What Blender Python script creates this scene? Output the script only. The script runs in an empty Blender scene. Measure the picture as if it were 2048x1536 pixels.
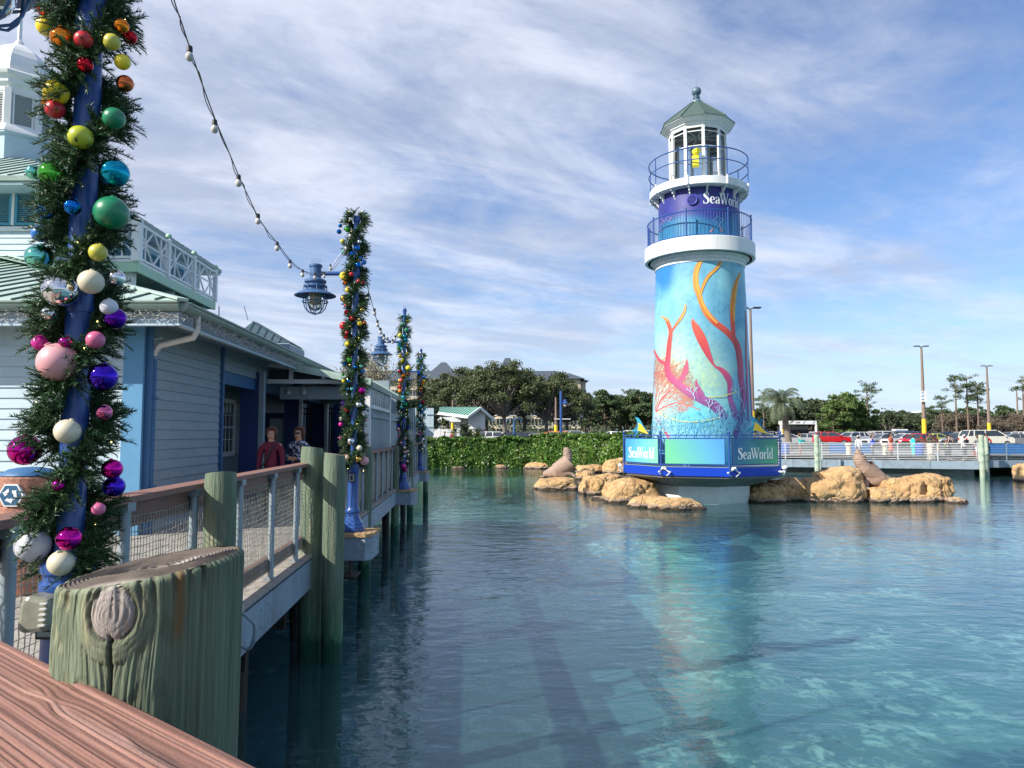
import bpy, math, random
import numpy as np
from mathutils import Vector, Matrix, noise
S=bpy.context.scene; COL=S.collection
PI=math.pi; R=math.radians; V=Vector
# ------------------------------------------------------------------ camera
F=1490.0; TH=math.atan(100/F); CZ=2.67
cam_d=bpy.data.cameras.new('camera'); cam=bpy.data.objects.new('camera',cam_d); COL.objects.link(cam)
cam.location=(0,0,CZ); cam.rotation_euler=(PI/2+TH,0,0)
cam_d.sensor_width=36; cam_d.lens=F/2048*36; cam_d.clip_start=0.05; cam_d.clip_end=4000
S.camera=cam
# ------------------------------------------------------------------ sky and sun
SUN_EL=R(34.5); SX,SY=-0.87,-0.49
wd=bpy.data.worlds.new('World'); S.world=wd; wd.use_nodes=True
wt=wd.node_tree; wt.nodes.clear()
def wn(t,**k):
    n=wt.nodes.new(t)
    for a,b in k.items(): setattr(n,a,b)
    return n
wl=wt.links.new
out=wn('ShaderNodeOutputWorld'); bg=wn('ShaderNodeBackground'); bg.inputs[1].default_value=0.105
sky=wn('ShaderNodeTexSky',sky_type='NISHITA'); sky.sun_disc=False; sky.sun_elevation=SUN_EL
sky.sun_rotation=math.atan2(SX,SY); sky.altitude=10; sky.air_density=1.0; sky.dust_density=0.6; sky.ozone_density=2.6
geo=wn('ShaderNodeTexCoord'); sep=wn('ShaderNodeSeparateXYZ'); wl(geo.outputs['Generated'],sep.inputs[0])
def wm(op,a,b=None,clamp=False):
    n=wn('ShaderNodeMath',operation=op,use_clamp=clamp)
    for i,x in enumerate((a,b)):
        if x is None: continue
        if isinstance(x,(int,float)): n.inputs[i].default_value=x
        else: wl(x,n.inputs[i])
    return n.outputs[0]
zz=wm('ADD',wm('MAXIMUM',sep.outputs[2],0.0),0.09)
px_=wm('DIVIDE',sep.outputs[0],zz); py_=wm('DIVIDE',sep.outputs[1],zz)
cmb=wn('ShaderNodeCombineXYZ'); wl(px_,cmb.inputs[0]); wl(py_,cmb.inputs[1])
def cloud(sx,sy,rot,scale,det,rough,loc,dist=0.0):
    m0=wn('ShaderNodeMapping'); m0.inputs['Rotation'].default_value=(0,0,R(rot)); wl(cmb.outputs[0],m0.inputs[0])
    mp=wn('ShaderNodeMapping'); mp.inputs['Scale'].default_value=(sx,sy,1); mp.inputs['Location'].default_value=loc
    wl(m0.outputs[0],mp.inputs[0])
    n=wn('ShaderNodeTexNoise'); n.inputs['Scale'].default_value=scale; n.inputs['Detail'].default_value=det; n.inputs['Roughness'].default_value=rough; n.inputs['Distortion'].default_value=dist
    wl(mp.outputs[0],n.inputs['Vector']); return n.outputs[0]
def ramp01(x,a,b):
    m=wn('ShaderNodeMapRange',interpolation_type='SMOOTHSTEP'); wl(x,m.inputs[0]); m.inputs[1].default_value=a; m.inputs[2].default_value=b; return m.outputs[0]
n1=cloud(0.75,1.1,-40,1.0,9,0.60,(1.3,0.4,0),0.5)
n2=cloud(0.50,1.5,-28,1.3,8,0.66,(4.1,2.2,0),0.9)
n3=cloud(.8,1,-50,4.2,6,0.66,(0.4,7.7,0),0.6)
cov=wm('ADD',wm('ADD',wm('MULTIPLY',n1,0.62),wm('MULTIPLY',n2,0.40)),wm('MULTIPLY',n3,0.24))
# thin overcast thickens towards the left (west), clears to the right
lr=wm('MULTIPLY',sep.outputs[0],-0.17)
cov=wm('ADD',cov,lr)
cm=ramp01(cov,0.41,0.78)
cm=wm('MULTIPLY',cm,0.90)
hz=ramp01(sep.outputs[2],0.20,-0.02)
# cloud body colour: white to lavender grey by density noise
n4=cloud(0.7,1.2,-35,1.5,8,0.62,(9.0,3.3,0),0.6)
cc=wn('ShaderNodeMix',data_type='RGBA'); wl(ramp01(n4,0.36,0.66),cc.inputs[0])
cc.inputs[6].default_value=(3.5,3.95,5.05,1); cc.inputs[7].default_value=(5.7,6.05,7.0,1)
gr=wn('ShaderNodeMix',data_type='RGBA',blend_type='MULTIPLY'); gr.inputs[0].default_value=1.0; wl(sky.outputs[0],gr.inputs[6]); gr.inputs[7].default_value=(0.82,0.93,1.12,1)
mx=wn('ShaderNodeMix',data_type='RGBA'); wl(cm,mx.inputs[0]); wl(gr.outputs[2],mx.inputs[6]); wl(cc.outputs[2],mx.inputs[7])
mh=wn('ShaderNodeMix',data_type='RGBA'); wl(wm('MULTIPLY',hz,0.62),mh.inputs[0]); wl(mx.outputs[2],mh.inputs[6]); mh.inputs[7].default_value=(4.6,5.6,6.9,1)
wl(mh.outputs[2],bg.inputs[0]); wl(bg.outputs[0],out.inputs[0])
sd=bpy.data.lights.new('sun','SUN'); sd.energy=5.0; sd.angle=R(0.53); sd.color=(1.0,0.94,0.84)
so=bpy.data.objects.new('sun',sd); COL.objects.link(so)
so.rotation_euler=V((SX*math.cos(SUN_EL),SY*math.cos(SUN_EL),math.sin(SUN_EL)*math.hypot(SX,SY))).to_track_quat('Z','Y').to_euler()
S.view_settings.view_transform='Standard'; S.view_settings.look='None'; S.view_settings.gamma=1; S.view_settings.use_curve_mapping=False
S.view_settings.exposure=0.56
S.render.engine='CYCLES'; S.cycles.use_denoising=True
S.cycles.max_bounces=8; S.cycles.transparent_max_bounces=12; S.cycles.diffuse_bounces=3; S.cycles.glossy_bounces=4; S.cycles.caustics_reflective=False; S.cycles.caustics_refractive=False

# ------------------------------------------------------------------ projection helpers (photo pixel -> place)
ct,st=math.cos(TH),math.sin(TH)
def ray(px,py):
    dx=(px-1024)/F; dy=(768-py)/F
    return V((dx, ct-st*dy, st+ct*dy))
def at(px,py,Y):
    r=ray(px,py); k=Y/r.y; return V((r.x*k,Y,CZ+r.z*k))
def on(px,py,z=0.0):
    r=ray(px,py); k=(z-CZ)/r.z; return V((r.x*k,r.y*k,z))
def zat(py,Y): return at(1024,py,Y).z
# ------------------------------------------------------------------ object helpers
def C(h,k=1.0):
    h=h.lstrip('#'); o=[]
    for i in (0,2,4):
        c=int(h[i:i+2],16)/255; o.append((c/12.92 if c<=0.04045 else ((c+0.055)/1.055)**2.4)*k)
    return (*o,1.0)
def wloc(o):
    p=V((0,0,0))
    while o is not None: p+=V(o.location); o=o.parent
    return p
def fast(name,verts,faces,mat,parent=None,smooth=False,off=None,cols=None,mi=None):
    me=bpy.data.meshes.new(name)
    if off is None: off=wloc(parent) if parent is not None else V((0,0,0))
    if isinstance(verts,np.ndarray):
        vv=verts.astype(np.float32)-np.array(off,dtype=np.float32)
        me.vertices.add(len(vv)); me.vertices.foreach_set('co',vv.ravel())
        f=np.asarray(faces,dtype=np.int32); n=f.shape[1]
        me.loops.add(f.size); me.loops.foreach_set('vertex_index',f.ravel())
        me.polygons.add(len(f)); me.polygons.foreach_set('loop_start',np.arange(0,f.size,n,dtype=np.int32))
        try: me.polygons.foreach_set('loop_total',np.full(len(f),n,dtype=np.int32))
        except Exception: pass
        me.update(calc_edges=True); me.validate()
    else:
        me.from_pydata([tuple(V(v)-off) for v in verts],[],faces); me.update()
    for m in (mat if isinstance(mat,(list,tuple)) else [mat]): me.materials.append(m)
    if mi is not None: me.polygons.foreach_set('material_index',np.array(mi,dtype=np.int32))
    if smooth: me.polygons.foreach_set('use_smooth',np.ones(len(me.polygons),dtype=bool))
    if cols is not None:
        a=me.color_attributes.new('paint','FLOAT_COLOR','POINT'); a.data.foreach_set('color',np.array(cols,dtype=np.float32).ravel())
    o=bpy.data.objects.new(name,me); COL.objects.link(o)
    if parent is not None: o.parent=parent
    return o
class MB:
    def __init__(s): s.v=[]; s.f=[]; s.m=[]
    def add(s,vs,fs,m=0):
        k=len(s.v); s.v+=[V(x) for x in vs]; s.f+=[tuple(i+k for i in f) for f in fs]; s.m+=[m]*len(fs); return s
    def hexa(s,p,m=0):   # 8 pts: bottom 0-3 ccw, top 4-7
        return s.add(p,[(3,2,1,0),(4,5,6,7),(0,1,5,4),(1,2,6,5),(2,3,7,6),(3,0,4,7)],m)
    def box(s,c,d,rz=0,m=0):
        c=V(c); x,y,z=d[0]/2,d[1]/2,d[2]/2; M=Matrix.Rotation(rz,3,'Z')
        return s.hexa([c+M@V(q) for q in ((-x,-y,-z),(x,-y,-z),(x,y,-z),(-x,y,-z),(-x,-y,z),(x,-y,z),(x,y,z),(-x,y,z))],m)
    def b2(s,a,b,m=0):
        a=V(a);b=V(b); return s.box((a+b)/2,[abs(b[i]-a[i]) for i in range(3)],0,m)
    def bar(s,a,b,w,h,up=(0,0,1),m=0):
        a=V(a);b=V(b); d=(b-a).normalized(); u=V(up)
        if abs(d.dot(u))>.98: u=V((1,0,0))
        x=d.cross(u).normalized()*w/2; y=x.cross(d).normalized()*h/2
        return s.hexa([a-x-y,a+x-y,b+x-y,b-x-y,a-x+y,a+x+y,b+x+y,b-x+y],m)
    def tube(s,pts,r,n=8,caps=True,m=0,closed=False):
        pts=[V(p) for p in pts]; N=len(pts); rr=r if isinstance(r,(list,tuple)) else [r]*N
        k=len(s.v); pu=None
        for i,p in enumerate(pts):
            if closed: d=pts[(i+1)%N]-pts[i-1]
            else: d=pts[min(i+1,N-1)]-pts[max(i-1,0)]
            d.normalize()
            if pu is None: pu=d.orthogonal().normalized() if abs(d.z)<.9 else V((1,0,0))
            u=(pu-d*pu.dot(d)); u=u.normalized() if u.length>1e-6 else d.orthogonal().normalized(); pu=u; w=d.cross(u)
            for j in range(n):
                a=2*PI*j/n; s.v.append(p+(u*math.cos(a)+w*math.sin(a))*rr[i])
        M=N if closed else N-1
        for i in range(M):
            i2=(i+1)%N
            for j in range(n):
                s.f.append((k+i*n+j,k+i*n+(j+1)%n,k+i2*n+(j+1)%n,k+i2*n+j)); s.m.append(m)
        if caps and not closed:
            s.f.append(tuple(k+j for j in reversed(range(n)))); s.m.append(m)
            s.f.append(tuple(k+(N-1)*n+j for j in range(n))); s.m.append(m)
        return s
    def lathe(s,prof,c=(0,0,0),n=32,a0=0,m=0,closed=False,yaw=0):
        c=V(c); k=len(s.v)
        for (r,z) in prof:
            for j in range(n):
                a=a0+2*PI*j/n; s.v.append(c+V((r*math.cos(a),r*math.sin(a),z)))
        for i in range(len(prof)-1):
            for j in range(n):
                s.f.append((k+i*n+j,k+i*n+(j+1)%n,k+(i+1)*n+(j+1)%n,k+(i+1)*n+j)); s.m.append(m)
        if not closed:
            if prof[0][0]>1e-4: s.f.append(tuple(k+j for j in reversed(range(n)))); s.m.append(m)
            if prof[-1][0]>1e-4: s.f.append(tuple(k+(len(prof)-1)*n+j for j in range(n))); s.m.append(m)
        return s
    def ball(s,c,r,n=16,k=10,m=0,sc=(1,1,1)):
        c=V(c); b=len(s.v)
        for i in range(k+1):
            t=PI*i/k
            for j in range(n):
                a=2*PI*j/n; s.v.append(c+V((r*sc[0]*math.sin(t)*math.cos(a),r*sc[1]*math.sin(t)*math.sin(a),-r*sc[2]*math.cos(t))))
        for i in range(k):
            for j in range(n):
                s.f.append((b+i*n+j,b+i*n+(j+1)%n,b+(i+1)*n+(j+1)%n,b+(i+1)*n+j)); s.m.append(m)
        return s
    def prism(s,poly,d,m=0):   # poly: list of 3d pts, extruded by vector d
        n=len(poly); p=[V(q) for q in poly]; d=V(d)
        return s.add(p+[q+d for q in p],[tuple(reversed(range(n))),tuple(range(n,2*n))]+[(i,(i+1)%n,n+(i+1)%n,n+i) for i in range(n)],m)
    def build(s,name,mat,parent=None,smooth=False,bev=0.0):
        o=fast(name,s.v,s.f,mat,parent,smooth,mi=s.m if isinstance(mat,(list,tuple)) else None)
        if smooth:
            try: o.data.set_sharp_from_angle(angle=R(38))
            except Exception: pass
        if bev>0:
            b=o.modifiers.new('bevel','BEVEL'); b.width=bev; b.segments=2; b.limit_method='ANGLE'; b.angle_limit=R(40)
        return o
def tag(o,label=None,cat=None,group=None,kind=None):
    if label: o['label']=label
    if cat: o['category']=cat
    if group: o['group']=group
    if kind: o['kind']=kind
    return o
def thing(name,loc,label,cat,group=None):
    o=bpy.data.objects.new(name,None); o.empty_display_size=.2; COL.objects.link(o); o.location=loc
    return tag(o,label,cat,group)
def kids(o):
    return [c for c in ALL_KIDS.get(o.name,[])] if False else list(o.children)
def dup(o,loc=None,rz=None,label=None,parent=None,scale=None):
    c=o.copy(); COL.objects.link(c)
    if parent is not None: c.parent=parent
    if loc is not None: c.location=loc
    if rz is not None: c.rotation_euler=(0,0,rz)
    if scale is not None: c.scale=(scale,)*3 if not isinstance(scale,(tuple,list)) else scale
    if label: c['label']=label
    for ch in list(o.children): dup(ch,parent=c)
    return c
# ------------------------------------------------------------------ materials
def mat(name,col,rough=.6,metal=0.0,var=.12,vs=3.0,bump=0.0,bs=30.0,stretch=(1,1,1),col2=None,c2s=1.0,c2a=.5,c2b=.65,spec=.5,coat=0.0,coords='Object',emit=0,attr=None,island=0.0,trans=0.0,orand=0.0):
    m=bpy.data.materials.new(name); m.use_nodes=True; t=m.node_tree; N=t.nodes; L=t.links.new
    P=N['Principled BSDF']; P.inputs['Roughness'].default_value=rough; P.inputs['Metallic'].default_value=metal
    P.inputs['Specular IOR Level'].default_value=spec; P.inputs['Coat Weight'].default_value=coat
    tc=N.new('ShaderNodeTexCoord'); mp=N.new('ShaderNodeMapping'); mp.inputs['Scale'].default_value=stretch; L(tc.outputs[coords],mp.inputs[0])
    base=None
    if attr:
        a=N.new('ShaderNodeAttribute'); a.attribute_name=attr; base=a.outputs['Color']
    def noise_(sc,det=5,rg=.6):
        n=N.new('ShaderNodeTexNoise'); n.inputs['Scale'].default_value=sc; n.inputs['Detail'].default_value=det; n.inputs['Roughness'].default_value=rg; L(mp.outputs[0],n.inputs['Vector']); return n.outputs[0]
    def mix(fac,a,b,bt='MIX'):
        x=N.new('ShaderNodeMix'); x.data_type='RGBA'; x.blend_type=bt
        if isinstance(fac,(int,float)): x.inputs[0].default_value=fac
        else: L(fac,x.inputs[0])
        for i,c in ((6,a),(7,b)):
            if isinstance(c,tuple): x.inputs[i].default_value=c
            else: L(c,x.inputs[i])
        return x.outputs[2]
    def mr(x,a,b,c=0,d=1):
        r=N.new('ShaderNodeMapRange'); L(x,r.inputs[0]); r.inputs[1].default_value=a; r.inputs[2].default_value=b; r.inputs[3].default_value=c; r.inputs[4].default_value=d; return r.outputs[0]
    if base is None: base=col
    if col2: base=mix(mr(noise_(c2s,6,.65),c2a,c2b),base,col2)
    if var:
        g=mr(noise_(vs,6,.65),.25,.75,1-var,1+var)
        base=mix(1.0,base,g,'MULTIPLY')
    if orand:
        oi=N.new('ShaderNodeObjectInfo'); g=mr(oi.outputs['Random'],0,1,1-orand,1+orand); base=mix(1.0,base,g,'MULTIPLY')
    if island:
        gi=N.new('ShaderNodeNewGeometry'); g=mr(gi.outputs['Random Per Island'],0,1,1-island,1+island); base=mix(1.0,base,g,'MULTIPLY')
    if isinstance(base,tuple): P.inputs['Base Color'].default_value=base
    else: L(base,P.inputs['Base Color'])
    if bump:
        b=N.new('ShaderNodeBump'); b.inputs['Strength'].default_value=1.0; b.inputs['Distance'].default_value=bump; L(noise_(bs,6,.6),b.inputs['Height']); L(b.outputs[0],P.inputs['Normal'])
    if emit: 
        P.inputs['Emission Color'].default_value=col; P.inputs['Emission Strength'].default_value=emit
    if trans:
        tr=N.new('ShaderNodeBsdfTranslucent'); ms=N.new('ShaderNodeMixShader'); ms.inputs[0].default_value=trans
        if isinstance(base,tuple): tr.inputs[0].default_value=base
        else: L(base,tr.inputs[0])
        L(P.outputs[0],ms.inputs[1]); L(tr.outputs[0],ms.inputs[2]); L(ms.outputs[0],N['Material Output'].inputs[0])
    return m
def glassy(name,tint,rough=.02,refl=.12):
    m=bpy.data.materials.new(name); m.use_nodes=True; t=m.node_tree; N=t.nodes; L=t.links.new; N.clear()
    o=N.new('ShaderNodeOutputMaterial'); g=N.new('ShaderNodeBsdfGlossy'); g.inputs['Roughness'].default_value=rough; tr=N.new('ShaderNodeBsdfTransparent'); tr.inputs[0].default_value=tint
    fr=N.new('ShaderNodeFresnel'); fr.inputs[0].default_value=1.5; ms=N.new('ShaderNodeMixShader'); L(fr.outputs[0],ms.inputs[0]); L(tr.outputs[0],ms.inputs[1]); L(g.outputs[0],ms.inputs[2]); L(ms.outputs[0],o.inputs[0]); return m
M={}
M['blue']=mat('blue_paint',(.022,.080,.29,1),.35,var=.12,coat=.25)
M['blue_soft']=mat('blue_trim_paint',(.035,.125,.27,1),.55,var=.10)
M['blue_light']=mat('light_blue_paint',(.10,.28,.47,1),.55,var=.08)
M['lampblue']=mat('faded_blue_lamp',(.05,.12,.27,1),.4,var=.1,coat=.15)
M['navy']=mat('navy_paint',(.018,.045,.15,1),.6,var=.12)
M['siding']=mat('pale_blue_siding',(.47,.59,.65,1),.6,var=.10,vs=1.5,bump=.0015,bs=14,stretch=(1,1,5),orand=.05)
M['siding_shade_grey']=mat('shade_grey_siding',(.26,.32,.36,1),.6,var=.10,bump=.0015,bs=14,stretch=(1,1,5),orand=.05,col2=(.24,.28,.30,1),c2s=.9,c2a=.58,c2b=.85)  # siding colour darkened for walls in shade; own grey on the board screen
M['white']=mat('white_paint',(.76,.77,.76,1),.5,var=.06,col2=(.60,.60,.57,1),c2s=1.3,c2a=.58,c2b=.8)
M['roof']=mat('pale_green_metal_roof',(.38,.50,.44,1),.45,var=.10,vs=1.0,orand=.05,col2=(.26,.33,.29,1),c2s=1.2,c2a=.55,c2b=.8)
M['roofseam']=mat('dark_green_seam',(.06,.11,.10,1),.5)
M['gutter']=mat('green_gutter',(.22,.30,.26,1),.4,var=.12)
M['mint']=mat('mint_green_paint',(.38,.58,.42,1),.55,var=.06)
M['teal']=mat('teal_shutter_paint',(.05,.30,.42,1),.5,var=.1)
M['pvc']=mat('white_plastic_pipe',(.62,.60,.57,1),.4,var=.1)
M['galv']=mat('grey_painted_steel',(.26,.32,.35,1),.45,metal=.2,var=.15,vs=6,bump=.0006,bs=60)
M['fascia']=mat('grey_blue_fascia',(.25,.32,.38,1),.6,var=.14,vs=2,col2=(.15,.16,.15,1),c2s=3,c2a=.52,c2b=.75,orand=.08)
M['rail']=mat('brown_rail_wood',(.23,.115,.085,1),.65,var=.28,vs=8,bump=.004,bs=14,stretch=(8,1,8))
M['deckw']=mat('weathered_deck_wood',(.34,.31,.27,1),.8,orand=.14,var=.22,vs=3,bump=.003,bs=16,stretch=(1,7,7),col2=(.22,.20,.17,1),c2s=2)
M['oldwood']=mat('rotten_wood',(.045,.038,.03,1),.9,var=.5,vs=5,bump=.02,bs=8,stretch=(3,3,.6))
M['tanwood']=mat('fresh_tan_wood',(.42,.27,.12,1),.7,var=.2,bump=.002,bs=14)
M['piling']=mat('green_treated_piling',(.135,.185,.125,1),.8,var=.40,vs=5,bump=.02,bs=14,stretch=(4,4,.35),col2=(.30,.28,.18,1),c2s=3.0,c2a=.52,c2b=.72)
M['pilingtop']=mat('weathered_end_grain',(.16,.14,.11,1),.9,var=.4,vs=18,bump=.008,bs=30)
M['net']=mat('knotted_net_cord',(.40,.37,.30,1),.85,var=.35,vs=9)
M['black']=mat('black_plastic',(.012,.012,.013,1),.5,var=.1)
M['dark']=mat('dark_interior',(.02,.022,.026,1),.8)
M['concrete']=mat('grey_concrete',(.30,.30,.28,1),.85,var=.2,vs=2,bump=.003,bs=20,col2=(.15,.15,.13,1),c2s=.8)
M['beige']=mat('beige_concrete',(.52,.47,.38,1),.85,var=.15,vs=2,bump=.003,bs=20)
M['glass']=glassy('clear_glass',(.86,.92,.93,1))
M['darkglass']=mat('dark_window_glass',(.03,.04,.05,1),.06,var=0,spec=.9)
M['needle']=mat('fir_needles',(.052,.122,.042,1),.42,var=.35,vs=12,island=.65,trans=.18)
M['stem']=mat('garland_stem',(.018,.03,.012,1),.8)
M['lamp']=mat('warm_fairy_bulb',(1,.72,.22,1),.4,emit=6,var=0)
M['bulb']=glassy('clear_bulb_glass',(.88,.87,.82,1),.03)
M['bulbw']=mat('frosted_bulb',(.50,.485,.45,1),.12,var=.05)
M['wire']=mat('grey_cable',(.10,.10,.10,1),.5)
M['skin']=mat('skin',(.48,.27,.19,1),.55,var=.06)
M['skin2']=mat('tanned_skin',(.22,.12,.08,1),.55,var=.06)
# ================================================================== THE SETTING
# ---- water, pond bed, ground
def water_mat():
    m=bpy.data.materials.new('pond_water'); m.use_nodes=True; t=m.node_tree; N=t.nodes; L=t.links.new; N.clear()
    o=N.new('ShaderNodeOutputMaterial'); g=N.new('ShaderNodeBsdfGlossy'); g.inputs['Roughness'].default_value=.025; g.inputs[0].default_value=(.95,.97,1,1)
    tr=N.new('ShaderNodeBsdfTransparent'); tr.inputs[0].default_value=(.76,.93,.95,1)
    fr=N.new('ShaderNodeFresnel'); gm=N.new('ShaderNodeNewGeometry'); mi_=N.new('ShaderNodeMapRange'); L(gm.outputs['Backfacing'],mi_.inputs[0]); mi_.inputs[3].default_value=1.36; mi_.inputs[4].default_value=1/1.36; L(mi_.outputs[0],fr.inputs[0]); ms=N.new('ShaderNodeMixShader')
    tc=N.new('ShaderNodeTexCoord')
    def nz(sc,det,st_,rot=0):
        mp=N.new('ShaderNodeMapping'); mp.inputs['Scale'].default_value=st_; mp.inputs['Rotation'].default_value=(0,0,R(rot)); L(tc.outputs['Object'],mp.inputs[0])
        n=N.new('ShaderNodeTexNoise'); n.inputs['Scale'].default_value=sc; n.inputs['Detail'].default_value=det; n.inputs['Roughness'].default_value=.55; n.inputs['Distortion'].default_value=.3; L(mp.outputs[0],n.inputs['Vector']); return n.outputs[0]
    def ml(x,k):
        q=N.new('ShaderNodeMath'); q.operation='MULTIPLY'; L(x,q.inputs[0]); q.inputs[1].default_value=k; return q.outputs[0]
    def ad(x,y):
        q=N.new('ShaderNodeMath'); q.operation='ADD'; L(x,q.inputs[0]); L(y,q.inputs[1]); return q.outputs[0]
    h=ad(ad(ml(nz(1.1,2,(.8,1.2,1),18),.9),ml(nz(3.6,3,(.7,1.3,1),-14),.42)),ml(nz(10,3,(.8,1.2,1),30),.10))
    b=N.new('ShaderNodeBump'); b.inputs['Strength'].default_value=1; b.inputs['Distance'].default_value=.031; L(h,b.inputs['Height'])
    L(b.outputs[0],g.inputs['Normal']); L(b.outputs[0],fr.inputs['Normal']); df=N.new('ShaderNodeBsdfDiffuse'); df.inputs[0].default_value=(.080,.21,.22,1); mb_=N.new('ShaderNodeMixShader'); mb_.inputs[0].default_value=.22; L(tr.outputs[0],mb_.inputs[1]); L(df.outputs[0],mb_.inputs[2]); L(fr.outputs[0],ms.inputs[0]); L(mb_.outputs[0],ms.inputs[1]); L(g.outputs[0],ms.inputs[2]); L(ms.outputs[0],o.inputs[0]); return m
def bed_mat():
    m=bpy.data.materials.new('pond_bed'); m.use_nodes=True; t=m.node_tree; N=t.nodes; L=t.links.new; P=N['Principled BSDF']; P.inputs['Roughness'].default_value=.9
    tc=N.new('ShaderNodeTexCoord')
    def nz(sc,det=5,ty='N',dist=0.0):
        n=N.new('ShaderNodeTexNoise' if ty=='N' else 'ShaderNodeTexVoronoi'); n.inputs['Scale'].default_value=sc
        n.inputs['Detail'].default_value=det
        if ty=='N': n.inputs['Distortion'].default_value=dist; n.inputs['Roughness'].default_value=.65
        else: n.feature='DISTANCE_TO_EDGE'
        L(tc.outputs['Object'],n.inputs['Vector']); return n.outputs[0]
    def mr(x,a,b):
        r=N.new('ShaderNodeMapRange'); r.interpolation_type='SMOOTHSTEP'; L(x,r.inputs[0]); r.inputs[1].default_value=a; r.inputs[2].default_value=b; return r.outputs[0]
    def mix(f,a,b):
        x=N.new('ShaderNodeMix'); x.data_type='RGBA'
        if isinstance(f,float): x.inputs[0].default_value=f
        else: L(f,x.inputs[0])
        for i,c in ((6,a),(7,b)):
            if isinstance(c,tuple): x.inputs[i].default_value=c
            else: L(c,x.inputs[i])
        return x.outputs[2]
    c=mix(mr(nz(.16,3),.38,.62),(.032,.115,.145,1),(.075,.20,.205,1))
    mm=N.new('ShaderNodeMath'); mm.operation='MULTIPLY'; L(mr(nz(2.6,9,dist=.5),.46,.64),mm.inputs[0]); L(mr(nz(.30,4),.46,.58),mm.inputs[1])
    c=mix(mm.outputs[0],c,(.30,.46,.40,1))
    c=mix(mr(nz(5,4),.58,.75),c,(.014,.040,.055,1))
    L(c,P.inputs['Base Color']); return m
FARY=60.0
o=MB().add([(-14,-40,0),(140,-40,0),(140,FARY,0),(-14,FARY,0)],[(0,1,2,3)]).build('water',water_mat()); tag(o,kind='structure')
bx,by=130,70; vv=[];ff=[]
for j in range(by+1):
    for i in range(bx+1):
        x=-14+154*i/bx; y=-40+100*j/by
        vv.append((x,y,-1.9+.35*noise.noise(V((x*.12,y*.12,3)))+.10*noise.noise(V((x*.8,y*.8,1)))+max(0,(y-50))*.14))
for j in range(by):
    for i in range(bx): ff.append((j*(bx+1)+i,j*(bx+1)+i+1,(j+1)*(bx+1)+i+1,(j+1)*(bx+1)+i))
o=fast('pond_bed',vv,ff,bed_mat(),smooth=True); tag(o,kind='structure')
asph=mat('asphalt',(.055,.055,.058,1),.9,var=.2,vs=.6,bump=.004,bs=40,coords='Object')
grass=mat('grass_ground',(.055,.085,.03,1),.95,var=.35,vs=.8,bump=.01,bs=30)
g=MB()
g.add([(-14,FARY,-3),(140,FARY,-3),(140,FARY,.9),(-14,FARY,.9)],[(0,1,2,3)])
g.add([(-14,FARY,.9),(140,FARY,.9),(140,FARY+3,1.25),(-14,FARY+3,1.25)],[(0,1,2,3)])
g.add([(-2500,FARY+3,1.25),(-14,FARY+3,1.25),(140,FARY+3,1.25),(2500,FARY+3,1.25),(2500,3500,1.25),(-2500,3500,1.25)],[(0,1,2,3,4,5)])
g.add([(-2500,-600,1.25),(-14,-600,1.25),(-14,FARY+3,1.25),(-2500,FARY+3,1.25)],[(0,1,2,3)])
g.add([(-14,-600,1.25),(-14,-40,1.25),(-14,FARY,.9),(-14,FARY+3,1.25)],[(0,1,2,3)]) if False else None
g.add([(-14,-40,-3),(-14,FARY,-3),(-14,FARY,1.25),(-14,-40,1.25)],[(0,1,2,3)])
g.add([(-14,-600,1.25),(2500,-600,1.25),(2500,-40,1.25),(-14,-40,1.25)],[(0,1,2,3)])
g.add([(140,-40,1.25),(2500,-40,1.25),(2500,FARY+3,1.25),(140,FARY+3,1.25)],[(0,1,2,3)])
g.add([(140,-40,-3),(140,-40,1.25),(140,FARY,1.25),(140,FARY,-3)],[(0,1,2,3)])
g.add([(-14,-40,-3),(-14,-40,1.25),(140,-40,1.25),(140,-40,-3)],[(0,1,2,3)])
tag(g.build('ground',grass),kind='structure')
pk=MB().add([(-60,66,1.262),(150,66,1.262),(150,158,1.262),(-60,158,1.262)],[(0,1,2,3)]).build('parking_lot',asph); tag(pk,kind='structure')
pl=MB()
for row in (78,92,106,120,134,148):
    for k in range(70):
        x=-50+k*2.75; pl.add([(x,row-2.6,1.27),(x+.1,row-2.6,1.27),(x+.1,row+2.6,1.27),(x,row+2.6,1.27)],[(0,1,2,3)])
pl.build('parking_line',mat('white_line_paint',(.6,.6,.58,1),.8),pk)['kind']='stuff'
plaza=MB().add([(14,50.5,1.256),(60,46.0,1.256),(60,66,1.256),(14,66,1.256)],[(0,1,2,3)]).build('promenade',mat('grey_paving',(.20,.195,.18,1),.9,var=.2,vs=1)) ; tag(plaza,kind='structure')

# ---- boardwalk frame: s = distance, t = offset towards the water from the rail line
DZ=1.22
def D(s,t,z): return V((-1.95-.06*s+t,s,z))
bwk=tag(MB().hexa([D(-3,-.2,.98),D(-3,.0,.98),D(34,.0,.98),D(34,-.2,.98),D(-3,-.2,1.16),D(-3,0,1.16),D(34,0,1.16),D(34,-.2,1.16)]).build('boardwalk',M['oldwood']),kind='structure')
MB().hexa([D(-3,-3.1,.98),D(-3,-2.9,.98),D(34,-2.9,.98),D(34,-3.1,.98),D(-3,-3.1,1.16),D(-3,-2.9,1.16),D(34,-2.9,1.16),D(34,-3.1,1.16)]).build('joist',M['oldwood'],bwk)
MB().hexa([D(-3,-12,1.165),D(-3,.0,1.165),D(34,.0,1.165),D(34,-12,1.165),D(-3,-12,1.18),D(-3,0,1.18),D(34,0,1.18),D(34,-12,1.18)]).build('sun_block_sheet',M['oldwood'],bwk)  # sheet added below the planks to stop sunlight leaking through
rnd=random.Random(5)
s=-3.0; mb=MB(); k=0
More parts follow.
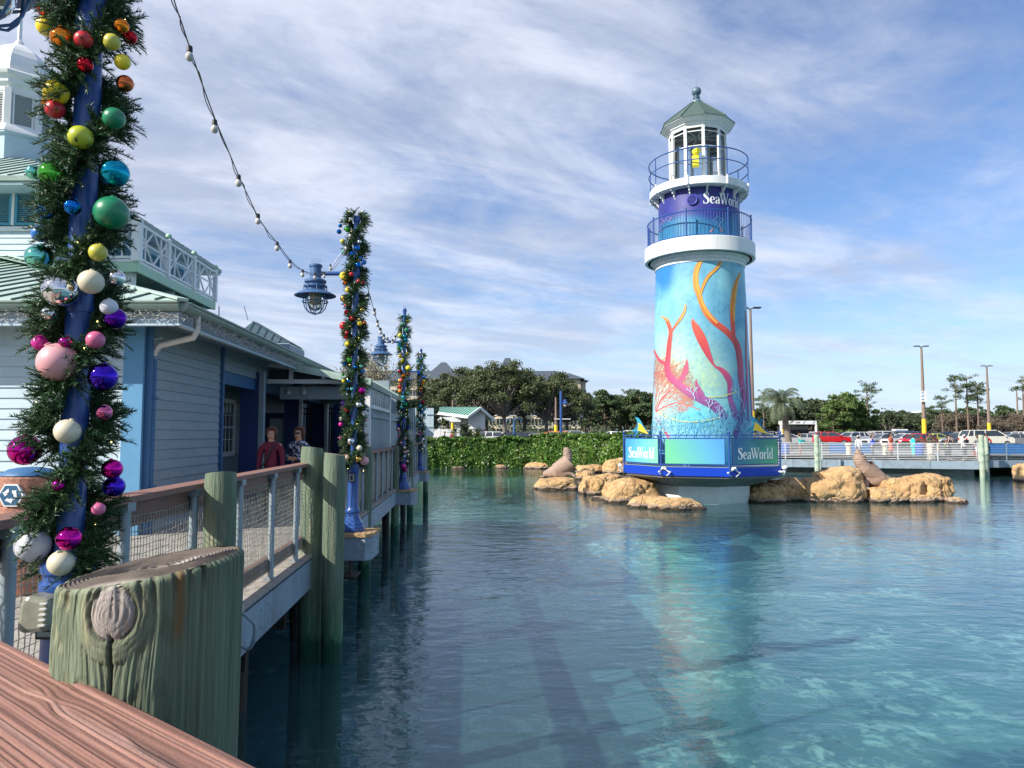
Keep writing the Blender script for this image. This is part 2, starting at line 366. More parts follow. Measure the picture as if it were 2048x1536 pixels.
while s<34:
    tl=-12 if s<10.6 else (-4.4)
    dz=rnd.uniform(-.002,.002); w=.138
    q=[D(s,tl,DZ-.035+dz),D(s,.07,DZ-.035+dz),D(s+w,.07,DZ-.035+dz),D(s+w,tl,DZ-.035+dz)]
    p=MB() if 2.5<s<20 else mb
    p.hexa(q+[v+V((0,0,.035)) for v in q])
    if 2.5<s<20: p.build('plank',M['deckw'],bwk)
    s+=.145
mb.build('planking',M['deckw'],bwk)['kind']='stuff'
# fascia boards with bolts
segs=[-3,2.4,4.6,6.9,9.2,11.6,13.8,16.1,18.4,20.8,23.2,25.6,28,30.4,33.9]
for a,b in zip(segs,segs[1:]):
    f=MB().hexa([D(a+.004,.075,.86),D(a+.004,.115,.86),D(b-.004,.115,.86),D(b-.004,.075,.86),D(a+.004,.075,1.19),D(a+.004,.115,1.19),D(b-.004,.115,1.19),D(b-.004,.075,1.19)]).build('fascia_board',M['fascia'],bwk)
    bo=MB()
    n=max(2,int((b-a)/1.1))
    for i in range(n+1):
        for z in (.95,1.10):
            c=D(a+.12+(b-a-.24)*i/n,.118,z); bo.ball(c,.014,8,4,sc=(.8,1,1))
    bo.build('bolt',M['galv'],f,smooth=True)
    # flat edge board on top
    MB().hexa([D(a+.003,-.02,DZ+.002),D(a+.003,.125,DZ+.002),D(b-.003,.125,DZ+.002),D(b-.003,-.02,DZ+.002),D(a+.003,-.02,DZ+.03),D(a+.003,.125,DZ+.03),D(b-.003,.125,DZ+.03),D(b-.003,-.02,DZ+.03)]).build('edge_board',M['deckw'],bwk)
# rotten piles below
for i,sv in enumerate([3.4,4.6,5.7,6.6,7.4,8.2,9.9,11.0,12.6,14.2,16,18,20.5,23,26,29]):
    c=D(sv,-.28-.25*(i%2),0); MB().tube([V((c.x,c.y,-1.9)),V((c.x+.02,c.y,-.3)),V((c.x,c.y+.03,.98))],[.10,.085,.11],10).build('pile',M['oldwood'],bwk,smooth=True)
c=MB()
for sv in [5,6.2,7.1,8.6]: c.bar(D(sv,-.1,.55),D(sv+.4,-3,.7),.05,.18)
c.build('brace',M['oldwood'],bwk)['kind']='stuff'

# ---- camera side platform
PA=on(0,1275,CZ-.35); PB=on(530,1536,CZ-.35); pdir=(PA-PB).normalized(); pn=V((0,0,1)).cross(pdir).normalized()   # pn towards camera?
if pn.dot(V((0,0,0))-PB)<0: pn=-pn
plat=tag(MB().hexa([PB-pdir*.9+V((0,0,-1.3)),PB-pdir*.9+pn*1.1+V((0,0,-1.3)),PA+pdir*1.6+pn*1.1+V((0,0,-1.3)),PA+pdir*1.6+V((0,0,-1.3)),PB-pdir*.9+V((0,0,-1.14)),PB-pdir*.9+pn*1.1+V((0,0,-1.14)),PA+pdir*1.6+pn*1.1+V((0,0,-1.14)),PA+pdir*1.6+V((0,0,-1.14))]).build('viewing_platform',M['deckw']),kind='structure')
# top board: weathered and grooved
def near_rail():
    t=thing('platform_railing',V((PB.x,PB.y,DZ)),'wide reddish brown painted timber handrail, deeply grained, in the bottom left foreground','railing')
    L0=PB-pdir*.9; LEN=(PA+pdir*1.45-L0).length; W=.30; TH_=.04
    nu,nv=520,200; us=np.linspace(0,LEN,nu); vs=np.linspace(0,W,nv)
    vt=[]; cols=[]
    for i,u in enumerate(us):
        for j,v in enumerate(vs):
            wob=.0022*noise.noise(V((u*1.3,v*3,0)))+.0008*noise.noise(V((u*5,v*9,4)))
            kx,kv=u-(LEN-1.45-.40),v-.06
            d=math.hypot(kx*.5,kv); wob+=.010*math.exp(-(d/.022)**2)*(1 if kv>0 else -1)
            g=noise.noise(V((u*.16,(v+wob)*105,7)))
            g2=noise.noise(V((u*.7,(v+wob)*260,9)))
            g3=noise.noise(V((u*3.5,(v+wob)*55,19)))
            cr=max(0,g3-.34)*2.2
            h=-.0030*(1-abs(g)*2)**3*(abs(g)<.5)-.0011*g2-.006*min(cr,.5)
            e=min(v,W-v); 
            if e<.008: h-=.008*(1-math.sqrt(max(0,1-(1-e/.008)**2)))
            p=L0+pdir*u+pn*v+V((0,0,h)); vt.append(tuple(p))
            k=.5+.5*noise.noise(V((u*.8,(v+wob)*30,13))); wr=max(0,noise.noise(V((u*1.2,(v+wob)*60,23)))-.18)
            c0=np.array([.315,.155,.115])*(1-.30*k)+np.array([.24,.21,.19])*wr*1.0
            c0=c0*(1-.32*max(0,1-abs(g)*5))*(1-.8*min(cr,.8))*(1+.16*g2)
            cols.append((*c0,1))
    ff=[(i*nv+j,(i+1)*nv+j,(i+1)*nv+j+1,i*nv+j+1) for i in range(nu-1) for j in range(nv-1)]
    vt=np.array(vt); k=len(vt)
    ff=np.array(ff)
    o=fast('rail_board',vt,ff,mat('weathered_red_brown_paint',(1,1,1,1),.62,attr='paint',var=.08,vs=30,bump=.0012,bs=220),t,smooth=True,cols=cols)
    m=MB()
    for (a,b,w0,w1,z0,z1) in ((0,LEN,.004,W-.004,-TH_,-.012),(0,LEN,.10,.14,-.19,-TH_-.001)):
        q=[L0+pn*w0,L0+pn*w1,L0+pdir*LEN+pn*w1,L0+pdir*LEN+pn*w0]
        m.hexa([p+V((0,0,z0)) for p in q]+[p+V((0,0,z1)) for p in q])
    m.build('rail_backing',M['rail'],t)
    for u in (.2,1.2,2.3):
        p=L0+pdir*u+pn*.12; MB().box((p.x,p.y,(DZ+CZ-.35)/2-.02),(.06,.06,CZ-.35-DZ-.04),math.atan2(pdir.y,pdir.x)).build('post',M['galv'],t)
near_rail()
# ---- main railing along the boardwalk
RZ=CZ-.35
def boardwalk_rail():
    t=thing('boardwalk_railing',D(3,0,DZ),'long brown topped railing with grey posts and knotted rope net along the boardwalk edge','railing')
    posts=[3.17-1.06*2+1.06*k for k in range(31)]
    cuts=[-3.0]+[p+.53 for p in posts if p>0][1::3]+[33.5]
    for a,b in zip(cuts,cuts[1:]):
        for nm,t0,t1,z0,z1 in (('handrail',-.10,.06,RZ-.04,RZ),('rail_board',-.045,-.003,RZ-.19,RZ-.043),('bottom_board',-.05,-.008,DZ+.10,DZ+.24)):
            q=[D(a+.002,t0,z0),D(a+.002,t1,z0),D(b-.002,t1,z0),D(b-.002,t0,z0)]
            MB().hexa(q+[v+V((0,0,z1-z0)) for v in q]).build(nm,M['rail'],t,bev=.004)
    for p in posts:
        if p<-1: continue
        m=MB(); m.tube([D(p,.028,DZ+.03),D(p,.028,RZ-.045)],.030,10)
        m.box(D(p,.028,DZ+.035),(.11,.12,.012)); m.box(D(p,.028,RZ-.06),(.075,.09,.05))
        m.build('post',M['galv'],t,smooth=True)
    # net: knotted cords sagging between posts
    for i,(a,b) in enumerate(zip(posts,posts[1:])):
        if b<2.0: continue
        near=b<11.5
        cw=.043 if near else .06; ch=.045 if near else .06
        n=max(2,int((b-a)/cw)); mrow=int((RZ-.12-DZ-.10)/ch)
        rr=.0029 if near else .0038
        def P(i_,j_):
            sg=a+(b-a)*i_/n; z=DZ+.10+(RZ-.12-DZ-.10)*j_/mrow
            ph=noise.noise(V((sg*4,z*4,2)))
            sg2=sg+.010*noise.noise(V((sg*9,z*11,5)))+.005*((i_+j_)%2-.5)
            z2=z+.009*ph+.005*noise.noise(V((sg*12,z*14,8)))-.018*math.sin(PI*i_/n)*(j_/mrow)
            return D(sg2,.004+.012*ph,z2)
        G=[[P(i_,j_) for j_ in range(mrow+1)] for i_ in range(n+1)]
        m=MB()
        for j_ in range(mrow+1): m.tube([G[i_][j_] for i_ in range(n+1)],rr,3,caps=False)
        for i_ in range(n+1): m.tube([G[i_][j_] for j_ in range(mrow+1)],rr,3,caps=False)
        if near:
            for i_ in range(n+1):
                for j_ in range(mrow+1):
                    c=G[i_][j_]; k=.0046; m.add([c+V((k,0,0)),c+V((-k,0,0)),c+V((0,k,0)),c+V((0,-k,0)),c+V((0,0,k)),c+V((0,0,-k))],[(0,2,4),(2,1,4),(1,3,4),(3,0,4),(2,0,5),(1,2,5),(3,1,5),(0,3,5)])
        m.build('net',M['net'],t)['kind']='stuff'
boardwalk_rail()
# ---- pilings
def piling(px,Y,r,toppy,label,seed,t0=None,lean=0,z1=None,name='dock_piling'):
    p=at(px,1000,Y); x=p.x; zt=z1 if z1 is not None else zat(toppy,Y)
    t=thing(name,(x,Y,0),label,'piling','round timber pilings along the boardwalk')
    n=40; zs=np.linspace(-1.9,zt,46); vt=[];
    for i,z in enumerate(zs):
        for j in range(n):
            a=2*PI*j/n
            rr=r*(1+.05*noise.noise(V((math.cos(a)*1.2+seed,math.sin(a)*1.2,z*.5)))+.022*noise.noise(V((math.cos(a)*6,math.sin(a)*6+seed,z*1.2))))
            zz_=z+(.02*math.cos(a+seed) if i==len(zs)-1 else 0)
            if i==len(zs)-1: rr*=.95
            vt.append((x+lean*z+rr*math.cos(a),Y+rr*math.sin(a),zz_))
    ff=[(i*n+j,i*n+(j+1)%n,(i+1)*n+(j+1)%n,(i+1)*n+j) for i in range(len(zs)-1) for j in range(n)]
    fast('shaft',vt,ff,pil_mat(),t,smooth=True)
    top=[vt[(len(zs)-1)*n+j] for j in range(n)]; cx=V((x+lean*zt,Y,zt+.004))
    MB().add([cx]+top,[(0,1+j,1+(j+1)%n) for j in range(n)]).build('end_grain',M['pilingtop'],t)
    return t
_pm=[]
def pil_mat():
    if _pm: return _pm[0]
    m=M['piling']; t=m.node_tree; N=t.nodes; L=t.links.new; P=N['Principled BSDF']
    src=P.inputs['Base Color'].links[0].from_socket
    tc=N.new('ShaderNodeTexCoord'); sp=N.new('ShaderNodeSeparateXYZ'); L(tc.outputs['Object'],sp.inputs[0])
    nz=N.new('ShaderNodeTexNoise'); nz.inputs['Scale'].default_value=9; nz.inputs['Detail'].default_value=6
    mp=N.new('ShaderNodeMapping'); mp.inputs['Scale'].default_value=(2,2,.35); L(tc.outputs['Object'],mp.inputs[0]); L(mp.outputs[0],nz.inputs['Vector'])
    a=N.new('ShaderNodeMath'); a.operation='MULTIPLY_ADD'; L(nz.outputs[0],a.inputs[0]); a.inputs[1].default_value=-.45; L(sp.outputs[2],a.inputs[2])
    # algae stained band near the waterline
    r=N.new('ShaderNodeMapRange'); L(a.outputs[0],r.inputs[0]); r.inputs[1].default_value=.10; r.inputs[2].default_value=-.02
    x=N.new('ShaderNodeMix'); x.data_type='RGBA'; L(r.outputs[0],x.inputs[0]); L(src,x.inputs[6]); x.inputs[7].default_value=(.012,.075,.055,1)
    r2=N.new('ShaderNodeMapRange'); L(a.outputs[0],r2.inputs[0]); r2.inputs[1].default_value=.75; r2.inputs[2].default_value=.15
    y=N.new('ShaderNodeMix'); y.data_type='RGBA'; y.blend_type='MULTIPLY'; L(r2.outputs[0],y.inputs[0]); L(x.outputs[2],y.inputs[6]); y.inputs[7].default_value=(.42,.85,.68,1)
    L(y.outputs[2],P.inputs['Base Color']); _pm.append(m); return m
piling(441,5.35,.110,947,'green timber piling just behind the big foreground piling, level with the handrail',1)
piling(623,9.05,.132,896,'tallest pale topped timber piling in front of the two women',2)
piling(668,8.95,.128,908,'darker green timber piling touching the tall pale topped one',3)
piling(731,14.1,.112,893,'timber piling directly behind the second decorated lamp post',4)
piling(790,19.6,.100,892,'slim dark green piling left of the third decorated lamp post',5)
piling(820,24.9,.105,884,'slim dark piling between the third and fourth decorated lamp posts',6)
piling(851,31.0,.105,900,'farthest slim piling at the end of the boardwalk behind the fourth lamp post',7)
# hero piling
def hero():
    r=.1335; Y=1.20; x=at(302,1130,Y).x
    t=thing('mooring_piling',(x,Y,0),'big green weathered piling with a round knot and dark ringed top in the foreground','piling')
    n=880; zt=zat(1131,Y); zs=np.concatenate([np.linspace(-1.9,1.4,20),np.linspace(1.42,zt,280)])
    lean=.01; sl=.022   # slanted cut
    ka=R(-87); kz=zt-.043  # knot angle and height
    th=np.linspace(0,2*PI,n,endpoint=False); vt=[]; cols=[]
    for i,z in enumerate(zs):
        for a in th:
            ca,sa=math.cos(a),math.sin(a)
            zz_=z+ (sl*(ca*.9+sa*.25)*max(0,(z-1.4)/(zt-1.4)) if z>1.4 else 0)
            da=(a-ka+PI)%(2*PI)-PI; dx=da*r; dz=zz_-kz
            kd=math.hypot(dx,dz*(.85 if dz>0 else .8)); KR=.030
            # grain coordinates flow round the knot
            w=math.exp(-(kd/.055)**2); gx=a*r+(-(1 if dx<0 else 1)*0)
            flow=math.copysign(1,dx)*.020*w
            gx=a*r-flow
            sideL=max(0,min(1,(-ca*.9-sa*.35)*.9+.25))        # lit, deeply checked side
            cl=noise.noise(V((gx*170,zz_*2.8,3))); cl2=noise.noise(V((gx*420,zz_*9,5))); bc=noise.noise(V((gx*95,zz_*1.7,11)))
            rough=(.0009+.0030*sideL)
            h=rough*cl+.6*rough*cl2+.004*noise.noise(V((ca*2,sa*2,zz_*1.5)))
            crack=max(0,bc-.40)*6*(.25+sideL)
            h-=.008*min(1,crack)*(.3+.9*sideL)
            chip=max(0,noise.noise(V((gx*45,zz_*22,17)))-.12)*sideL; h-=.012*chip
            col=np.array([.102,.142,.102])*(1+.48*cl+.45*cl2)+np.array([.02,.015,.0])
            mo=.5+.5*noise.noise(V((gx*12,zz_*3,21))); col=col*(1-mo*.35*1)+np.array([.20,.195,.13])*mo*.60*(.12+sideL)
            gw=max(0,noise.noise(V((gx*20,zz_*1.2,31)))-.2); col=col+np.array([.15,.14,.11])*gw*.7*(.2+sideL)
            col=col*(1-.85*min(1,crack))
            if chip>0: col=col*(1-.2)+np.array([.30,.25,.12])*min(1,chip*2.5)*.5
            # rust streak
            rs=math.exp(-((da-.66)/.06)**2)*max(0,min(1,(zz_-(kz-.06))/.03)); col=col*(1-.75*rs)+np.array([.13,.06,.01])*rs*.9
            if kd<KR*1.9:
                ring=.5+.5*math.sin(kd*900+4*noise.noise(V((dx*60,dz*60,0))))
                if kd<KR:
                    h=.006*(1-(kd/KR)**2)+.0012*ring; col=np.array([.38,.335,.30])*(.66+.34*ring)*(1-.85*math.exp(-(kd/.0025)**2))
                    if dx>.008 and dz<-.006: 
                        k2=max(0,noise.noise(V((dx*120,dz*120,2)))); col=col*(1-k2)+np.array([.35,.19,.06])*k2*1.3
                else:
                    q=(kd-KR)/(KR*.9); h=-.007*math.exp(-(q/.16)**2)+.004*(1-q)+.0018*ring*(1-q); col=col*(.35+.65*min(1,q*2.2))+np.array([.22,.21,.13])*(1-q)*.5*ring
            sp=math.exp(-(dx/.0032)**2)*(1 if (dz<-.032 and dz>-.30) else 0); h-=.006*sp; col=col*(1-.8*sp)
            edge=max(0,1-(zt-z)/.007); h-=.006*edge*edge; 
            ed2=max(0,1-(zt-z)/.05)*max(0,noise.noise(V((gx*90,0,41)))+.05)*2; h-=.007*ed2; col=col*(1-.55*min(1,ed2))+np.array([.30,.30,.2])*edge*.2
            rr=r*(1+.03*max(0,(1.9-zz_)/1.5))+h
            vt.append((x+lean*(zz_-2)+rr*ca,Y+rr*sa,zz_)); cols.append((*np.clip(col,.004,1),1))
    m_=len(zs)
    ff=[(i*n+j,i*n+(j+1)%n,(i+1)*n+(j+1)%n,(i+1)*n+j) for i in range(m_-1) for j in range(n)]
    fast('shaft',np.array(vt),np.array(ff),mat('hero_piling_wood',(1,1,1,1),.85,attr='paint',var=.10,vs=60,bump=.0022,bs=260,stretch=(1,1,.12)),t,smooth=True,cols=cols)
    # end grain disc
    nr=150; vt=[];cols=[]
    cx=x+lean*(zt-2)
    for i in range(nr+1):
        q=i/nr
        for j,a in enumerate(th[::4]):
            ca,sa=math.cos(a),math.sin(a); rr=(r-.0045)*q*(1+ .0)
            X,Yy=rr*ca,rr*sa
            zz_=zt+sl*(ca*.9+sa*.25)*q
            warp=.004*noise.noise(V((X*18,Yy*18,0)))
            ring=math.sin((rr+warp)*1150)
            h=.0028*ring*min(1,q*2)*(.6+.4*noise.noise(V((X*30,Yy*30,9))))-.003*(q**10)+.004*noise.noise(V((X*25,Yy*25,2)))
            u=X*.94+Yy*.34; v=-X*.34+Yy*.94      # rotten split in the middle
            u-=.02
            sp=math.exp(-(v/(.020+.01*noise.noise(V((u*30,0,5)))))**2)*max(0,1-abs(u)/.085)
            h-=.016*sp*(.6+.8*abs(noise.noise(V((X*90,Yy*90,7)))))
            col=np.array([.070,.055,.045])*(1+.60*ring)
            gr=max(0,noise.noise(V((X*14,Yy*14,12)))); col=col+np.array([.10,.09,.08])*gr*.5
            ed=math.exp(-((v-.010)/.010)**2)*max(0,1-abs(u-.02)/.08); col=col*(1-ed*.8)+np.array([.42,.39,.37])*ed*(.6+.5*noise.noise(V((X*70,Yy*70,1))))
            chips=max(0,noise.noise(V((X*160,Yy*160,33)))); col=col+np.array([.42,.32,.2])*chips*sp*1.2
            kb=math.exp(-(((a-ka+PI)%(2*PI)-PI)*r/.04)**2)*max(0,(q-.8)/.2); col=col+np.array([.30,.29,.25])*kb
            vt.append((cx+X,Y+Yy,zz_+h)); cols.append((*np.clip(col,.005,1),1))
    n2=n//4
    ff=[(i*n2+j,(i+1)*n2+j,(i+1)*n2+(j+1)%n2,i*n2+(j+1)%n2) for i in range(nr) for j in range(n2)]
    fast('end_grain',np.array(vt),np.array(ff),mat('hero_end_grain',(1,1,1,1),.9,attr='paint',var=.15,vs=80,bump=.001,bs=250),t,smooth=True,cols=cols)
hero()
# ================================================================== TICKET BUILDING (left)
WT=-2.76
CLR_=random.Random(41)
def Wl(s,t,z): return D(s,t,z)
def sheet(mb,pts,th,m=0):   # thick planar quad, thickness down along its normal
    a,b,c=V(pts[0]),V(pts[1]),V(pts[2]); n=(b-a).cross(c-a).normalized()*th
    return mb.prism(pts,-n,m)
def clap(parent,a,b,z0,z1,out_,m,exp=.152,skip=None):
    """clapboards from a to b (plan points) between z0 and z1, each a tilted board proud at its lower edge"""
    a=V((a[0],a[1],0)); b=V((b[0],b[1],0)); o=V(out_).normalized()
    z=z0
    while z<z1-.02:
        zt=min(z+exp,z1)
        jit=.0015*((int(z*77))%3-1)
        L_=(b-a).length; cut=CLR_.uniform(.15,.85) if L_>2 and CLR_.random()<.6 else None
        for (u0,u1) in (((0,cut-.0012/L_*1),(cut+.0012/L_,1)) if cut else ((0,1),)):
            p_,q_=a.lerp(b,u0),a.lerp(b,u1)
            MB().hexa([p_+V((0,0,z)),q_+V((0,0,z)),q_+o*(.026+jit)+V((0,0,z)),p_+o*(.026+jit)+V((0,0,z)),p_+V((0,0,zt-.003)),q_+V((0,0,zt-.003)),q_+o*.008+V((0,0,zt-.003)),p_+o*.008+V((0,0,zt-.003))]).build('siding_board',m,parent)
        z+=exp
ox=V((1,.06,0)).normalized(); oy=V((0,-1,0))
bld=thing('ticket_building',D(10.8,WT,DZ),'pale blue clapboard building with green metal roof, upper balcony and white cupola on the left','building')
CX,CY=D(10.8,WT,0).x,10.8
wf=MB().b2((-14,10.83,DZ),(CX-.02,10.95,4.42)).build('wall',M['siding'],bld)
clap(wf,(-14,10.83),(CX-.30,10.83),DZ,4.30,oy,M['siding'])
MB().b2((CX-.295,10.79,DZ),(CX+.0,10.829,4.30)).build('corner_board',M['blue_light'],bld,bev=.004)
a,b=D(10.79,WT,0),D(14.2,WT,0)
ws=MB().hexa([D(10.96,WT-.12,DZ),D(10.96,WT-.002,DZ),D(14.2,WT-.002,DZ),D(14.2,WT-.12,DZ)]+[v+V((0,0,3.2)) for v in (D(10.96,WT-.12,DZ),D(10.96,WT-.002,DZ),D(14.2,WT-.002,DZ),D(14.2,WT-.12,DZ))]).build('wall',M['siding_shade_grey'],bld)
clap(ws,D(11.03,WT,0),D(14.1,WT,0),DZ,4.38,ox,M['siding_shade_grey'])
MB().bar(D(10.90,WT+.02,DZ),D(10.90,WT+.02,4.36),.13,.05,up=(0,1,0)).build('corner_board',M['blue_soft'],bld,bev=.004)
MB().bar(D(14.16,WT+.01,DZ),D(14.16,WT+.01,4.42),.13,.06,up=(0,1,0)).build('corner_board',M['blue_soft'],bld,bev=.004)
# downspout
m=MB(); m.tube([D(10.98,WT+.07,DZ),D(10.98,WT+.07,3.82)],.045,10)
for z in (1.9,3.2): m.box(D(10.98,WT+.07,z),(.13,.11,.03))
m.build('downspout',M['blue_soft'],bld,smooth=True)
el=at(395,640,10.85)
m=MB(); m.tube([el+V((0,0,.12)),el+V((0,0,-.16)),el+V((-.05,0,-.26)),D(10.98,WT+.16,3.98),D(10.98,WT+.07,3.88),D(10.98,WT+.07,3.78)],.045,10)
m.build('drainpipe',M['pvc'],bld,smooth=True)
MB().bar(at(292,681,10.9),at(324,676,11.2),.03,.02).build('conduit_bracket',M['pvc'],bld)
# porch recess
w2=MB().hexa([D(14.25,-4.12,DZ),D(14.25,-4.0,DZ),D(30,-4.0,DZ),D(30,-4.12,DZ)]+[v+V((0,0,3.3)) for v in (D(14.25,-4.12,DZ),D(14.25,-4.0,DZ),D(30,-4.0,DZ),D(30,-4.12,DZ))]).build('wall',M['siding_shade_grey'],bld)
clap(w2,D(14.3,-4,0),D(24,-4,0),DZ,4.3,ox,M['siding_shade_grey'])
MB().b2((D(14.25,-4,0).x,14.26,DZ),(D(14.25,WT-.1,0).x,14.36,4.4)).build('wall',M['siding_shade_grey'],bld)
# window with shutter on the recess wall
def window(parent,s0,s1,t,z0,z1,nx,nz,frame=M['white']):
    f=MB()
    for (sa,sb,za,zb) in ((s0-.07,s1+.07,z1,z1+.09),(s0-.09,s1+.09,z0-.11,z0)): f.hexa([D(sa,t,za),D(sa,t+.06,za),D(sb,t+.06,za),D(sb,t,za),D(sa,t,zb),D(sa,t+.06,zb),D(sb,t+.06,zb),D(sb,t,zb)])
    for sa,sb in ((s0-.07,s0),(s1,s1+.07)): f.hexa([D(sa,t,z0),D(sa,t+.06,z0),D(sb,t+.06,z0),D(sb,t,z0),D(sa,t,z1),D(sa,t+.06,z1),D(sb,t+.06,z1),D(sb,t,z1)])
    w=f.build('window',frame,parent)
    g=MB(); g.add([D(s0,t+.02,z0),D(s1,t+.02,z0),D(s1,t+.02,z1),D(s0,t+.02,z1)],[(0,1,2,3)]); g.build('pane',M['darkglass'],w)
    k=MB()
    for i in range(1,nx): q=s0+(s1-s0)*i/nx; k.bar(D(q,t+.035,z0),D(q,t+.035,z1),.022,.02)
    for i in range(1,nz): q=z0+(z1-z0)*i/nz; k.bar(D(s0,t+.037,q),D(s1,t+.037,q),.022,.02 if i!=nz//2 else .045)
    k.build('muntin',frame,w)
    return w
window(bld,17.9,18.75,-3.97,zat(905,18.4)+.02,zat(806,18.4),3,4)
sh=MB()
for i in range(26):
    z=zat(903,19.1)+i*.048; sh.bar(D(18.92,-3.955,z),D(19.35,-3.955,z+.0),.035,.014)
sh.bar(D(18.90,-3.95,zat(903,19.1)-.05),D(18.90,-3.95,zat(808,19.1)),.05,.05); sh.bar(D(19.37,-3.95,zat(903,19.1)-.05),D(19.37,-3.95,zat(808,19.1)),.05,.05)
sh.build('shutter',M['white'],bld)
# piers and upper wall along the deck
def pier(px0,px1,Y,zt,dep=.35,m=M['navy'],nm='pier'):
    a,b=at(px0,868,Y).x,at(px1,868,Y).x
    return MB().b2((a,Y,DZ),(b,Y+dep,zt)).build(nm,m,bld,bev=.005)
pier(478,515,16.5,4.05); pier(515.5,526,16.49,4.05,.12,M['siding_shade_grey'],'corner_board')
pier(567,596,20.0,4.1); pier(597,603,19.9,zat(785,20),.12,M['white'],'post')
pier(530,566,20.3,zat(826,20.3),.2)
pier(623,648,24,zat(807,24)); pier(648.5,654.5,23.9,zat(807,24),.12,M['white'],'post')
pier(667,700,26,zat(807,26))
MB().b2((D(24,-4,0).x,24.1,zat(807,24)),(D(24,-.6,0).x,24.3,4.4)).build('wall',M['siding_shade_grey'],bld)
MB().b2((D(29.8,-4,0).x,29.8,DZ),(D(29.8,-.9,0).x,30.0,4.3)).build('wall',M['siding_shade_grey'],bld)
# sign board in the booth
sb=MB().b2((at(537,868,20.1).x,20.18,zat(889,20.1)),(at(566,868,20.1).x,20.24,zat(837,20.1))).build('notice_board',mat('pale_board',(.34,.42,.42,1),.5),bld)
# grilles
for (p0,p1,Y) in ((604,623,24.05),(654.5,667,26.02)):
    m=MB(); n=5 if p1-p0>15 else 3
    zt=zat(817,Y)
    for i in range(n+1):
        x=at(p0+(p1-p0)*i/n,868,Y).x; m.b2((x-.012,Y-.012,DZ),(x+.012,Y+.012,zt))
    for z in (zt,zt-.18,1.9): m.b2((at(p0,868,Y).x,Y-.02,z-.02),(at(p1,868,Y).x,Y+.02,z+.02))
    m.build('iron_grille',M['black'],bld)
    MB().b2((at(p0,868,Y).x,Y+.5,DZ),(at(p1,868,Y).x,Y+.55,zt+.3)).build('booth_panel',M['siding_shade_grey'],bld)
# beam over the porch
MB().hexa([D(14.2,WT-.1,zat(765,14.5)-.03),D(14.2,WT,zat(765,14.5)-.03),D(24,WT,zat(765,14.5)-.03),D(24,WT-.1,zat(765,14.5)-.03),D(14.2,WT-.1,3.88),D(14.2,WT,3.88),D(24,WT,3.88),D(24,WT-.1,3.88)]).build('beam',M['blue_soft'],bld)
w3=MB().hexa([D(14.2,WT-.09,3.885),D(14.2,WT-.01,3.885),D(24,WT-.01,3.885),D(24,WT-.09,3.885),D(14.2,WT-.09,4.42),D(14.2,WT-.01,4.42),D(24,WT-.01,4.42),D(24,WT-.09,4.42)]).build('wall',M['siding_shade_grey'],bld)
clap(w3,D(14.24,WT,0),D(23.9,WT,0),3.89,4.38,ox,M['siding_shade_grey'])
# soffit, ceiling
EZ=4.50; EX,EY=-4.60,10.25; ms=.323
def E(s,t=0,z=0): return V((EX-.06*(s-EY)+t,s,EZ+z))
sf=MB(); sf.hexa([V((-16,EY+.05,4.30)),E(EY+.05,-.05,-.17),E(34,-.05,-.17),V((-16,34,4.30)),V((-16,EY+.05,4.34)),E(EY+.05,-.05,-.13),E(34,-.05,-.13),V((-16,34,4.34))]).build('soffit',M['siding_shade_grey'],bld)
# fascia + gutter + frieze
for (a,b,nm) in (((-16,EY,0),(EX,EY,0),0),((EX,EY,0),E(34),1)):
    a=V((a[0],a[1],EZ)); b=V((b[0],b[1],EZ))
    o=oy if nm==0 else ox
    MB().bar(a+V((0,0,-.22))-o*.045,b+V((0,0,-.22))-o*.045,.05,.17).build('fascia_board',M['fascia'],bld)
    MB().bar(a+V((0,0,-.318))-o*.03,b+V((0,0,-.318))-o*.03,.09,.024).build('drip_trim',M['siding'],bld)
    g=MB()
    pr=[(-.015,-.13),(.03,-.13),(.075,-.10),(.10,-.06),(.10,-.045),(.125,-.02),(.125,.0),(.11,.0),(.11,-.015),(.0,-.02)]
    d=(b-a)
    g.prism([a+o*x+V((0,0,z)) for x,z in pr],d); g.build('gutter',M['gutter'],bld)
# icicle light tangle below gutter
def tangle(a,b,o,n,label):
    t=thing('icicle_lights',a,label,'string lights'); rr_=random.Random(11); m=MB(); q=MB()
    L=(b-a).length; d=(b-a)/L
    for i in range(n):
        p=a+d*(L*(i+rr_.random())/n)+V((0,0,rr_.uniform(-.05,.05)))
        p2=p+d*rr_.uniform(-.12,.12)+V((0,0,rr_.uniform(-.09,.05)))+o*rr_.uniform(0,.05)
        m.tube([p,(p+p2)/2+V((0,0,rr_.uniform(-.03,.03))),p2],.0035,3,caps=False)
        q.box(p2,(.009,.009,.018))
    m.tube([a+d*(L*i/80)+V((0,0,.02*math.sin(i*1.9)-.02*(i%2))) for i in range(81)],.005,4)
    c=m.build('cable_tangle',mat('pale_cable',(.34,.33,.28,1),.7),t); c['kind']='stuff'
    c=q.build('bulbs',M['bulbw'],t); c['kind']='stuff'
tangle(V((-8,EY-.03,EZ-.18)),V((EX,EY-.03,EZ-.18)),oy,150,'tangled icicle lights along the eave facing the camera, left of the gutter corner')
tangle(E(EY,.03,-.19),E(24,.03,-.19),ox,800,'long tangle of pale icicle lights running under the receding gutter')
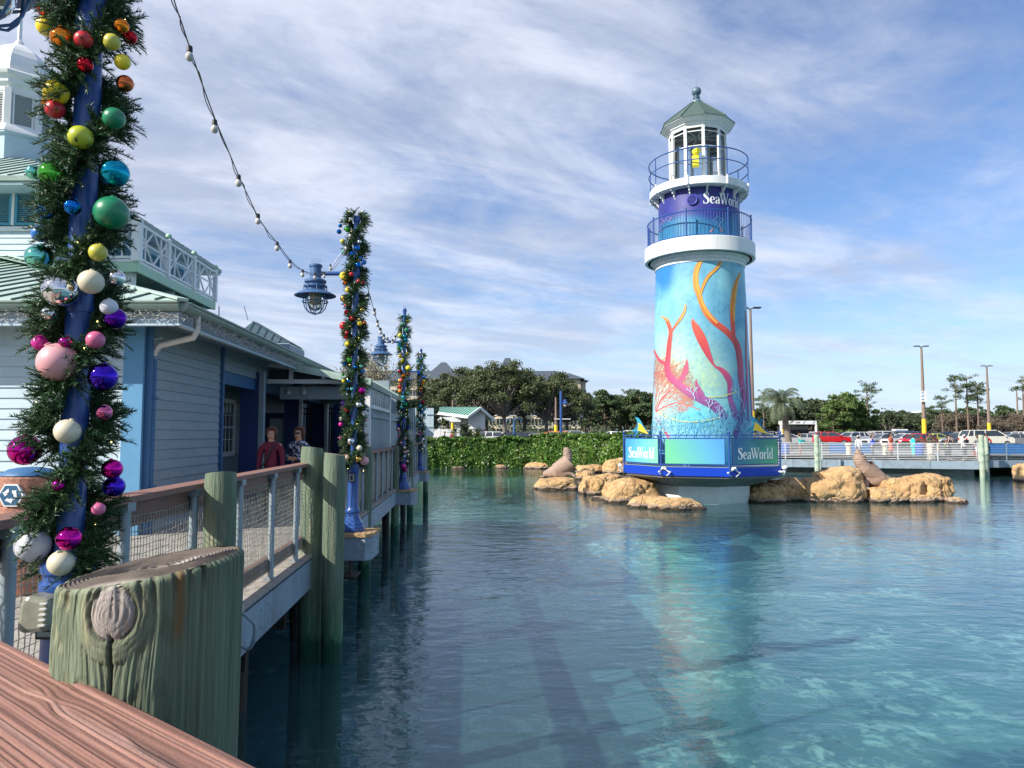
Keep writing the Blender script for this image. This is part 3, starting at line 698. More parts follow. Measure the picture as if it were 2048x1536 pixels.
# ---- roofs made of standing seam panels
def roof_slope(parent,quad,n,seam=.035,mat_=None,edge=True,pan=.30):
    """quad: eave a->b, top d<-c (a,b eave; c above b; d above a). splits into n panels"""
    a,b,c,d=[V(q) for q in quad]; nn=(b-a).cross(d-a).normalized()
    if nn.z<0: nn=-nn
    for i in range(n):
        u0,u1=i/n,(i+1)/n
        e0,e1=a.lerp(b,u0),a.lerp(b,u1); t0,t1=d.lerp(c,u0),d.lerp(c,u1)
        MB().prism([e0,e1,t1,t0],nn*.012).build('roof_panel',mat_ or M['roof'],parent)
    m=MB()
    for i in range(n+1):
        u=i/n; m.bar(a.lerp(b,u)+nn*.022,d.lerp(c,u)+nn*.022,.02,seam)
    m.build('roof_seam',M['roofseam'],parent)
def hip_clip(parent,eave_a,eave_b,up,L,hipL,hipR,n,thick=.012):
    """panels run up from the eave in direction up (unit run in plan incl. rise); length limited by hips (run shrink from each end)"""
    a,b=V(eave_a),V(eave_b); W=(b-a).length; d=(b-a)/W; nn=d.cross(up).normalized()
    if nn.z<0: nn=-nn
    for i in range(n):
        x0,x1=W*i/n,W*(i+1)/n
        def h(x):
            r=L
            if hipL: r=min(r,x*hipL)
            if hipR: r=min(r,(W-x)*hipR)
            return r
        h0,h1=h(x0),h(x1)
        p=[a+d*x0,a+d*x1,a+d*x1+up*h1,a+d*x0+up*h0]
        if h0<1e-4: p=[p[0],p[1],p[2]]
        elif h1<1e-4: p=[p[0],p[1],p[3]]
        MB().prism(p,nn*thick).build('roof_panel',M['roof'],parent)
    m=MB()
    for i in range(n+1):
        x=W*i/n; hh=h(x)
        if hh>.1: m.bar(a+d*x+nn*.02+up*.03,a+d*x+up*hh+nn*.02,.018,.036)
    m.build('roof_seam',M['roofseam'],parent)
mr_=tag(bpy.data.objects.new('roof',None)); COL.objects.link(mr_); mr_.parent=bld
hip_clip(mr_,(-16.5,EY-.05,EZ),(EX+.05,EY-.05,EZ),V((0,1,ms)),8.0,0,1.0,30)
hip_clip(mr_,E(EY-.05,.05),E(34,.05),V((-1,-.06,ms)),8.0,1.0,0,60)
hp=V((EX+.05,EY-.05,EZ+.03)); MB().bar(hp,hp+V((-1,1,ms))*7.6,.16,.03).build('hip_cap',M['roof'],mr_)
# ---- upper storey
u=tag(bpy.data.objects.new('upper_storey',None)); COL.objects.link(u); u.parent=bld
UX=-11.0; UY=17.7; UZ=8.45
MB().b2((-19,UY+.03,5.4),(UX-.03,26,UZ)).build('wall',M['siding'],u)
def clap2(a,b,z0,z1,o,m):
    a=V(a);b=V(b); z=z0; mb=MB()
    while z<z1-.02:
        zt=min(z+.15,z1); mb.hexa([a+V((0,0,z)),b+V((0,0,z)),b+o*.028+V((0,0,z)),a+o*.028+V((0,0,z)),a+V((0,0,zt-.003)),b+V((0,0,zt-.003)),b+o*.008+V((0,0,zt-.003)),a+o*.008+V((0,0,zt-.003))]); z+=.15
    mb.build('siding',m,u)['kind']='stuff'
zs0,zs1=zat(451,UY),zat(363,UY)
clap2((-19,UY+.03,0),(UX-.03,UY+.03,0),5.6,zs0-.14,oy,M['siding'])
MB().b2((-19,UY-.03,zs0-.14),(UX+.02,UY+.03,zs0-.03)).build('band_board',M['white'],u)
MB().b2((-19,UY-.02,zs1+.02),(UX+.02,UY+.03,UZ)).build('band_board',M['white'],u)
def shutter_panel(parent,a,b,z0,z1,o,m=M['teal']):
    a=V((a[0],a[1],0));b=V((b[0],b[1],0)); d=(b-a).normalized(); q=MB(); w=.05
    for p,r in ((a,a+d*w),(b-d*w,b)): q.hexa([p+V((0,0,z0)),r+V((0,0,z0)),r+o*.05+V((0,0,z0)),p+o*.05+V((0,0,z0)),p+V((0,0,z1)),r+V((0,0,z1)),r+o*.05+V((0,0,z1)),p+o*.05+V((0,0,z1))])
    for zz_ in (z0,z1-.05): q.hexa([a+d*w+V((0,0,zz_)),b-d*w+V((0,0,zz_)),b-d*w+o*.05+V((0,0,zz_)),a+d*w+o*.05+V((0,0,zz_)),a+d*w+V((0,0,zz_+.05)),b-d*w+V((0,0,zz_+.05)),b-d*w+o*.05+V((0,0,zz_+.05)),a+d*w+o*.05+V((0,0,zz_+.05))])
    s=q.build('shutter',m,parent)
    q=MB(); z=z0+.07
    while z<z1-.07:
        q.hexa([a+d*w+V((0,0,z)),b-d*w+V((0,0,z)),b-d*w+o*.045+V((0,0,z-.02)),a+d*w+o*.045+V((0,0,z-.02)),a+d*w+V((0,0,z+.012)),b-d*w+V((0,0,z+.012)),b-d*w+o*.045+V((0,0,z-.008)),a+d*w+o*.045+V((0,0,z-.008))]); z+=.05
    q.build('louvre',m,s)
def xat(px,Y): return at(px,500,Y).x
for (p0,p1) in ((-70,-28),(-22,21),(29,70),(76,118),(122,139)):
    shutter_panel(u,(xat(p0,UY),UY),(xat(p1,UY),UY),zs0,zs1,oy)
for p in (-25,25,73,120): 
    x=xat(p,UY); MB().b2((x-.035,UY-.06,zs0),(x+.035,UY+.03,zs1)).build('mullion',M['white'],u)
# east side of upper storey with teal doors
o_=V((1,0,0))
for k in range(4):
    y0=18.4+k*1.7; shutter_panel(u,(UX-.0,y0),(UX-.0,y0+1.1),6.95,8.15,o_)
# pyramid roof of the upper storey
UE=zat(352,17.0); UEX=-10.2
apx=V((xat(20,22),22,zat(300,22)))
ecs=[V((-19.5,17.0,UE)),V((UEX,17.0,UE)),V((UEX-.5,27,UE)),V((-19.5,27,UE))]
tps=[V((apx.x-1.1,20.9,10.55)),V((apx.x+1.1,20.9,10.55)),V((apx.x+1.1,23.1,10.55)),V((apx.x-1.1,23.1,10.55))]
for i,n in ((0,24),(1,26)):
    j=(i+1)%4
    W=(ecs[j]-ecs[i]).length; d=(ecs[j]-ecs[i])/W
    # seams run straight up the slope, cut by the hips
    mid0,mid1=tps[i],tps[j]
    nn=d.cross(tps[i]-ecs[i]).normalized(); nn=nn if nn.z>0 else -nn
    upv=nn.cross(d); upv=upv if upv.z>0 else -upv
    Lh=(tps[i]-ecs[i]).dot(upv); xl=(tps[i]-ecs[i]).dot(d); xr=W-(tps[j]-ecs[i]).dot(d)
    sm=MB()
    for k in range(n):
        def h(x): return max(0,min(Lh,x*Lh/xl,(W-x)*Lh/xr))
        x0,x1=W*k/n,W*(k+1)/n; P4=[ecs[i]+d*x0,ecs[i]+d*x1,ecs[i]+d*x1+upv*h(x1),ecs[i]+d*x0+upv*h(x0)]
        if h(x0)<1e-3: P4=P4[:3]
        elif h(x1)<1e-3: P4=[P4[0],P4[1],P4[3]]
        MB().prism(P4,nn*.012).build('roof_panel',M['roof'],u)
        if h(x0)>.1: sm.bar(ecs[i]+d*x0+nn*.02,ecs[i]+d*x0+upv*h(x0)+nn*.02,.02,.04)
    sm.build('roof_seam',M['roofseam'],u)
m=MB()
for i in (0,1): m.bar(ecs[i]+V((0,0,-.06)),ecs[(i+1)%4]+V((0,0,-.06)),.09,.12)
m.build('gutter',M['gutter'],u)
MB().hexa([e+V((0,0,-.2)) for e in ecs]+[e+V((0,0,-.13)) for e in ecs]).build('soffit',M['siding'],u)
# cupola
cp=tag(bpy.data.objects.new('cupola',None)); COL.objects.link(cp); cp.parent=bld
cc_=(apx.x,22,0); A8=R(22.5)
def oz(py): return zat(py,21.3)
MB().lathe([(1.22,10.2),(1.22,oz(278)),(1.30,oz(276)),(1.30,oz(270)),(1.20,oz(266)),(1.14,oz(258))],cc_,8,A8).build('cupola_base',M['siding'],cp)
MB().lathe([(1.22,oz(276)+.005),(1.32,oz(272)),(1.26,oz(266)),(1.12,oz(255)),(.98,oz(252))],cc_,8,A8).build('cornice',M['white'],cp)
MB().lathe([(.90,oz(256)),(.90,oz(186))],cc_,8,A8).build('louvre_core',M['siding_shade_grey'],cp)
r8=.98
for k in range(8):
    a0=A8+k*PI/4; a1=a0+PI/4
    p0=V((cc_[0]+r8*math.cos(a0),22+r8*math.sin(a0),0)); p1=V((cc_[0]+r8*math.cos(a1),22+r8*math.sin(a1),0))
    MB().bar(p0+V((0,0,oz(256))),p0+V((0,0,oz(182))),.17,.17,up=(math.cos(a0),math.sin(a0),0)).build('cupola_post',M['white'],cp)
    if k in (4,5,6,7,3):
        o=V((math.cos((a0+a1)/2),math.sin((a0+a1)/2),0)); shutter_panel(cp,p0.lerp(p1,.14)-o*.03,p0.lerp(p1,.86)-o*.03,oz(254),oz(188),o,M['white'])
MB().lathe([(1.0,oz(190)),(1.03,oz(186)),(1.03,oz(178)),(1.12,oz(172)),(1.14,oz(164)),(1.24,oz(158)),(1.27,oz(152)),(1.20,oz(148)),(1.02,oz(146))],cc_,8,A8).build('cornice',M['white'],cp)
dome=[(r_,zat(p_,22-.7*r_)) for r_,p_ in ((1.02,147),(1.01,136),(.97,124),(.87,112),(.71,101),(.50,94),(.28,90),(.14,88),(.10,84))]
MB().lathe(dome,cc_,8,A8).build('dome',M['white'],cp)
MB().lathe([(.14,zat(90,22)),(.10,zat(84,22)),(.06,zat(81,22)),(.055,zat(10,22)),(.02,zat(-60,22))],cc_,10).build('spire',M['white'],cp)
# ---- balcony
bal=tag(bpy.data.objects.new('balcony',None)); COL.objects.link(bal); bal.parent=bld
BX,BY,BYE=-9.5,18.6,24.45; BZ=zat(522,18.6); BT=zat(441,18.6)
def Bp(s,z,t=0): return V((BX-.06*(s-BY)+t,s,z))
MB().hexa([V((UX,BY,BZ-.02)),Bp(BY,BZ-.02),Bp(BYE,BZ-.02),V((UX,BYE,BZ-.02)),V((UX,BY,BZ+.05)),Bp(BY,BZ+.05),Bp(BYE,BZ+.05),V((UX,BYE,BZ+.05))]).build('floor',M['white'],bal)
MB().bar(V((UX,BY+.02,BZ-.15)),Bp(BY+.02,BZ-.15),.06,.24).build('rim_board',M['mint'],bal)
MB().bar(Bp(BY,BZ-.15),Bp(BYE,BZ-.15),.06,.24).build('rim_board',M['mint'],bal)
m=MB()
for k in range(10): y=BY+.3+k*.62; m.bar(V((UX,y,BZ-.14)),Bp(y,BZ-.14,-.05),.05,.2)
m.build('joist',M['gutter'],bal)
for y in (BY+.35,BY+2.9,BYE-.3):
    m=MB(); p=Bp(y,BZ-.28,-.3); m.box(p+V((0,0,-.10)),(.20,.20,.32)); m.box(p+V((0,0,-.30)),(.12,.12,.12)); m.ball(p+V((0,0,-.45)),.10,12,8); m.build('pendant',M['white'],bal)
for y in (BY+1.2,BY+4.2):
    p=Bp(y,BZ-.28,-1.0); MB().bar(p,p+V((0,0,-1.1)),.16,.16).build('support_post',M['white'],bal)
def xpanel(a,b,z0,z1):
    m=MB(); a=V((a.x,a.y,0)); b=V((b.x,b.y,0)); zz_=V((0,0,1))
    for z,h in ((z1,.07),(z0,.06),((z0+z1)/2,.035)): m.bar(a+zz_*z,b+zz_*z,.05 if h>.04 else .03,h)
    m.bar(a.lerp(b,.5)+zz_*z0,a.lerp(b,.5)+zz_*z1,.035,.03)
    m.bar(a+zz_*z0,b+zz_*z1,.04,.024); m.bar(a+zz_*z1,b+zz_*z0,.04,.028)
    return m.build('lattice_panel',M['white'],bal)
pts=[Bp(BY,0)]+[Bp(BY+(BYE-BY)*i/3,0) for i in (1,2,3)]
for i in range(3): 
    q0,q1=pts[i],pts[i+1]; mid=q0.lerp(q1,.5); xpanel(q0,mid,BZ+.10,BT-.05); xpanel(mid,q1,BZ+.10,BT-.05)
w0=V((UX,BY,0)); wm_=w0.lerp(pts[0],.5); xpanel(w0,wm_,BZ+.10,BT-.05); xpanel(wm_,pts[0],BZ+.10,BT-.05)
for i,p in enumerate(pts):
    k=.20 if i==0 else .12
    MB().b2((p.x-k/2,p.y-k/2,BZ),(p.x+k/2,p.y+k/2,BT+.03)).build('baluster_post',M['white'],bal)
    if i: MB().ball(V((p.x,p.y,BT+.11)),.085,14,10).build('finial_ball',M['mint'],bal,smooth=True)
# ---- small hip roof vent further back
sv=tag(bpy.data.objects.new('roof_vent',None)); COL.objects.link(sv); sv.parent=bld
vy=27; x0,x1=xat(468,vy),xat(589,vy); ze=zat(690,vy); za=zat(640,vy)
e=[V((x0,vy-.5,ze)),V((x1,vy-.5,ze)),V((x1-.15,vy+2,ze)),V((x0-.15,vy+2,ze))]; xm=xat(498,vy); r0,r1=V((xm,vy+.6,za)),V((xm+.02,vy+.9,za))
for i,(q,n) in enumerate(((([e[0],e[1],r0]),7),(([e[1],e[2],r1,r0]),6),(([e[3],e[0],r0,r1]),4))):
    nn=(q[1]-q[0]).cross(q[2]-q[0]).normalized(); MB().prism(q,nn*.03).build('roof_panel',M['roof'],sv)
    sm=MB()
    for k in range(1,n):
        p=q[0].lerp(q[1],k/n); tp=q[2] if len(q)==3 else q[3].lerp(q[2],k/n); tp=p+(tp-p)*.97
        if i==0:
            up=V((0,1.1,za-ze)); hh=min(1,min(k/n*(q[1]-q[0]).length/(xm-x0),(1-k/n)*(q[1]-q[0]).length/(x1-xm))); tp=p+up*hh
        sm.bar(p+nn*.04,tp+nn*.04,.03,.05)
    sm.build('roof_seam',M['roofseam'],sv)
MB().bar(r0+V((0,0,.04)),e[1]+V((0,0,.04)),.07,.03).build('hip_cap',M['roof'],sv)
m=MB()
for i in (0,1): m.bar(e[i]+V((0,0,-.12)),e[i+1]+V((0,0,-.12)),.05,.2)
m.build('fascia_board',M['fascia'],sv)
MB().b2((x0+.4,vy,4.6),(x1-.4,vy+1.5,ze-.1)).build('vent_body',M['siding_shade_grey'],sv)
for px,y0,y1,dx in ((438,612,642,0),(496,640,612,-8)):
    p,q=at(px,max(y0,y1),26),at(px+dx,min(y0,y1),26); MB().tube([p,q],.02 if dx==0 else .012,6).build('antenna_mast',M['galv'],bld)
# ---- pergola entrance canopy across the deck
pg=thing('entrance_canopy',D(17.5,-.5,DZ),'white framed entrance canopy with sloping pale green roof and lattice side over the boardwalk','canopy')
Y=17.5; xl,xr=at(527,760,Y).x,at(742,760,Y).x; zb=zat(763.5,Y)
MB().b2((xl,Y-.05,zb-.045),(xr,Y+.05,zb+.055)).build('tie_beam',M['white'],pg)
MB().b2((xl+.3,Y+.3,zb-.40),(xr-.15,Y+.34,zb-.1)).build('ceiling_board',M['siding_shade_grey'],pg)
MB().b2((xr-.13,Y-.065,DZ),(xr,Y+.065,zb+.075)).build('post',M['white'],pg,bev=.004)
p0=at(520,728,Y);p1=at(584,736,Y);p2=at(701,762,Y)
MB().bar(at(519,728,Y),p1,.06,.08).build('rafter',M['white'],pg)
for px,t_ in ((520,728),(583,738),(648,752)):
    a=at(px,t_,Y); MB().b2((a.x-.045,Y-.045,zb+.04),(a.x+.045,Y+.045,a.z)).build('king_post',M['white'],pg)
MB().b2((xl+.05,Y+.02,zb+.06),(p1.x,Y+.03,p1.z-.05)).build('pane',M['darkglass'],pg)
MB().prism([V((p1.x,Y+.02,zb+.06)),V((p2.x,Y+.02,zb+.06)),V((p1.x,Y+.02,p1.z-.03))],(0,.01,0)).build('pane',M['darkglass'],pg)
# roof of the canopy
R0=at(584,735,Y-.25); R1=at(742,765,Y-.25)
def back(p,dy=7.2): return p+V((-.06*dy,dy,.0))
for k in range(10):
    a=R0.lerp(R1,0)+(back(R0)-R0)*k/10; b=R1+(back(R1)-R1)*k/10; a2=R0+(back(R0)-R0)*(k+1)/10; b2_=R1+(back(R1)-R1)*(k+1)/10
    MB().prism([a,b,b2_,a2],V((0,0,.04))).build('roof_panel',M['roof'],pg)
    
sm=MB()
for k in range(0,24): a=R0+(back(R0)-R0)*k/24+V((0,0,.06)); b=R1+(back(R1)-R1)*k/24+V((0,0,.06)); sm.bar(a,b,.03,.05)
sm.build('roof_seam',M['roof'],pg)
MB().bar(R0+V((0,-.02,-.02)),R1+V((0,-.02,-.02)),.04,.11).build('barge_board',M['roof'],pg)
MB().bar(R1+V((.02,0,-.05)),back(R1)+V((.02,0,-.05)),.05,.13).build('gutter',M['gutter'],pg)
# side lattice and board screen
def Sd(s,z,t=-.30): return D(s,t,z)
MB().bar(Sd(21.3,DZ),Sd(21.3,zb-.05),.12,.12).build('post',M['white'],pg)
zl0,zl1=zat(812,17.6),zat(777,17.6)
zl0,zl1=3.36,3.80
for z in (zl0-.05,zl1+.05): MB().bar(Sd(17.55,z),Sd(21.3,z),.08,.09).build('lattice_rail',M['white'],pg)
n=9
for k in range(n):
    s0=17.6+3.65*k/n; s1=17.6+3.65*(k+1)/n
    m=MB(); m.bar(Sd(s0,zl0),Sd((s0+s1)/2,zl1),.02,.05); m.bar(Sd((s0+s1)/2,zl1),Sd(s1,zl0),.02,.05); m.bar(Sd(s0,zl0),Sd(s0,zl1),.018,.03); m.build('lattice_slat',M['white'],pg)
scr=thing('board_screen',D(22,-.35,DZ),'grey blue vertical board screen beside the boardwalk behind the canopy post','fence')
s=17.7
while s<28:
    w=.33; m=MB().hexa([Sd(s,DZ+.1,-.36),Sd(s,DZ+.1,-.33),Sd(s+w-.035,DZ+.1,-.33),Sd(s+w-.035,DZ+.1,-.36),Sd(s,3.3,-.36),Sd(s,3.3,-.33),Sd(s+w-.035,3.3,-.33),Sd(s+w-.035,3.3,-.36)])
    m.build('board',M['siding_shade_grey'],scr); s+=w
for z in (1.75,3.1): MB().bar(Sd(17.6,z,-.30),Sd(28,z,-.30),.03,.07).build('cross_rail',M['fascia'],scr)
# slatted white gate & pale board gate near the boardwalk end
gt=thing('slatted_screen',D(29.5,-.3,DZ),'white slatted screen between the third and fourth decorated lamp posts','fence')
Y=30.2
for k in range(9):
    x=at(818+k*4.3,850,Y).x; MB().b2((x-.03,Y,DZ),(x+.03,Y+.03,zat(816,Y))).build('slat',M['siding'],gt)
for py in (818,858): MB().b2((at(816,850,Y).x,Y+.03,zat(py,Y)-.04),(at(855,850,Y).x,Y+.07,zat(py,Y)+.04)).build('cross_rail',M['siding'],gt)
gb=thing('board_gate',at(860,870,33.5),'pale blue board panel closing the end of the boardwalk beside the hedge','gate'); gb.location.z=DZ
Y=33.5
for k in range(3):
    x0=at(846+k*7.2,850,Y).x; x1=at(852.8+k*7.2,850,Y).x; MB().b2((x0,Y,zat(873,Y)),(x1,Y+.04,zat(816,Y))).build('board',M['siding'],gb)
for py in (828,853): MB().b2((at(845,850,Y).x,Y-.03,zat(py,Y)-.05),(at(868,850,Y).x,Y,zat(py,Y)+.01)).build('cross_rail',M['fascia'],gb)
# spotlights and camera under the canopy
sp=thing('spotlight_track',at(590,782,17.9),'pair of white spotlights on a ceiling track under the canopy','lights')
MB().tube([at(578,779,17.9),at(608,779,17.9)],.012,6).build('track',M['black'],sp)
for px in (575,606): MB().tube([at(px,776,17.8),at(px+3,786,17.6)],.045,10).build('spot',M['pvc'],sp)
pj=thing('ceiling_projector',at(643,790,18.5),'small black device hanging from a pole under the canopy','projector')
MB().tube([at(643,772,18.5),at(643,786,18.5)],.012,6).build('pole',M['pvc'],pj); MB().box(at(643,789,18.5),(.16,.16,.05)).build('body',M['black'],pj)
# recycling bin
rb=thing('recycling_bin',(at(58,1000,7.0).x,7.0,DZ),'brown pebbled recycling bin with blue dome lid behind the near rail','bin')
bx_,by_=at(58,1000,7.0).x,7.0; zt_=zat(944,7.0)
peb=mat('red_brown_pebble',(.36,.17,.115,1),.85,var=.5,vs=45,bump=.006,bs=90)
for k in range(4): MB().lathe([(.235,DZ+.265*k),(.25,DZ+.265*k+.01),(.25,DZ+.265*k+.25),(.235,DZ+.265*k+.265)],(bx_,by_,0),24,0).build('tier',peb,rb)
MB().lathe([(.23,DZ+1.06),(.24,DZ+1.07),(.23,DZ+1.09),(.17,DZ+1.125),(.09,DZ+1.14),(.0,DZ+1.145)],(bx_,by_,0),24,0).build('dome_lid',M['blue_soft'],rb,smooth=True)
hx=MB(); fy=by_-.262; hc=V((bx_,fy,DZ+.90))
hx.prism([hc+V((.115*math.cos(k*PI/3),0,.115*math.sin(k*PI/3))) for k in range(6)],(0,.05,0)); hx.build('hexagon_plate',M['white'],rb)
hx=MB(); hx.prism([hc+V((.10*math.cos(k*PI/3),-.003,.10*math.sin(k*PI/3))) for k in range(6)],(0,.002,0)); pl_=hx.build('plate_face',mat('bin_navy',(.02,.10,.20,1),.5),rb)
ar=MB()
for k in range(3):
    a=PI/2+k*2*PI/3; 
    def q(ang,r): return hc+V((r*math.cos(ang),-.006,r*math.sin(ang)))
    ar.prism([q(a+.25,.035),q(a+.25,.065),q(a+1.15,.065),q(a+1.15,.035)],(0,.002,0))
    ar.prism([q(a+1.15,.024),q(a+1.15,.078),q(a+1.75,.047)],(0,.002,0))
ar.build('recycling_arrows',M['white'],rb)
# ================================================================== LAMP POSTS, GARLANDS, STRING LIGHTS
LP=[(1,150,2.75),(2,708,11.3),(3,807,19.8),(4,841,29.3)]
LPX=[at(149,868,2.75).x,at(707.5,868,11.3).x,at(807,868,19.8).x,at(841,868,29.3).x]
LPY=[2.75,11.3,19.8,29.3]
PT=zat(432,11.3)   # pole top height
def lamp_head(t,x,y,zt):
    """caged lantern, zt = arm height"""
    k=MB(); k.lathe([(.085,zt+.14),(.10,zt+.13),(.10,zt+.10),(.085,zt+.09),(.085,zt-.07),(.13,zt-.09),(.165,zt-.11),(.165,zt-.14),(.13,zt-.145),(.13,zt-.175),(.165,zt-.18),(.165,zt-.21),(.13,zt-.22),(.13,zt-.26)],(x,y,0),24); cap=k.build('lantern_cap',M['lampblue'],t,smooth=True)
    k=MB()
    for i in range(6): k.tube([V((x-.06+.024*i,y,zt+.14)),V((x-.065+.026*i,y+.01,zt+.24))],.0018,4)
    k.build('bird_spike',M['wire'],cap)
    MB().lathe([(.14,zt-.262),(.20,zt-.275),(.31,zt-.335),(.315,zt-.345),(.31,zt-.352),(.20,zt-.30),(.14,zt-.285)],(x,y,0),32,closed=True).build('reflector_brim',[M['lampblue']],t,smooth=True)
    MB().lathe([(.125,zt-.23),(.128,zt-.40),(.12,zt-.47),(.095,zt-.53),(.06,zt-.565),(.0,zt-.58)],(x,y,0),24).build('glass_globe',glassy('lantern_glass',(.75,.76,.70,1),.06) if 'lantern_glass' not in bpy.data.materials else bpy.data.materials['lantern_glass'],t,smooth=True)
    MB().lathe([(.10,zt-.24),(.10,zt-.40),(.08,zt-.47),(.0,zt-.50)],(x,y,0),14).build('bulb',mat('lantern_tube',(.66,.62,.48,1),.4,trans=.3) if 'lantern_tube' not in bpy.data.materials else bpy.data.materials['lantern_tube'],t,smooth=True)
    k=MB()
    for i in range(4):
        a=PI/8+i*PI/4
        pts=[V((x+math.cos(a)*r_,y+math.sin(a)*r_,z)) for r_,z in ((.17,zt-.18),(.175,zt-.36),(.175,zt-.46),(.15,zt-.54),(.10,zt-.60),(.0,zt-.635),(-.10,zt-.60),(-.15,zt-.54),(-.175,zt-.46),(-.175,zt-.36),(-.17,zt-.18))]
        k.tube(pts,.0085,6)
    for r_,z in ((.19,zt-.44),(.17,zt-.28)): k.tube([V((x+r_*math.cos(q*PI/12),y+r_*math.sin(q*PI/12),z)) for q in range(24)],.009,6,closed=True)
    k.build('wire_cage',M['lampblue'],t,smooth=True)
def lamp_post(i,label,armlen=.62,arm=True):
    x,y=LPX[i],LPY[i]
    t=thing('lamp_post',(x,y,DZ),label,'lamp post','blue lamp posts along the boardwalk edge')
    z=DZ
    def oct_(r,zz_): return (r,zz_)
    MB().lathe([(.19,z),(.19,z+.07),(.175,z+.085),(.165,z+.12),(.13,z+.17),(.105,z+.22),(.10,z+.27)],(x,y,0),8,PI/8).build('base_flare',M['blue'],t,bev=.006)
    MB().lathe([(.105,z+.265),(.112,z+.28),(.112,z+.31),(.098,z+.33),(.088,z+.36),(.080,z+.86),(.084,z+.87),(.095,z+.89),(.095,z+.915),(.083,z+.925),(.083,z+.945),(.095,z+.955),(.095,z+.985),(.062,z+1.01)],(x,y,0),16).build('lower_shaft',M['blue'],t,smooth=True)
    m=MB(); m.lathe([(.060,z+1.0),(.047,z+1.06),(.044,PT-.10),(.056,PT-.09),(.056,PT-.03),(.047,PT-.02),(.04,PT)],(x,y,0),20); 
    for zz_ in (z+1.9,z+3.0): m.lathe([(.051,zz_),(.051,zz_+.025)],(x,y,0),20)
    m.build('pole',M['blue'],t,smooth=True)
    k=MB()
    for q in range(5): k.tube([V((x-.03+.015*q,y,PT-.01)),V((x-.05+.025*q,y,PT+.09))],.0018,4)
    k.build('bird_spike',M['wire'],t)
    # outlet plate
    f=MB().box((x,y-.092,z+.80),(.10,.03,.13)).build('outlet_box',M['black'],t,bev=.006); MB().box((x,y-.109,z+.80),(.075,.006,.105)).build('outlet_cover',M['galv'],f); MB().box((x,y-.113,z+.80),(.035,.005,.07)).build('outlet_face',M['black'],f)
    if arm:
        za=zat(547,11.3); ax=x-armlen
        m=MB(); m.tube([V((x,y,za)),V((ax,y,za))],.032,12); m.lathe([(.055,za-.06),(.06,za-.05),(.06,za+.05),(.055,za+.06)],(x,y,0),16); m.build('arm',M['blue'],t,smooth=True)
        MB().tube([V((x-.05,y,za+.60)),V((x-.42,y,za+.03))],.008,6).build('stay_rod',M['blue'],t)
        lamp_head(t,ax,y,za)
    return t
lamp_post(0,'foreground blue lamp post inside the largest garland, rising out of the top of the frame')
lamp_post(1,'blue lamp post with caged lantern standing beside the paired timber pilings')
lamp_post(2,'blue lamp post with caged lantern, third along the boardwalk, before the bare tree')
lamp_post(3,'farthest and smallest blue garlanded lamp post at the end of the boardwalk')
# lamp whose brim enters the picture in the top left corner
t=thing('hanging_lantern',(-2.74,3.79,DZ),'blue rimmed caged lantern cut off by the top left corner of the photo','lamp')
lamp_head(t,-2.76,3.79,CZ+2.42+.352)
MB().tube([V((-2.76,3.79,CZ+2.42+.352)),V((-3.4,3.79,CZ+2.42+.352))],.032,12).build('arm',M['blue'],t); MB().lathe([(.05,DZ),(.05,PT)],(-3.4,3.79,0),16).build('pole',M['blue'],t)
# pedestals
def pedestal(i,label):
    x,y=LPX[i],LPY[i]; t=thing('lamp_pedestal',(x,y,.85),label,'pedestal','timber boxes under the lamp posts')
    x0=D(y,.13,0).x; x1=x+.34; ya,yb=y-.36,y+.34
    MB().add([(x0,ya,.84),(x1-.08,ya,.84),(x1,ya+.12,.84),(x1,yb,.84),(x0,yb,.84),(x0,ya,1.17),(x1-.08,ya,1.17),(x1,ya+.12,1.17),(x1,yb,1.17),(x0,yb,1.17)],[(4,3,2,1,0),(5,6,7,8,9),(0,1,6,5),(1,2,7,6),(2,3,8,7),(3,4,9,8),(4,0,5,9)]).build('skirt_board',M['fascia'],t)
    MB().add([(x0-.01,ya-.02,1.172),(x1-.07,ya-.02,1.172),(x1+.02,ya+.11,1.172),(x1+.02,yb+.02,1.172),(x0-.01,yb+.02,1.172),(x0-.01,ya-.02,1.218),(x1-.07,ya-.02,1.218),(x1+.02,ya+.11,1.218),(x1+.02,yb+.02,1.218),(x0-.01,yb+.02,1.218)],[(4,3,2,1,0),(5,6,7,8,9),(0,1,6,5),(1,2,7,6),(2,3,8,7),(3,4,9,8),(4,0,5,9)]).build('top_board',M['tanwood'],t)
    b=MB()
    for z in (.93,1.09):
        b.ball((x1-.10,ya-.004,z),.016,8,4); b.ball((x1+.004,ya+.2,z),.016,8,4); b.ball((x1+.004,yb-.1,z),.016,8,4)
    b.build('bolt',M['galv'],t)
pedestal(0,'timber box carrying the foreground lamp post, hidden below the big piling'); pedestal(1,'grey timber box with tan top board under the second lamp post'); pedestal(2,'grey timber box under the third lamp post'); pedestal(3,'grey timber box under the farthest lamp post')
# small ladder step by the piling
st_=thing('wooden_step',on(700,1150,.1),'small dark wooden step hanging below the second lamp post','step')
MB().box(V(on(700,1150,.35)),(.25,.5,.03)).build('tread',M['oldwood'],st_); MB().bar(V(on(700,1150,.35)),V(on(700,1150,.35))+V((0,.2,.55)),.03,.05).build('hanger',M['oldwood'],st_)
# rope loop on the fascia
rl=thing('rope_loop',D(6.45,.13,.95),'grey hose loop with a paper tag hanging on the fascia beside the big piling','rope')
c=at(489,1262,6.15); 
MB().tube([c+V((.0+.085*math.sin(a),-.02*math.cos(a),.14*math.cos(a)-.02*math.sin(3*a))) for a in [i*2*PI/22*0.9-.6 for i in range(22)]],.016,8).build('hose',M['galv'],rl,smooth=True)
MB().box(c+V((-.03,-.03,.17)),(.05,.004,.10),.3).build('tag',M['white'],rl)
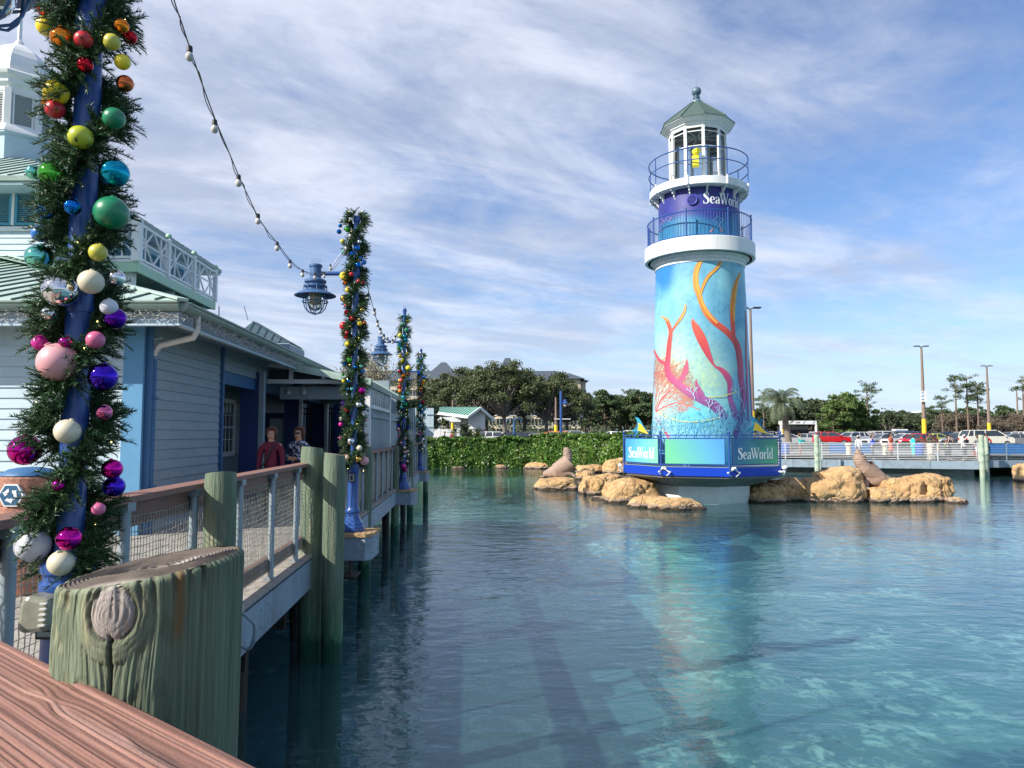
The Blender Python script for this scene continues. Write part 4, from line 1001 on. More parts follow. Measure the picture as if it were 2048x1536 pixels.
# floodlight clipped to the first post
fl=thing('floodlight',at(84,1222,2.62),'yellowed translucent plastic floodlight box clipped to the foreground lamp post','floodlight')
c=at(84,1222,2.62)
m=MB(); pr=[(-.058,-.055),(-.05,.035),(-.03,.062),(.045,.05),(.058,.03),(.05,-.045),(.03,-.062),(-.035,-.066)]
m.prism([c+V((x*1.0,-.05,z)) for x,z in pr],(0,.09,0)); m.build('cover',mat('yellowed_plastic',(.33,.33,.26,1),.25,var=.25,vs=20,coat=.4,trans=.25),fl,bev=.016)
m=MB()
for k in range(5): m.box(c+V((.035+.001*k,-.056,-.035+.018*k)),(.022,.012,.005))
m.build('rib',M['pvc'],fl); MB().bar(c+V((.04,0,-.06)),V((LPX[0],2.75,c.z-.07)),.02,.015).build('clamp',M['galv'],fl)
# ---- garlands
def needle_mesh(tw,seed,nl,nw,per,nst=9):
    """tw: list of (p0,p1) twigs -> numpy verts, tri faces"""
    rg=np.random.default_rng(seed); T=len(tw)
    p0=np.array([a for a,b in tw]); p1=np.array([b for a,b in tw])
    u=np.tile(np.linspace(.04,1,per),(T,1))
    droop=np.array([0,0,-1.0])*(u**2)[...,None]*.18*np.linalg.norm(p1-p0,axis=1)[:,None,None]
    base=p0[:,None]+(p1-p0)[:,None]*u[...,None]+droop
    ax=(p1-p0); ax/=np.linalg.norm(ax,axis=1)[:,None]
    rd=rg.normal(size=(T,per,3)); rd-=ax[:,None]*np.sum(rd*ax[:,None],axis=2)[...,None]; rd/=np.linalg.norm(rd,axis=2)[...,None]+1e-6
    d=rd*.85+ax[:,None]*rg.uniform(.5,1.0,(T,per,1)); d/=np.linalg.norm(d,axis=2)[...,None]
    L=nl*rg.uniform(.7,1.15,(T,per,1))*(1-.35*u[...,None]**3)
    sd=np.cross(d,rg.normal(size=(T,per,3))); sd/=np.linalg.norm(sd,axis=2)[...,None]+1e-6
    a=base-sd*nw/2; b=base+sd*nw/2; c=base+d*L
    vv=np.stack([a,b,c],axis=2).reshape(-1,3); n=T*per
    return vv,np.arange(n*3).reshape(-1,3)
def bauble(t,c,r,col,kind,label=None):
    key='bauble_%s_%s'%(col,kind)
    if key not in M:
        cc={'yellow':(.92,.68,.02),'olive':(.52,.48,.06),'lime':(.45,.50,.02),'orange':(.80,.22,.02),'red':(.50,.015,.025),'copper':(.60,.14,.05),'green':(.006,.20,.085),'leaf':(.10,.45,.05),'seafoam':(.20,.62,.48),'teal':(.01,.30,.42),'blue':(.01,.16,.55),'silver':(.75,.74,.72),'cream':(.66,.60,.44),'violet':(.06,.02,.45),'purple':(.10,.01,.30),'magenta':(.60,.01,.28),'pink':(.62,.13,.26),'blush':(.70,.34,.36),'gold':(.75,.45,.08),'peach':(.66,.48,.34),'pearl':(.60,.61,.66)}[col]
        if kind=='s': M[key]=mat(key,(*cc,1),.07,metal=1.0,var=.02)
        else: M[key]=mat(key,(*cc,1),.36,var=.03,coat=.35)
    if 'bauble_mesh' not in M:
        q=MB(); q.ball((0,0,0),1,32,20); q.lathe([(.16,.93),(.17,1.08),(.12,1.10)],(0,0,0),10); o=q.build('bauble',M[key],smooth=True); M['bauble_mesh']=o.data; bpy.data.objects.remove(o)
    ky=('bm',key)
    if ky not in M: me=M['bauble_mesh'].copy(); me.materials.clear(); me.materials.append(M[key]); M[ky]=me
    o=bpy.data.objects.new('bauble',M[ky]); COL.objects.link(o); o.parent=t; o.location=V(c)-wloc(t); o.scale=(r,r,r*.97)
    o.rotation_euler=(random.uniform(-.5,.5),random.uniform(-.5,.5),random.uniform(0,6))
    names={'s':'shiny','m':'matte'}; o['label']=label or '%s %s ball ornament'%(names[kind],{'leaf':'leaf green','pearl':'silvery white','blush':'pale pink'}.get(col,col))
    return o
def garland(i,z0,z1,seed,ntw,nl,nw,per,label,turns,rad,tlen,phase):
    x,y=LPX[i],LPY[i]; t=thing('garland',(x,y,z0),label,'garland','garlands wound round the lamp posts')
    rg=random.Random(seed); tw=[]; core=MB()
    pts=[]
    for h in (0,1):
        P=[]
        for k in range(140):
            u=k/139; a=phase+h*PI+turns*2*PI*u; rr=rad+.012*math.sin(k*.9)
            P.append(V((x+rr*math.cos(a),y+rr*math.sin(a),z0+(z1-z0)*u)))
        core.tube(P,.014,5); pts.append(P)
    for k in range(ntw):
        P=pts[k%2]; j=rg.randrange(len(P)-1); p=P[j].lerp(P[j+1],rg.random())
        o=(p-V((x,y,p.z))); o.z=0; o.normalize()
        side=V((-o.y,o.x,0))
        d=o*rg.uniform(.15,1.0)+side*rg.uniform(-.8,.8)+V((0,0,rg.uniform(-.55,.75))); d.normalize()
        tw.append((tuple(p-d*.03),tuple(p+d*tlen*rg.uniform(.55,1.15))))
    core.build('stem',M['stem'],t,smooth=True)
    if i<2:
        tm=MB()
        for a,b in tw: tm.tube([V(a),V(b)+V((0,0,-.18*(V(b)-V(a)).length))],.0022 if i==0 else .003,3,caps=False)
        q=tm.build('twig',M['stem'],t); q['kind']='stuff'
    vv,ff=needle_mesh(tw,seed,nl,nw,per)
    o=fast('needles',vv,ff,M['needle'],t); o['kind']='stuff'
    lb=MB()
    for k in range(70 if i<2 else 30):
        a,b=tw[rg.randrange(len(tw))]; p=V(a).lerp(V(b),rg.uniform(.3,.9)); s_=.0026 if i==0 else .005
        lb.ball(p,s_,6,4)
    q=lb.build('fairy_lights',M['lamp'],t); q['kind']='stuff'
    return t
g1=garland(0,zat(1140,2.75),PT-.5,3,4300,.030,.0031,56,'largest Christmas garland full of rainbow baubles on the foreground lamp post',4.3,.060,.128,2.3)
B1=[(94,53,21,'yellow','m'),(125,77,24,'orange','s'),(167,80,18,'red','m'),(224,84,17,'olive','m'),(243,52,15,'orange','s'),(245,124,16,'yellow','m'),(170,130,16,'red','s'),(250,167,17,'copper','s'),(112,185,25,'yellow','m'),(110,219,19,'red','m'),(97,205,14,'orange','s'),(228,237,22,'green','m'),(161,275,24,'lime','m'),(106,349,28,'leaf','s'),(67,345,15,'seafoam','s'),(229,346,29,'teal','s'),(145,414,17,'blue','s'),(92,421,18,'blue','s'),(223,426,34,'green','m'),(82,467,18,'blue','m'),(79,515,27,'seafoam','s'),(196,505,18,'olive','m'),(120,581,34,'silver','s'),(182,564,25,'cream','m'),(233,556,17,'silver','s'),(218,614,17,'pearl','m'),(230,637,22,'purple','s'),(97,627,15,'silver','s'),(80,686,16,'magenta','m'),(132,685,14,'magenta','s'),(191,680,18,'pink','m'),(116,724,39,'blush','m'),(206,754,28,'violet','s'),(208,825,16,'pink','s'),(135,863,25,'cream','m'),(50,900,31,'magenta','s'),(224,938,20,'magenta','s'),(117,970,12,'magenta','s'),(228,973,21,'violet','s'),(65,1039,14,'magenta','s'),(138,1077,24,'magenta','s'),(66,1091,33,'pearl','m'),(122,1126,25,'cream','m'),(197,1018,13,'pink','m'),(86,20,12,'red','s'),(260,75,14,'red','s'),(150,-40,22,'red','m'),(90,-90,24,'orange','m')]
def axis_px(py,i):   # pole axis pixel x at height py
    z=zat(py,LPY[i]); 
    dz=z-CZ; yc=LPY[i]*ct+dz*st; return 1024+F*LPX[i]/yc
for (px,py,r,c,k) in B1:
    off=abs(px-axis_px(py,0)); dy=math.sqrt(max(0,.15**2-(off*2.75/F)**2)); Y=2.75-dy*.9
    bauble(g1,at(px,py,Y),r*1.0*Y/F,c,k)
g2=garland(1,zat(932,11.3),zat(424,11.3),4,3000,.040,.0062,30,'tall bauble covered garland on the second lamp post, behind the paired pilings',4.6,.078,.15,.6)
def cz(lst,ox_,oy_,sc): return [(ox_+a/sc,oy_+b/sc,r/sc,c,k) for a,b,r,c,k in lst]
B2=cz([(605,180,20,'silver','s'),(688,162,18,'silver','s'),(600,220,18,'blue','s'),(590,270,22,'blue','s'),(660,250,26,'leaf','s'),(620,353,22,'olive','m'),(762,357,20,'silver','s'),(743,412,26,'blue','s'),(635,447,26,'seafoam','s'),(700,458,24,'blue','s'),(773,495,18,'blue','s'),(800,530,24,'blue','m'),(753,555,26,'blue','s'),(636,648,42,'yellow','m'),(695,632,20,'red','m'),(643,705,24,'orange','s'),(790,708,18,'red','s'),(755,692,16,'red','m'),(665,765,24,'yellow','m'),(633,840,34,'gold','s'),(645,900,16,'red','m'),(655,958,24,'red','s'),(700,1012,28,'red','s'),(785,935,20,'gold','s'),(630,1074,38,'red','m'),(765,1052,22,'yellow','m'),(803,1048,22,'copper','s'),(655,1133,16,'red','m'),(650,1168,20,'red','s'),(620,1135,15,'gold','s'),(665,1230,28,'yellow','m'),(678,1365,28,'leaf','s'),(638,1398,18,'blue','s'),(728,1428,18,'blue','s'),(778,1420,18,'seafoam','s'),(790,1463,22,'blue','s')],540,400,4.267)
B2+=cz([(1110,365,26,'yellow','m'),(1165,365,26,'blue','s'),(1100,290,20,'leaf','s'),(1153,460,20,'blue','s'),(1203,460,26,'seafoam','s'),(1320,480,44,'magenta','s'),(1105,635,34,'purple','s'),(1140,715,30,'red','s'),(1090,685,20,'pink','s'),(1283,645,36,'silver','s'),(1355,750,38,'pearl','m'),(1075,815,24,'cream','m'),(1072,878,26,'magenta','m'),(1070,1040,22,'magenta','m'),(1190,1075,46,'silver','s'),(1290,1160,36,'cream','m'),(1140,1275,40,'peach','m'),(1280,1290,38,'gold','s'),(1350,1310,54,'blush','m'),(1145,522,16,'silver','s'),(1355,835,20,'magenta','s')],500,700,5.908)
for (px,py,r,c,k) in B2:
    off=abs(px-axis_px(py,1)); dy=math.sqrt(max(0,.16**2-(off*11.3/F)**2)); Y=11.3-dy*.95; bauble(g2,at(px,py,Y),r*Y/F,c,k)
bands=[(0,.14,('seafoam','green','silver','olive')),(.14,.24,('blue','teal','leaf','seafoam')),(.24,.5,('yellow','red','orange','gold')),(.5,.62,('blue','seafoam','green','teal')),(.62,.74,('silver','pearl','violet','seafoam')),(.74,1,('magenta','blush','silver','cream'))]
def more(i,z0,z1,seed,n,lab,turns,ntw,nl,nw,per):
    g_=garland(i,z0,z1,seed,ntw,nl,nw,per,lab,turns,.085,.15,seed)
    rg=random.Random(seed)
    for k in range(n):
        u=(k+.5)/n; a=rg.uniform(PI+.2,2*PI-.2)+rg.uniform(-.4,.4); z=z1+(z0-z1)*u
        cs=[b[2] for b in bands if b[0]<=u<b[1]][0]
        rr=rg.uniform(.10,.17); bauble(g_,(LPX[i]+rr*math.cos(a),LPY[i]+rr*math.sin(a),z+rg.uniform(-.04,.04)),rg.choice((.035,.045,.05,.06,.07)),rg.choice(cs),rg.choice('ssm'))
more(2,zat(940,19.8),zat(632,19.8),8,52,'narrow rainbow bauble garland on the third lamp post',4.2,1900,.044,.012,18)
more(3,zat(905,29.3),zat(706,29.3),9,48,'smallest bauble garland on the farthest lamp post',4.2,1500,.048,.016,14)
# ---- string lights
def bulbs_string(pxs,planA,planB,bulbpx,label,rb=.023,wr=.004):
    """pxs: pixel polyline of the cable; plan line from planA(x,y) to planB; depth solved from the plan line"""
    ax_,ay=planA; bx2,by2=planB
    def P(px,py):
        # choose depth so that the point lies over the plan line
        lo,hi=0,1
        for _ in range(40):
            m_=(lo+hi)/2; Y=ay+(by2-ay)*m_; X=ax_+(bx2-ax_)*m_; p=at(px,py,Y)
            f_=p.x-X
            lo2=at(px,py,ay).x-ax_
            if (f_>0)==(lo2>0): lo=m_
            else: hi=m_
        Y=ay+(by2-ay)*(lo+hi)/2; return at(px,py,Y)
    pts=[P(*q) for q in pxs]
    sm=[]
    for k in range(len(pts)-1):
        p0=pts[max(k-1,0)];p1=pts[k];p2=pts[k+1];p3=pts[min(k+2,len(pts)-1)]
        for j in range(6):
            u=j/6; sm.append(.5*((2*p1)+(p2-p0)*u+(2*p0-5*p1+4*p2-p3)*u*u+(3*p1-p0-3*p2+p3)*u**3))
    sm.append(pts[-1])
    t=thing('string_lights',pts[0],label,'string lights','bulb strings hung from lamp post to lamp post')
    m=MB(); m.tube(sm,wr,5,caps=False); m.tube([p+V((.008*math.sin(k*.9),0,-.022*abs(math.sin(k*PI/11)))) for k,p in enumerate(sm)],wr*.8,5,caps=False)
    m.build('cable',M['wire'],t,smooth=True)
    for (px,py) in bulbpx:
        p=P(px,py)+V((0,0,.0)); b=MB(); b.ball(p,rb,12,8,sc=(1,1,1.1)); b.lathe([(rb*.62,rb*.75),(rb*.5,rb*1.4)],p,12); o=b.build('bulb',M['bulbw'],t,smooth=True)
        MB().lathe([(rb*.62,rb*1.2),(rb*.70,rb*1.3),(rb*.66,rb*2.5),(rb*.4,rb*2.8)],p,12).build('socket',M['black'],o,smooth=True)
la=(LPX[1]-.62,LPY[1])
bulbs_string([(300,-160),(348,0),(364,48),(381,100),(405,170),(433,245),(456,300),(479,355),(500,400),(517,435),(537,465),(556,488),(582,522),(606,541),(632,548),(650,546)],(LPX[0],LPY[0]),(la[0]+.25,LPY[1]-.22),[(379,114),(429,259),(477,367),(516,443),(554,497),(580,532),(605,550),(630,555)],'near string of pale bulbs swooping from the frame top to the nearest lantern')
bulbs_string([(640,548),(662,540),(680,520),(694,490),(703,455)],(la[0]+.2,LPY[1]-.2),(LPX[1]+.0,LPY[1]-.2),[(648,553),(661,537),(692,497),(700,472)],'short run of bulbs rising from the nearest lantern to the top of its lamp post')
lb=(LPX[2]-.62,LPY[2])
bulbs_string([(722,520),(730,552),(738,585),(748,620),(756,648),(765,668),(772,678),(785,682)],(LPX[1]+.1,LPY[1]),(lb[0]+.4,lb[1]-.2),[(735,598),(749,627),(755,650),(761,665),(768,677),(775,683)],'distant string of bulbs between the second and third lamp posts',rb=.034,wr=.006)
bulbs_string([(783,684),(791,676),(798,655),(803,635)],(lb[0]+.35,lb[1]-.2),(LPX[2],LPY[2]-.2),[(785,685),(790,678)],'tiny string of bulbs climbing the third lamp post',rb=.034,wr=.007)
# ================================================================== LIGHTHOUSE
LY=30.8; LX=(1405-1024)/F*(LY*ct+0)   # axis position
LX=at(1405,900,LY).x
cv=V((-LX,-LY,0)).normalized(); rv=V((-cv.y,cv.x,0))*1.0
if rv.x<0: rv=-rv
def LP_(a,r,z): return V((LX,LY,z))+ (cv*math.cos(a)+rv*math.sin(a))*r    # a=0 faces the camera, + to the right
cang=math.atan2(cv.y,cv.x)
lh=thing('lighthouse',(LX,LY,0),'tall lighthouse painted with an underwater coral mural, green capped lantern room on top','lighthouse')
LC=(LX,LY,0)
def zl(py,r=0): return zat(py,LY-r)
o8=R(-28); 
def ring8(r,z,off=o8,n=8): return [LP_(off+k*2*PI/n,r,z) for k in range(n)]
def loft(rings,capb=True,capt=True):
    m=MB(); n=len(rings[0])
    for rg in rings: m.v+=rg
    for i in range(len(rings)-1):
        for j in range(n): m.f.append((i*n+j,i*n+(j+1)%n,(i+1)*n+(j+1)%n,(i+1)*n+j)); m.m.append(0)
    if capb: m.f.append(tuple(reversed(range(n)))); m.m.append(0)
    if capt: m.f.append(tuple(range((len(rings)-1)*n,len(rings)*n))); m.m.append(0)
    # orientation is fixed up after
    return m
def fixn(o):
    import bmesh
    b=bmesh.new(); b.from_mesh(o.data); bmesh.ops.recalc_face_normals(b,faces=b.faces); b.to_mesh(o.data); b.free(); return o
white2=mat('lighthouse_white',(.76,.78,.78,1),.5,var=.06,vs=1.2,col2=(.50,.50,.46,1),c2s=1.1,c2a=.54,c2b=.80,stretch=(4,4,.35))
basew=mat('white_concrete_base',(.82,.82,.80,1),.7,var=.08,col2=(.6,.57,.52,1),c2s=1.5,c2a=.6,c2b=.8,bump=.004,bs=12)
o=loft([ring8(1.90,-.06),ring8(1.96,.14),ring8(2.0,.3),ring8(2.0,.72)],0,0); fixn(o.build('concrete_base',basew,lh,bev=.02))
o=loft([ring8(1.5,-2.6),ring8(1.84,-.05)],0,1); fixn(o.build('footing',mat('algae_concrete',(.035,.05,.045,1),.9,var=.3),lh))
o=loft([ring8(1.95,.62),ring8(2.25,.70),ring8(3.16,1.02),ring8(3.16,1.10)],1,0); fixn(o.build('hull_underside',mat('dark_grey_hull',(.16,.165,.16,1),.6,var=.25,vs=1.5),lh))
PZ0,PZ1=1.08,1.42
o=loft([ring8(3.20,PZ0),ring8(3.24,PZ0+.02),ring8(3.28,PZ1-.02),ring8(3.28,PZ1)],1,1); fixn(o.build('deck_band',mat('royal_blue_band',(.004,.05,.50,1),.4,var=.05,coat=.2),lh))
o=loft([ring8(3.22,PZ1+.004),ring8(3.22,PZ1+.03)],1,1); fixn(o.build('deck_plate',M['galv'],lh))
# railing panels
RB=3.26; RT=zat(870,27.8)
VZ0,VZ1=PZ1+.14,zat(878.5,27.8)
signm=bpy.data.materials.new('sign_gradient'); signm.use_nodes=True
_t=signm.node_tree; _a=_t.nodes.new('ShaderNodeAttribute'); _a.attribute_name='paint'; _t.links.new(_a.outputs['Color'],_t.nodes['Principled BSDF'].inputs['Base Color']); _t.nodes['Principled BSDF'].inputs['Roughness'].default_value=.38
# glyph strokes: (x,y,width)
GL={'S':(.56,[[(.47,.77,.04),(.43,.90,.07),(.27,.96,.06),(.14,.88,.12),(.12,.74,.17),(.26,.58,.20),(.42,.40,.20),(.45,.22,.17),(.36,.07,.10),(.22,.02,.06),(.08,.09,.07),(.04,.25,.05)],[(.46,.97,.05),(.47,.72,.05)],[(.04,.02,.05),(.04,.28,.05)]]),
'e':(.47,[[(.08,.33,.05),(.40,.33,.05)],[(.40,.34,.12),(.37,.52,.10),(.25,.60,.06),(.13,.52,.12),(.09,.31,.15),(.14,.11,.13),(.27,.03,.07),(.42,.12,.04)]]),
'a':(.48,[[(.06,.46,.10),(.13,.57,.07),(.25,.60,.07),(.35,.50,.13),(.36,.30,.14),(.36,.08,.13),(.46,.02,.05)],[(.35,.35,.05),(.16,.28,.10),(.09,.16,.14),(.15,.05,.10),(.30,.09,.05)]]),
'W':(.88,[[(.05,.95,.15),(.27,.02,.14)],[(.27,.02,.06),(.46,.90,.06)],[(.38,.95,.15),(.60,.02,.14)],[(.60,.02,.06),(.82,.93,.06)],[(-.05,.965,.05),(.16,.965,.05)],[(.30,.965,.05),(.50,.965,.05)],[(.72,.965,.05),(.92,.965,.05)]]),
'o':(.50,[[(.25,.60,.06),(.13,.51,.13),(.09,.31,.15),(.13,.11,.13),(.25,.03,.06),(.37,.11,.13),(.41,.31,.15),(.37,.51,.13),(.25,.60,.06)]]),
'r':(.37,[[(.12,.03,.13),(.12,.60,.13)],[(.01,.025,.05),(.26,.025,.05)],[(.01,.585,.05),(.12,.60,.05)],[(.17,.42,.05),(.25,.55,.08),(.34,.53,.13)]]),
'l':(.26,[[(.13,.03,.13),(.13,.98,.13)],[(.02,.025,.05),(.25,.025,.05)],[(.02,.965,.05),(.13,.98,.05)]]),
'd':(.52,[[(.34,.55,.05),(.22,.60,.07),(.12,.50,.13),(.08,.31,.15),(.12,.12,.13),(.22,.03,.07),(.34,.08,.05)],[(.38,.03,.13),(.38,.98,.13)],[(.28,.965,.05),(.38,.98,.05)],[(.38,.025,.05),(.50,.025,.05)]])}
def ribbon(pts,fn,off,sub=1,col=None,VT=None,FC=None,CL=None):
    """pts (x,y,w) -> strip; fn(x,y,off)"""
    P=[]
    if sub>1 and len(pts)>2:
        for k in range(len(pts)-1):
            p0=pts[max(k-1,0)];p1=pts[k];p2=pts[k+1];p3=pts[min(k+2,len(pts)-1)]
            for j in range(sub):
                u=j/sub; P.append(tuple(.5*((2*a1)+(a2-a0)*u+(2*a0-5*a1+4*a2-a3)*u*u+(3*a1-a0-3*a2+a3)*u**3) for a0,a1,a2,a3 in zip(p0,p1,p2,p3)))
        P.append(pts[-1])
    else: P=list(pts)
    k0=len(VT); K=7 if max(q[2] for q in P)>3.5 and CL is not None else 2
    for i,(x,y,w) in enumerate(P):
        a=P[max(i-1,0)];b=P[min(i+1,len(P)-1)]; dx,dy=b[0]-a[0],b[1]-a[1]; l=math.hypot(dx,dy) or 1
        nx,ny=-dy/l,dx/l; w=max(w,.002)
        for q_ in range(K):
            e_=.5-q_/(K-1); VT.append(fn(x+nx*w*e_,y+ny*w*e_,off))
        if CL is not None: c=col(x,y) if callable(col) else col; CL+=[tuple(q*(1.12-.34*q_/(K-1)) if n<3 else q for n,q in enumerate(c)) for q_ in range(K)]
    for i in range(len(P)-1):
        for q_ in range(K-1): a_=k0+K*i+q_; FC.append((a_,a_+1,a_+K+1,a_+K))
def lettering(text,fn,h,parent,mat_,off0=.004,name='lettering'):
    x=0
    for ch in text:
        adv,st2=GL[ch]; vt=[];fc=[]
        for k,s_ in enumerate(st2): ribbon([(x+a*h,b*h,w*h) for a,b,w in s_],fn,off0+.0006*k,6,VT=vt,FC=fc)
        fast(name,vt,fc,mat_,parent); x+=adv*h
    return x
def twid(text,h): return sum(GL[c][0] for c in text)*h
lett=mat('white_lettering',(.80,.82,.82,1),.5,var=0)
def face_frame(k,r):
    p,q=LP_(o8+k*PI/4,r,0),LP_(o8+(k+1)*PI/4,r,0); d=(q-p).normalized(); n=V((d.y,-d.x,0))
    if n.dot(p+q-2*V((LX,LY,0)))<0: n=-n
    return p,q,d,n
rail_k=range(8)
for k in rail_k:
    p,q,d,n=face_frame(k,RB); W=(q-p).length
    MB().tube([p+V((0,0,PZ1-.30)),p+V((0,0,RT+.05))],.035,8).build('railing_post',M['blue'],lh)
    MB().ball(p+V((0,0,RT+.10)),.055,10,8).build('post_ball',M['blue'],lh)
    m=MB()
    for z in (RT-.01,VZ1+.03,VZ0-.03): m.bar(p+V((0,0,z)),q+V((0,0,z)),.045,.04)
    mm=p.lerp(q,.5); m.bar(mm+V((0,0,VZ1+.03)),mm+V((0,0,RT)),.03,.03); m.build('rail',M['blue'],lh)
    for a in (.06,.94): MB().bar(p.lerp(q,a)+V((0,0,VZ0-.03)),p.lerp(q,a)+V((0,0,VZ1+.03)),.03,.03).build('panel_stile',M['blue'],lh)
    # panel: grid for painted gradient
    nu,nv=24,10; vt=[];cl=[];fc=[]
    a0,a1=.065,.935
    if k==1-1: c0,c1=(.16,.58,.30),(.08,.30,.68)      # centre
    elif k==7: c0,c1=(.05,.28,.62),(.20,.66,.40)
    else: c0,c1=(.02,.13,.32),(.10,.42,.22)  # other panels: sign colours darkened, shade put into the paint
    for j in range(nv+1):
        for i in range(nu+1):
            u,v=i/nu,j/nv; P=p.lerp(q,a0+(a1-a0)*u)+n*.03+V((0,0,VZ0+(VZ1-VZ0)*v))
            vt.append(P); w_=max(0,min(1,u+.20*(v-.5)*(1 if k==0 else -1))); cl.append((*[c0[s_]*(1-w_)+c1[s_]*w_ for s_ in range(3)],1))
    for j in range(nv):
        for i in range(nu): fc.append((j*(nu+1)+i,j*(nu+1)+i+1,(j+1)*(nu+1)+i+1,(j+1)*(nu+1)+i))
    pn_=fast('sign_panel',vt,fc,signm,lh,cols=cl)
    MB().hexa([p.lerp(q,a0)+n*.0+V((0,0,VZ0)),p.lerp(q,a1)+n*.0+V((0,0,VZ0)),p.lerp(q,a1)+n*.026+V((0,0,VZ0)),p.lerp(q,a0)+n*.026+V((0,0,VZ0)),p.lerp(q,a0)+V((0,0,VZ1)),p.lerp(q,a1)+V((0,0,VZ1)),p.lerp(q,a1)+n*.026+V((0,0,VZ1)),p.lerp(q,a0)+n*.026+V((0,0,VZ1))]).build('panel_back',M['galv'],pn_)
    if k in (7,1,3,5):
        h=.40; tw_=twid('SeaWorld',h); s0=p+n*.03; sc=1.0
        ww=(a1-a0)*W; 
        h=ww*.80/twid('SeaWorld',1); x0=a0*W+ww*.10; 
        def fn(x,y,off,p=p,d=d,n=n,x0=x0): return p+d*(x0+x)+n*(.03+off)+V((0,0,VZ0+.17+y))
        lettering('SeaWorld',fn,h*1.0,pn_,lett)
        # leaping fin emblem, cut out and standing above the panel edge
        sx=ww*.80/300; 
        def fq(x,y,off,p=p,d=d,n=n): 
            return p+d*(x0+(x-198)*sx)+n*(.06+off)+V((0,0,VZ0+.17+(405-y)*sx*1.02))
        tealm=M.setdefault('fin_teal',mat('fin_teal_paint',(.03,.30,.45,1),.4,var=0,col2=(.02,.10,.18,1),c2s=3,c2a=.45,c2b=.6)); yel=M.setdefault('fin_yellow',mat('fin_yellow_paint',(.85,.55,.03,1),.4,var=0))
        def cut(poly,off,th,mt,nm):
            f=[fq(x,y,off) for x,y in poly]; 
            import bmesh
            o=MB().prism(f,n*th).build(nm,mt,pn_); b=bmesh.new(); b.from_mesh(o.data); bmesh.ops.triangulate(b,faces=[f_ for f_ in b.faces if len(f_.verts)>4]); bmesh.ops.recalc_face_normals(b,faces=b.faces); b.to_mesh(o.data); b.free(); return o
        cut([(290,130),(312,132),(336,142),(362,162),(384,188),(412,215),(450,248),(405,240),(365,232),(338,226),(308,248),(285,272),(296,246),(310,226),(272,228),(238,242),(262,220),(292,206),(318,190),(318,165),(306,145)],0,.02,tealm,'fin_emblem')
        cut([(330,172),(352,176),(378,192),(405,214),(450,248),(404,238),(366,230),(338,222),(324,226),(330,205),(338,190)],.022,.004,yel,'fin_flash')
# flood lights around the band
for a,sd_ in ((-78,1),(-30,1),(-22,-1),(16,1),(24,-1),(60,1),(64,-1)):
    c=LP_(R(a),3.36 if abs(a)>50 else 3.2,1.24)
    n=(c-V((LX,LY,c.z))).normalized(); tn=V((-n.y,n.x,0))*sd_
    m=MB(); m.tube([c-n*.12,c+n*.05],.035,8); m.tube([c+n*.05,c+n*.05+tn*.12+V((0,0,.07))],.022,6)
    e=c+n*.06+tn*.16+V((0,0,.12)); m.tube([e-tn*.03-V((0,0,.03)),e+tn*.06+V((0,0,.05))],[.035,.075],12); 
    m.tube([c+n*.02+tn*(.02+.12*math.sin(t_*.5))+V((0,0,-.02-.13*math.sin(t_*.45))) for t_ in range(8)],.009,5)
    m.build('floodlight',white2,lh,smooth=True)
# tower shaft with mural
TZ0,TZ1=PZ1+.03,zl(528); TR0,TR1=2.07,1.79
def tr(z): return TR0+(TR1-TR0)*(z-TZ0)/(TZ1-TZ0)
def tpx(px,py):
    """photo pixel -> (angle, z) on the shaft"""
    hw=86.5+(py-530)/335*13.5; cx=1400.5+(py-530)/335*5.2
    s_=max(-1,min(1,(px-cx)/hw)); a=math.asin(s_)
    r=1.9
    return a,zat(py,LY-r*math.cos(a)*.93)
def sm(x,a,b): x=max(0,min(1,(x-a)/(b-a))); return x*x*(3-2*x)
def lerp3(a,b,k): return [a[i]+(b[i]-a[i])*k for i in range(3)]
nA,nZ=256,170; vt=[];cl=[]
for j in range(nZ+1):
    z=TZ0+(TZ1-TZ0)*j/nZ
    for i in range(nA):
        a=-PI+2*PI*i/nA; P=LP_(a,tr(z),z); vt.append(P)
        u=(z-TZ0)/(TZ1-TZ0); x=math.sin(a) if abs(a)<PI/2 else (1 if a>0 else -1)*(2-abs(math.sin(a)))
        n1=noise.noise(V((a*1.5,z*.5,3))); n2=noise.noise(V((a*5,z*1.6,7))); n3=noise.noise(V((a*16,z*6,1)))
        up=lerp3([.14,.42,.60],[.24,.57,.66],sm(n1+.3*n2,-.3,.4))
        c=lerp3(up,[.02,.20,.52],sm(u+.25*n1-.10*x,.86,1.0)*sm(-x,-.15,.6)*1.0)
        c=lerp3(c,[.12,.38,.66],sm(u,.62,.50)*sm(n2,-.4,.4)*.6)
        gl=math.exp(-(((a+.72)/.55)**2+((u-.47)/.16)**2)); c=lerp3(c,[.55,.68,.36],min(1,gl*.75*(1+.5*n3)))
        gl=math.exp(-(((a-.12)/.42)**2+((u-.40)/.17)**2)); c=lerp3(c,[.48,.66,.34],min(1,gl*.62*(1+.6*n3)))
        gl=math.exp(-(((a+.3)/.9)**2+((u-.24)/.08)**2)); c=lerp3(c,[.10,.58,.66],min(1,gl*.8))
        gl=math.exp(-(((a+.95)/.35)**2+((u-.25)/.2)**2)); c=lerp3(c,[.60,.62,.52],min(1,gl*.7))
        c=lerp3(c,[.01,.24,.60],sm(u,.17,.05)*(.75+.25*n2))
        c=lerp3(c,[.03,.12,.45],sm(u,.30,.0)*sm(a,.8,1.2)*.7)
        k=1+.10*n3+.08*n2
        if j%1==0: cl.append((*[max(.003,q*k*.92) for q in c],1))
fc=[(j*nA+i,j*nA+(i+1)%nA,(j+1)*nA+(i+1)%nA,(j+1)*nA+i) for j in range(nZ) for i in range(nA)]
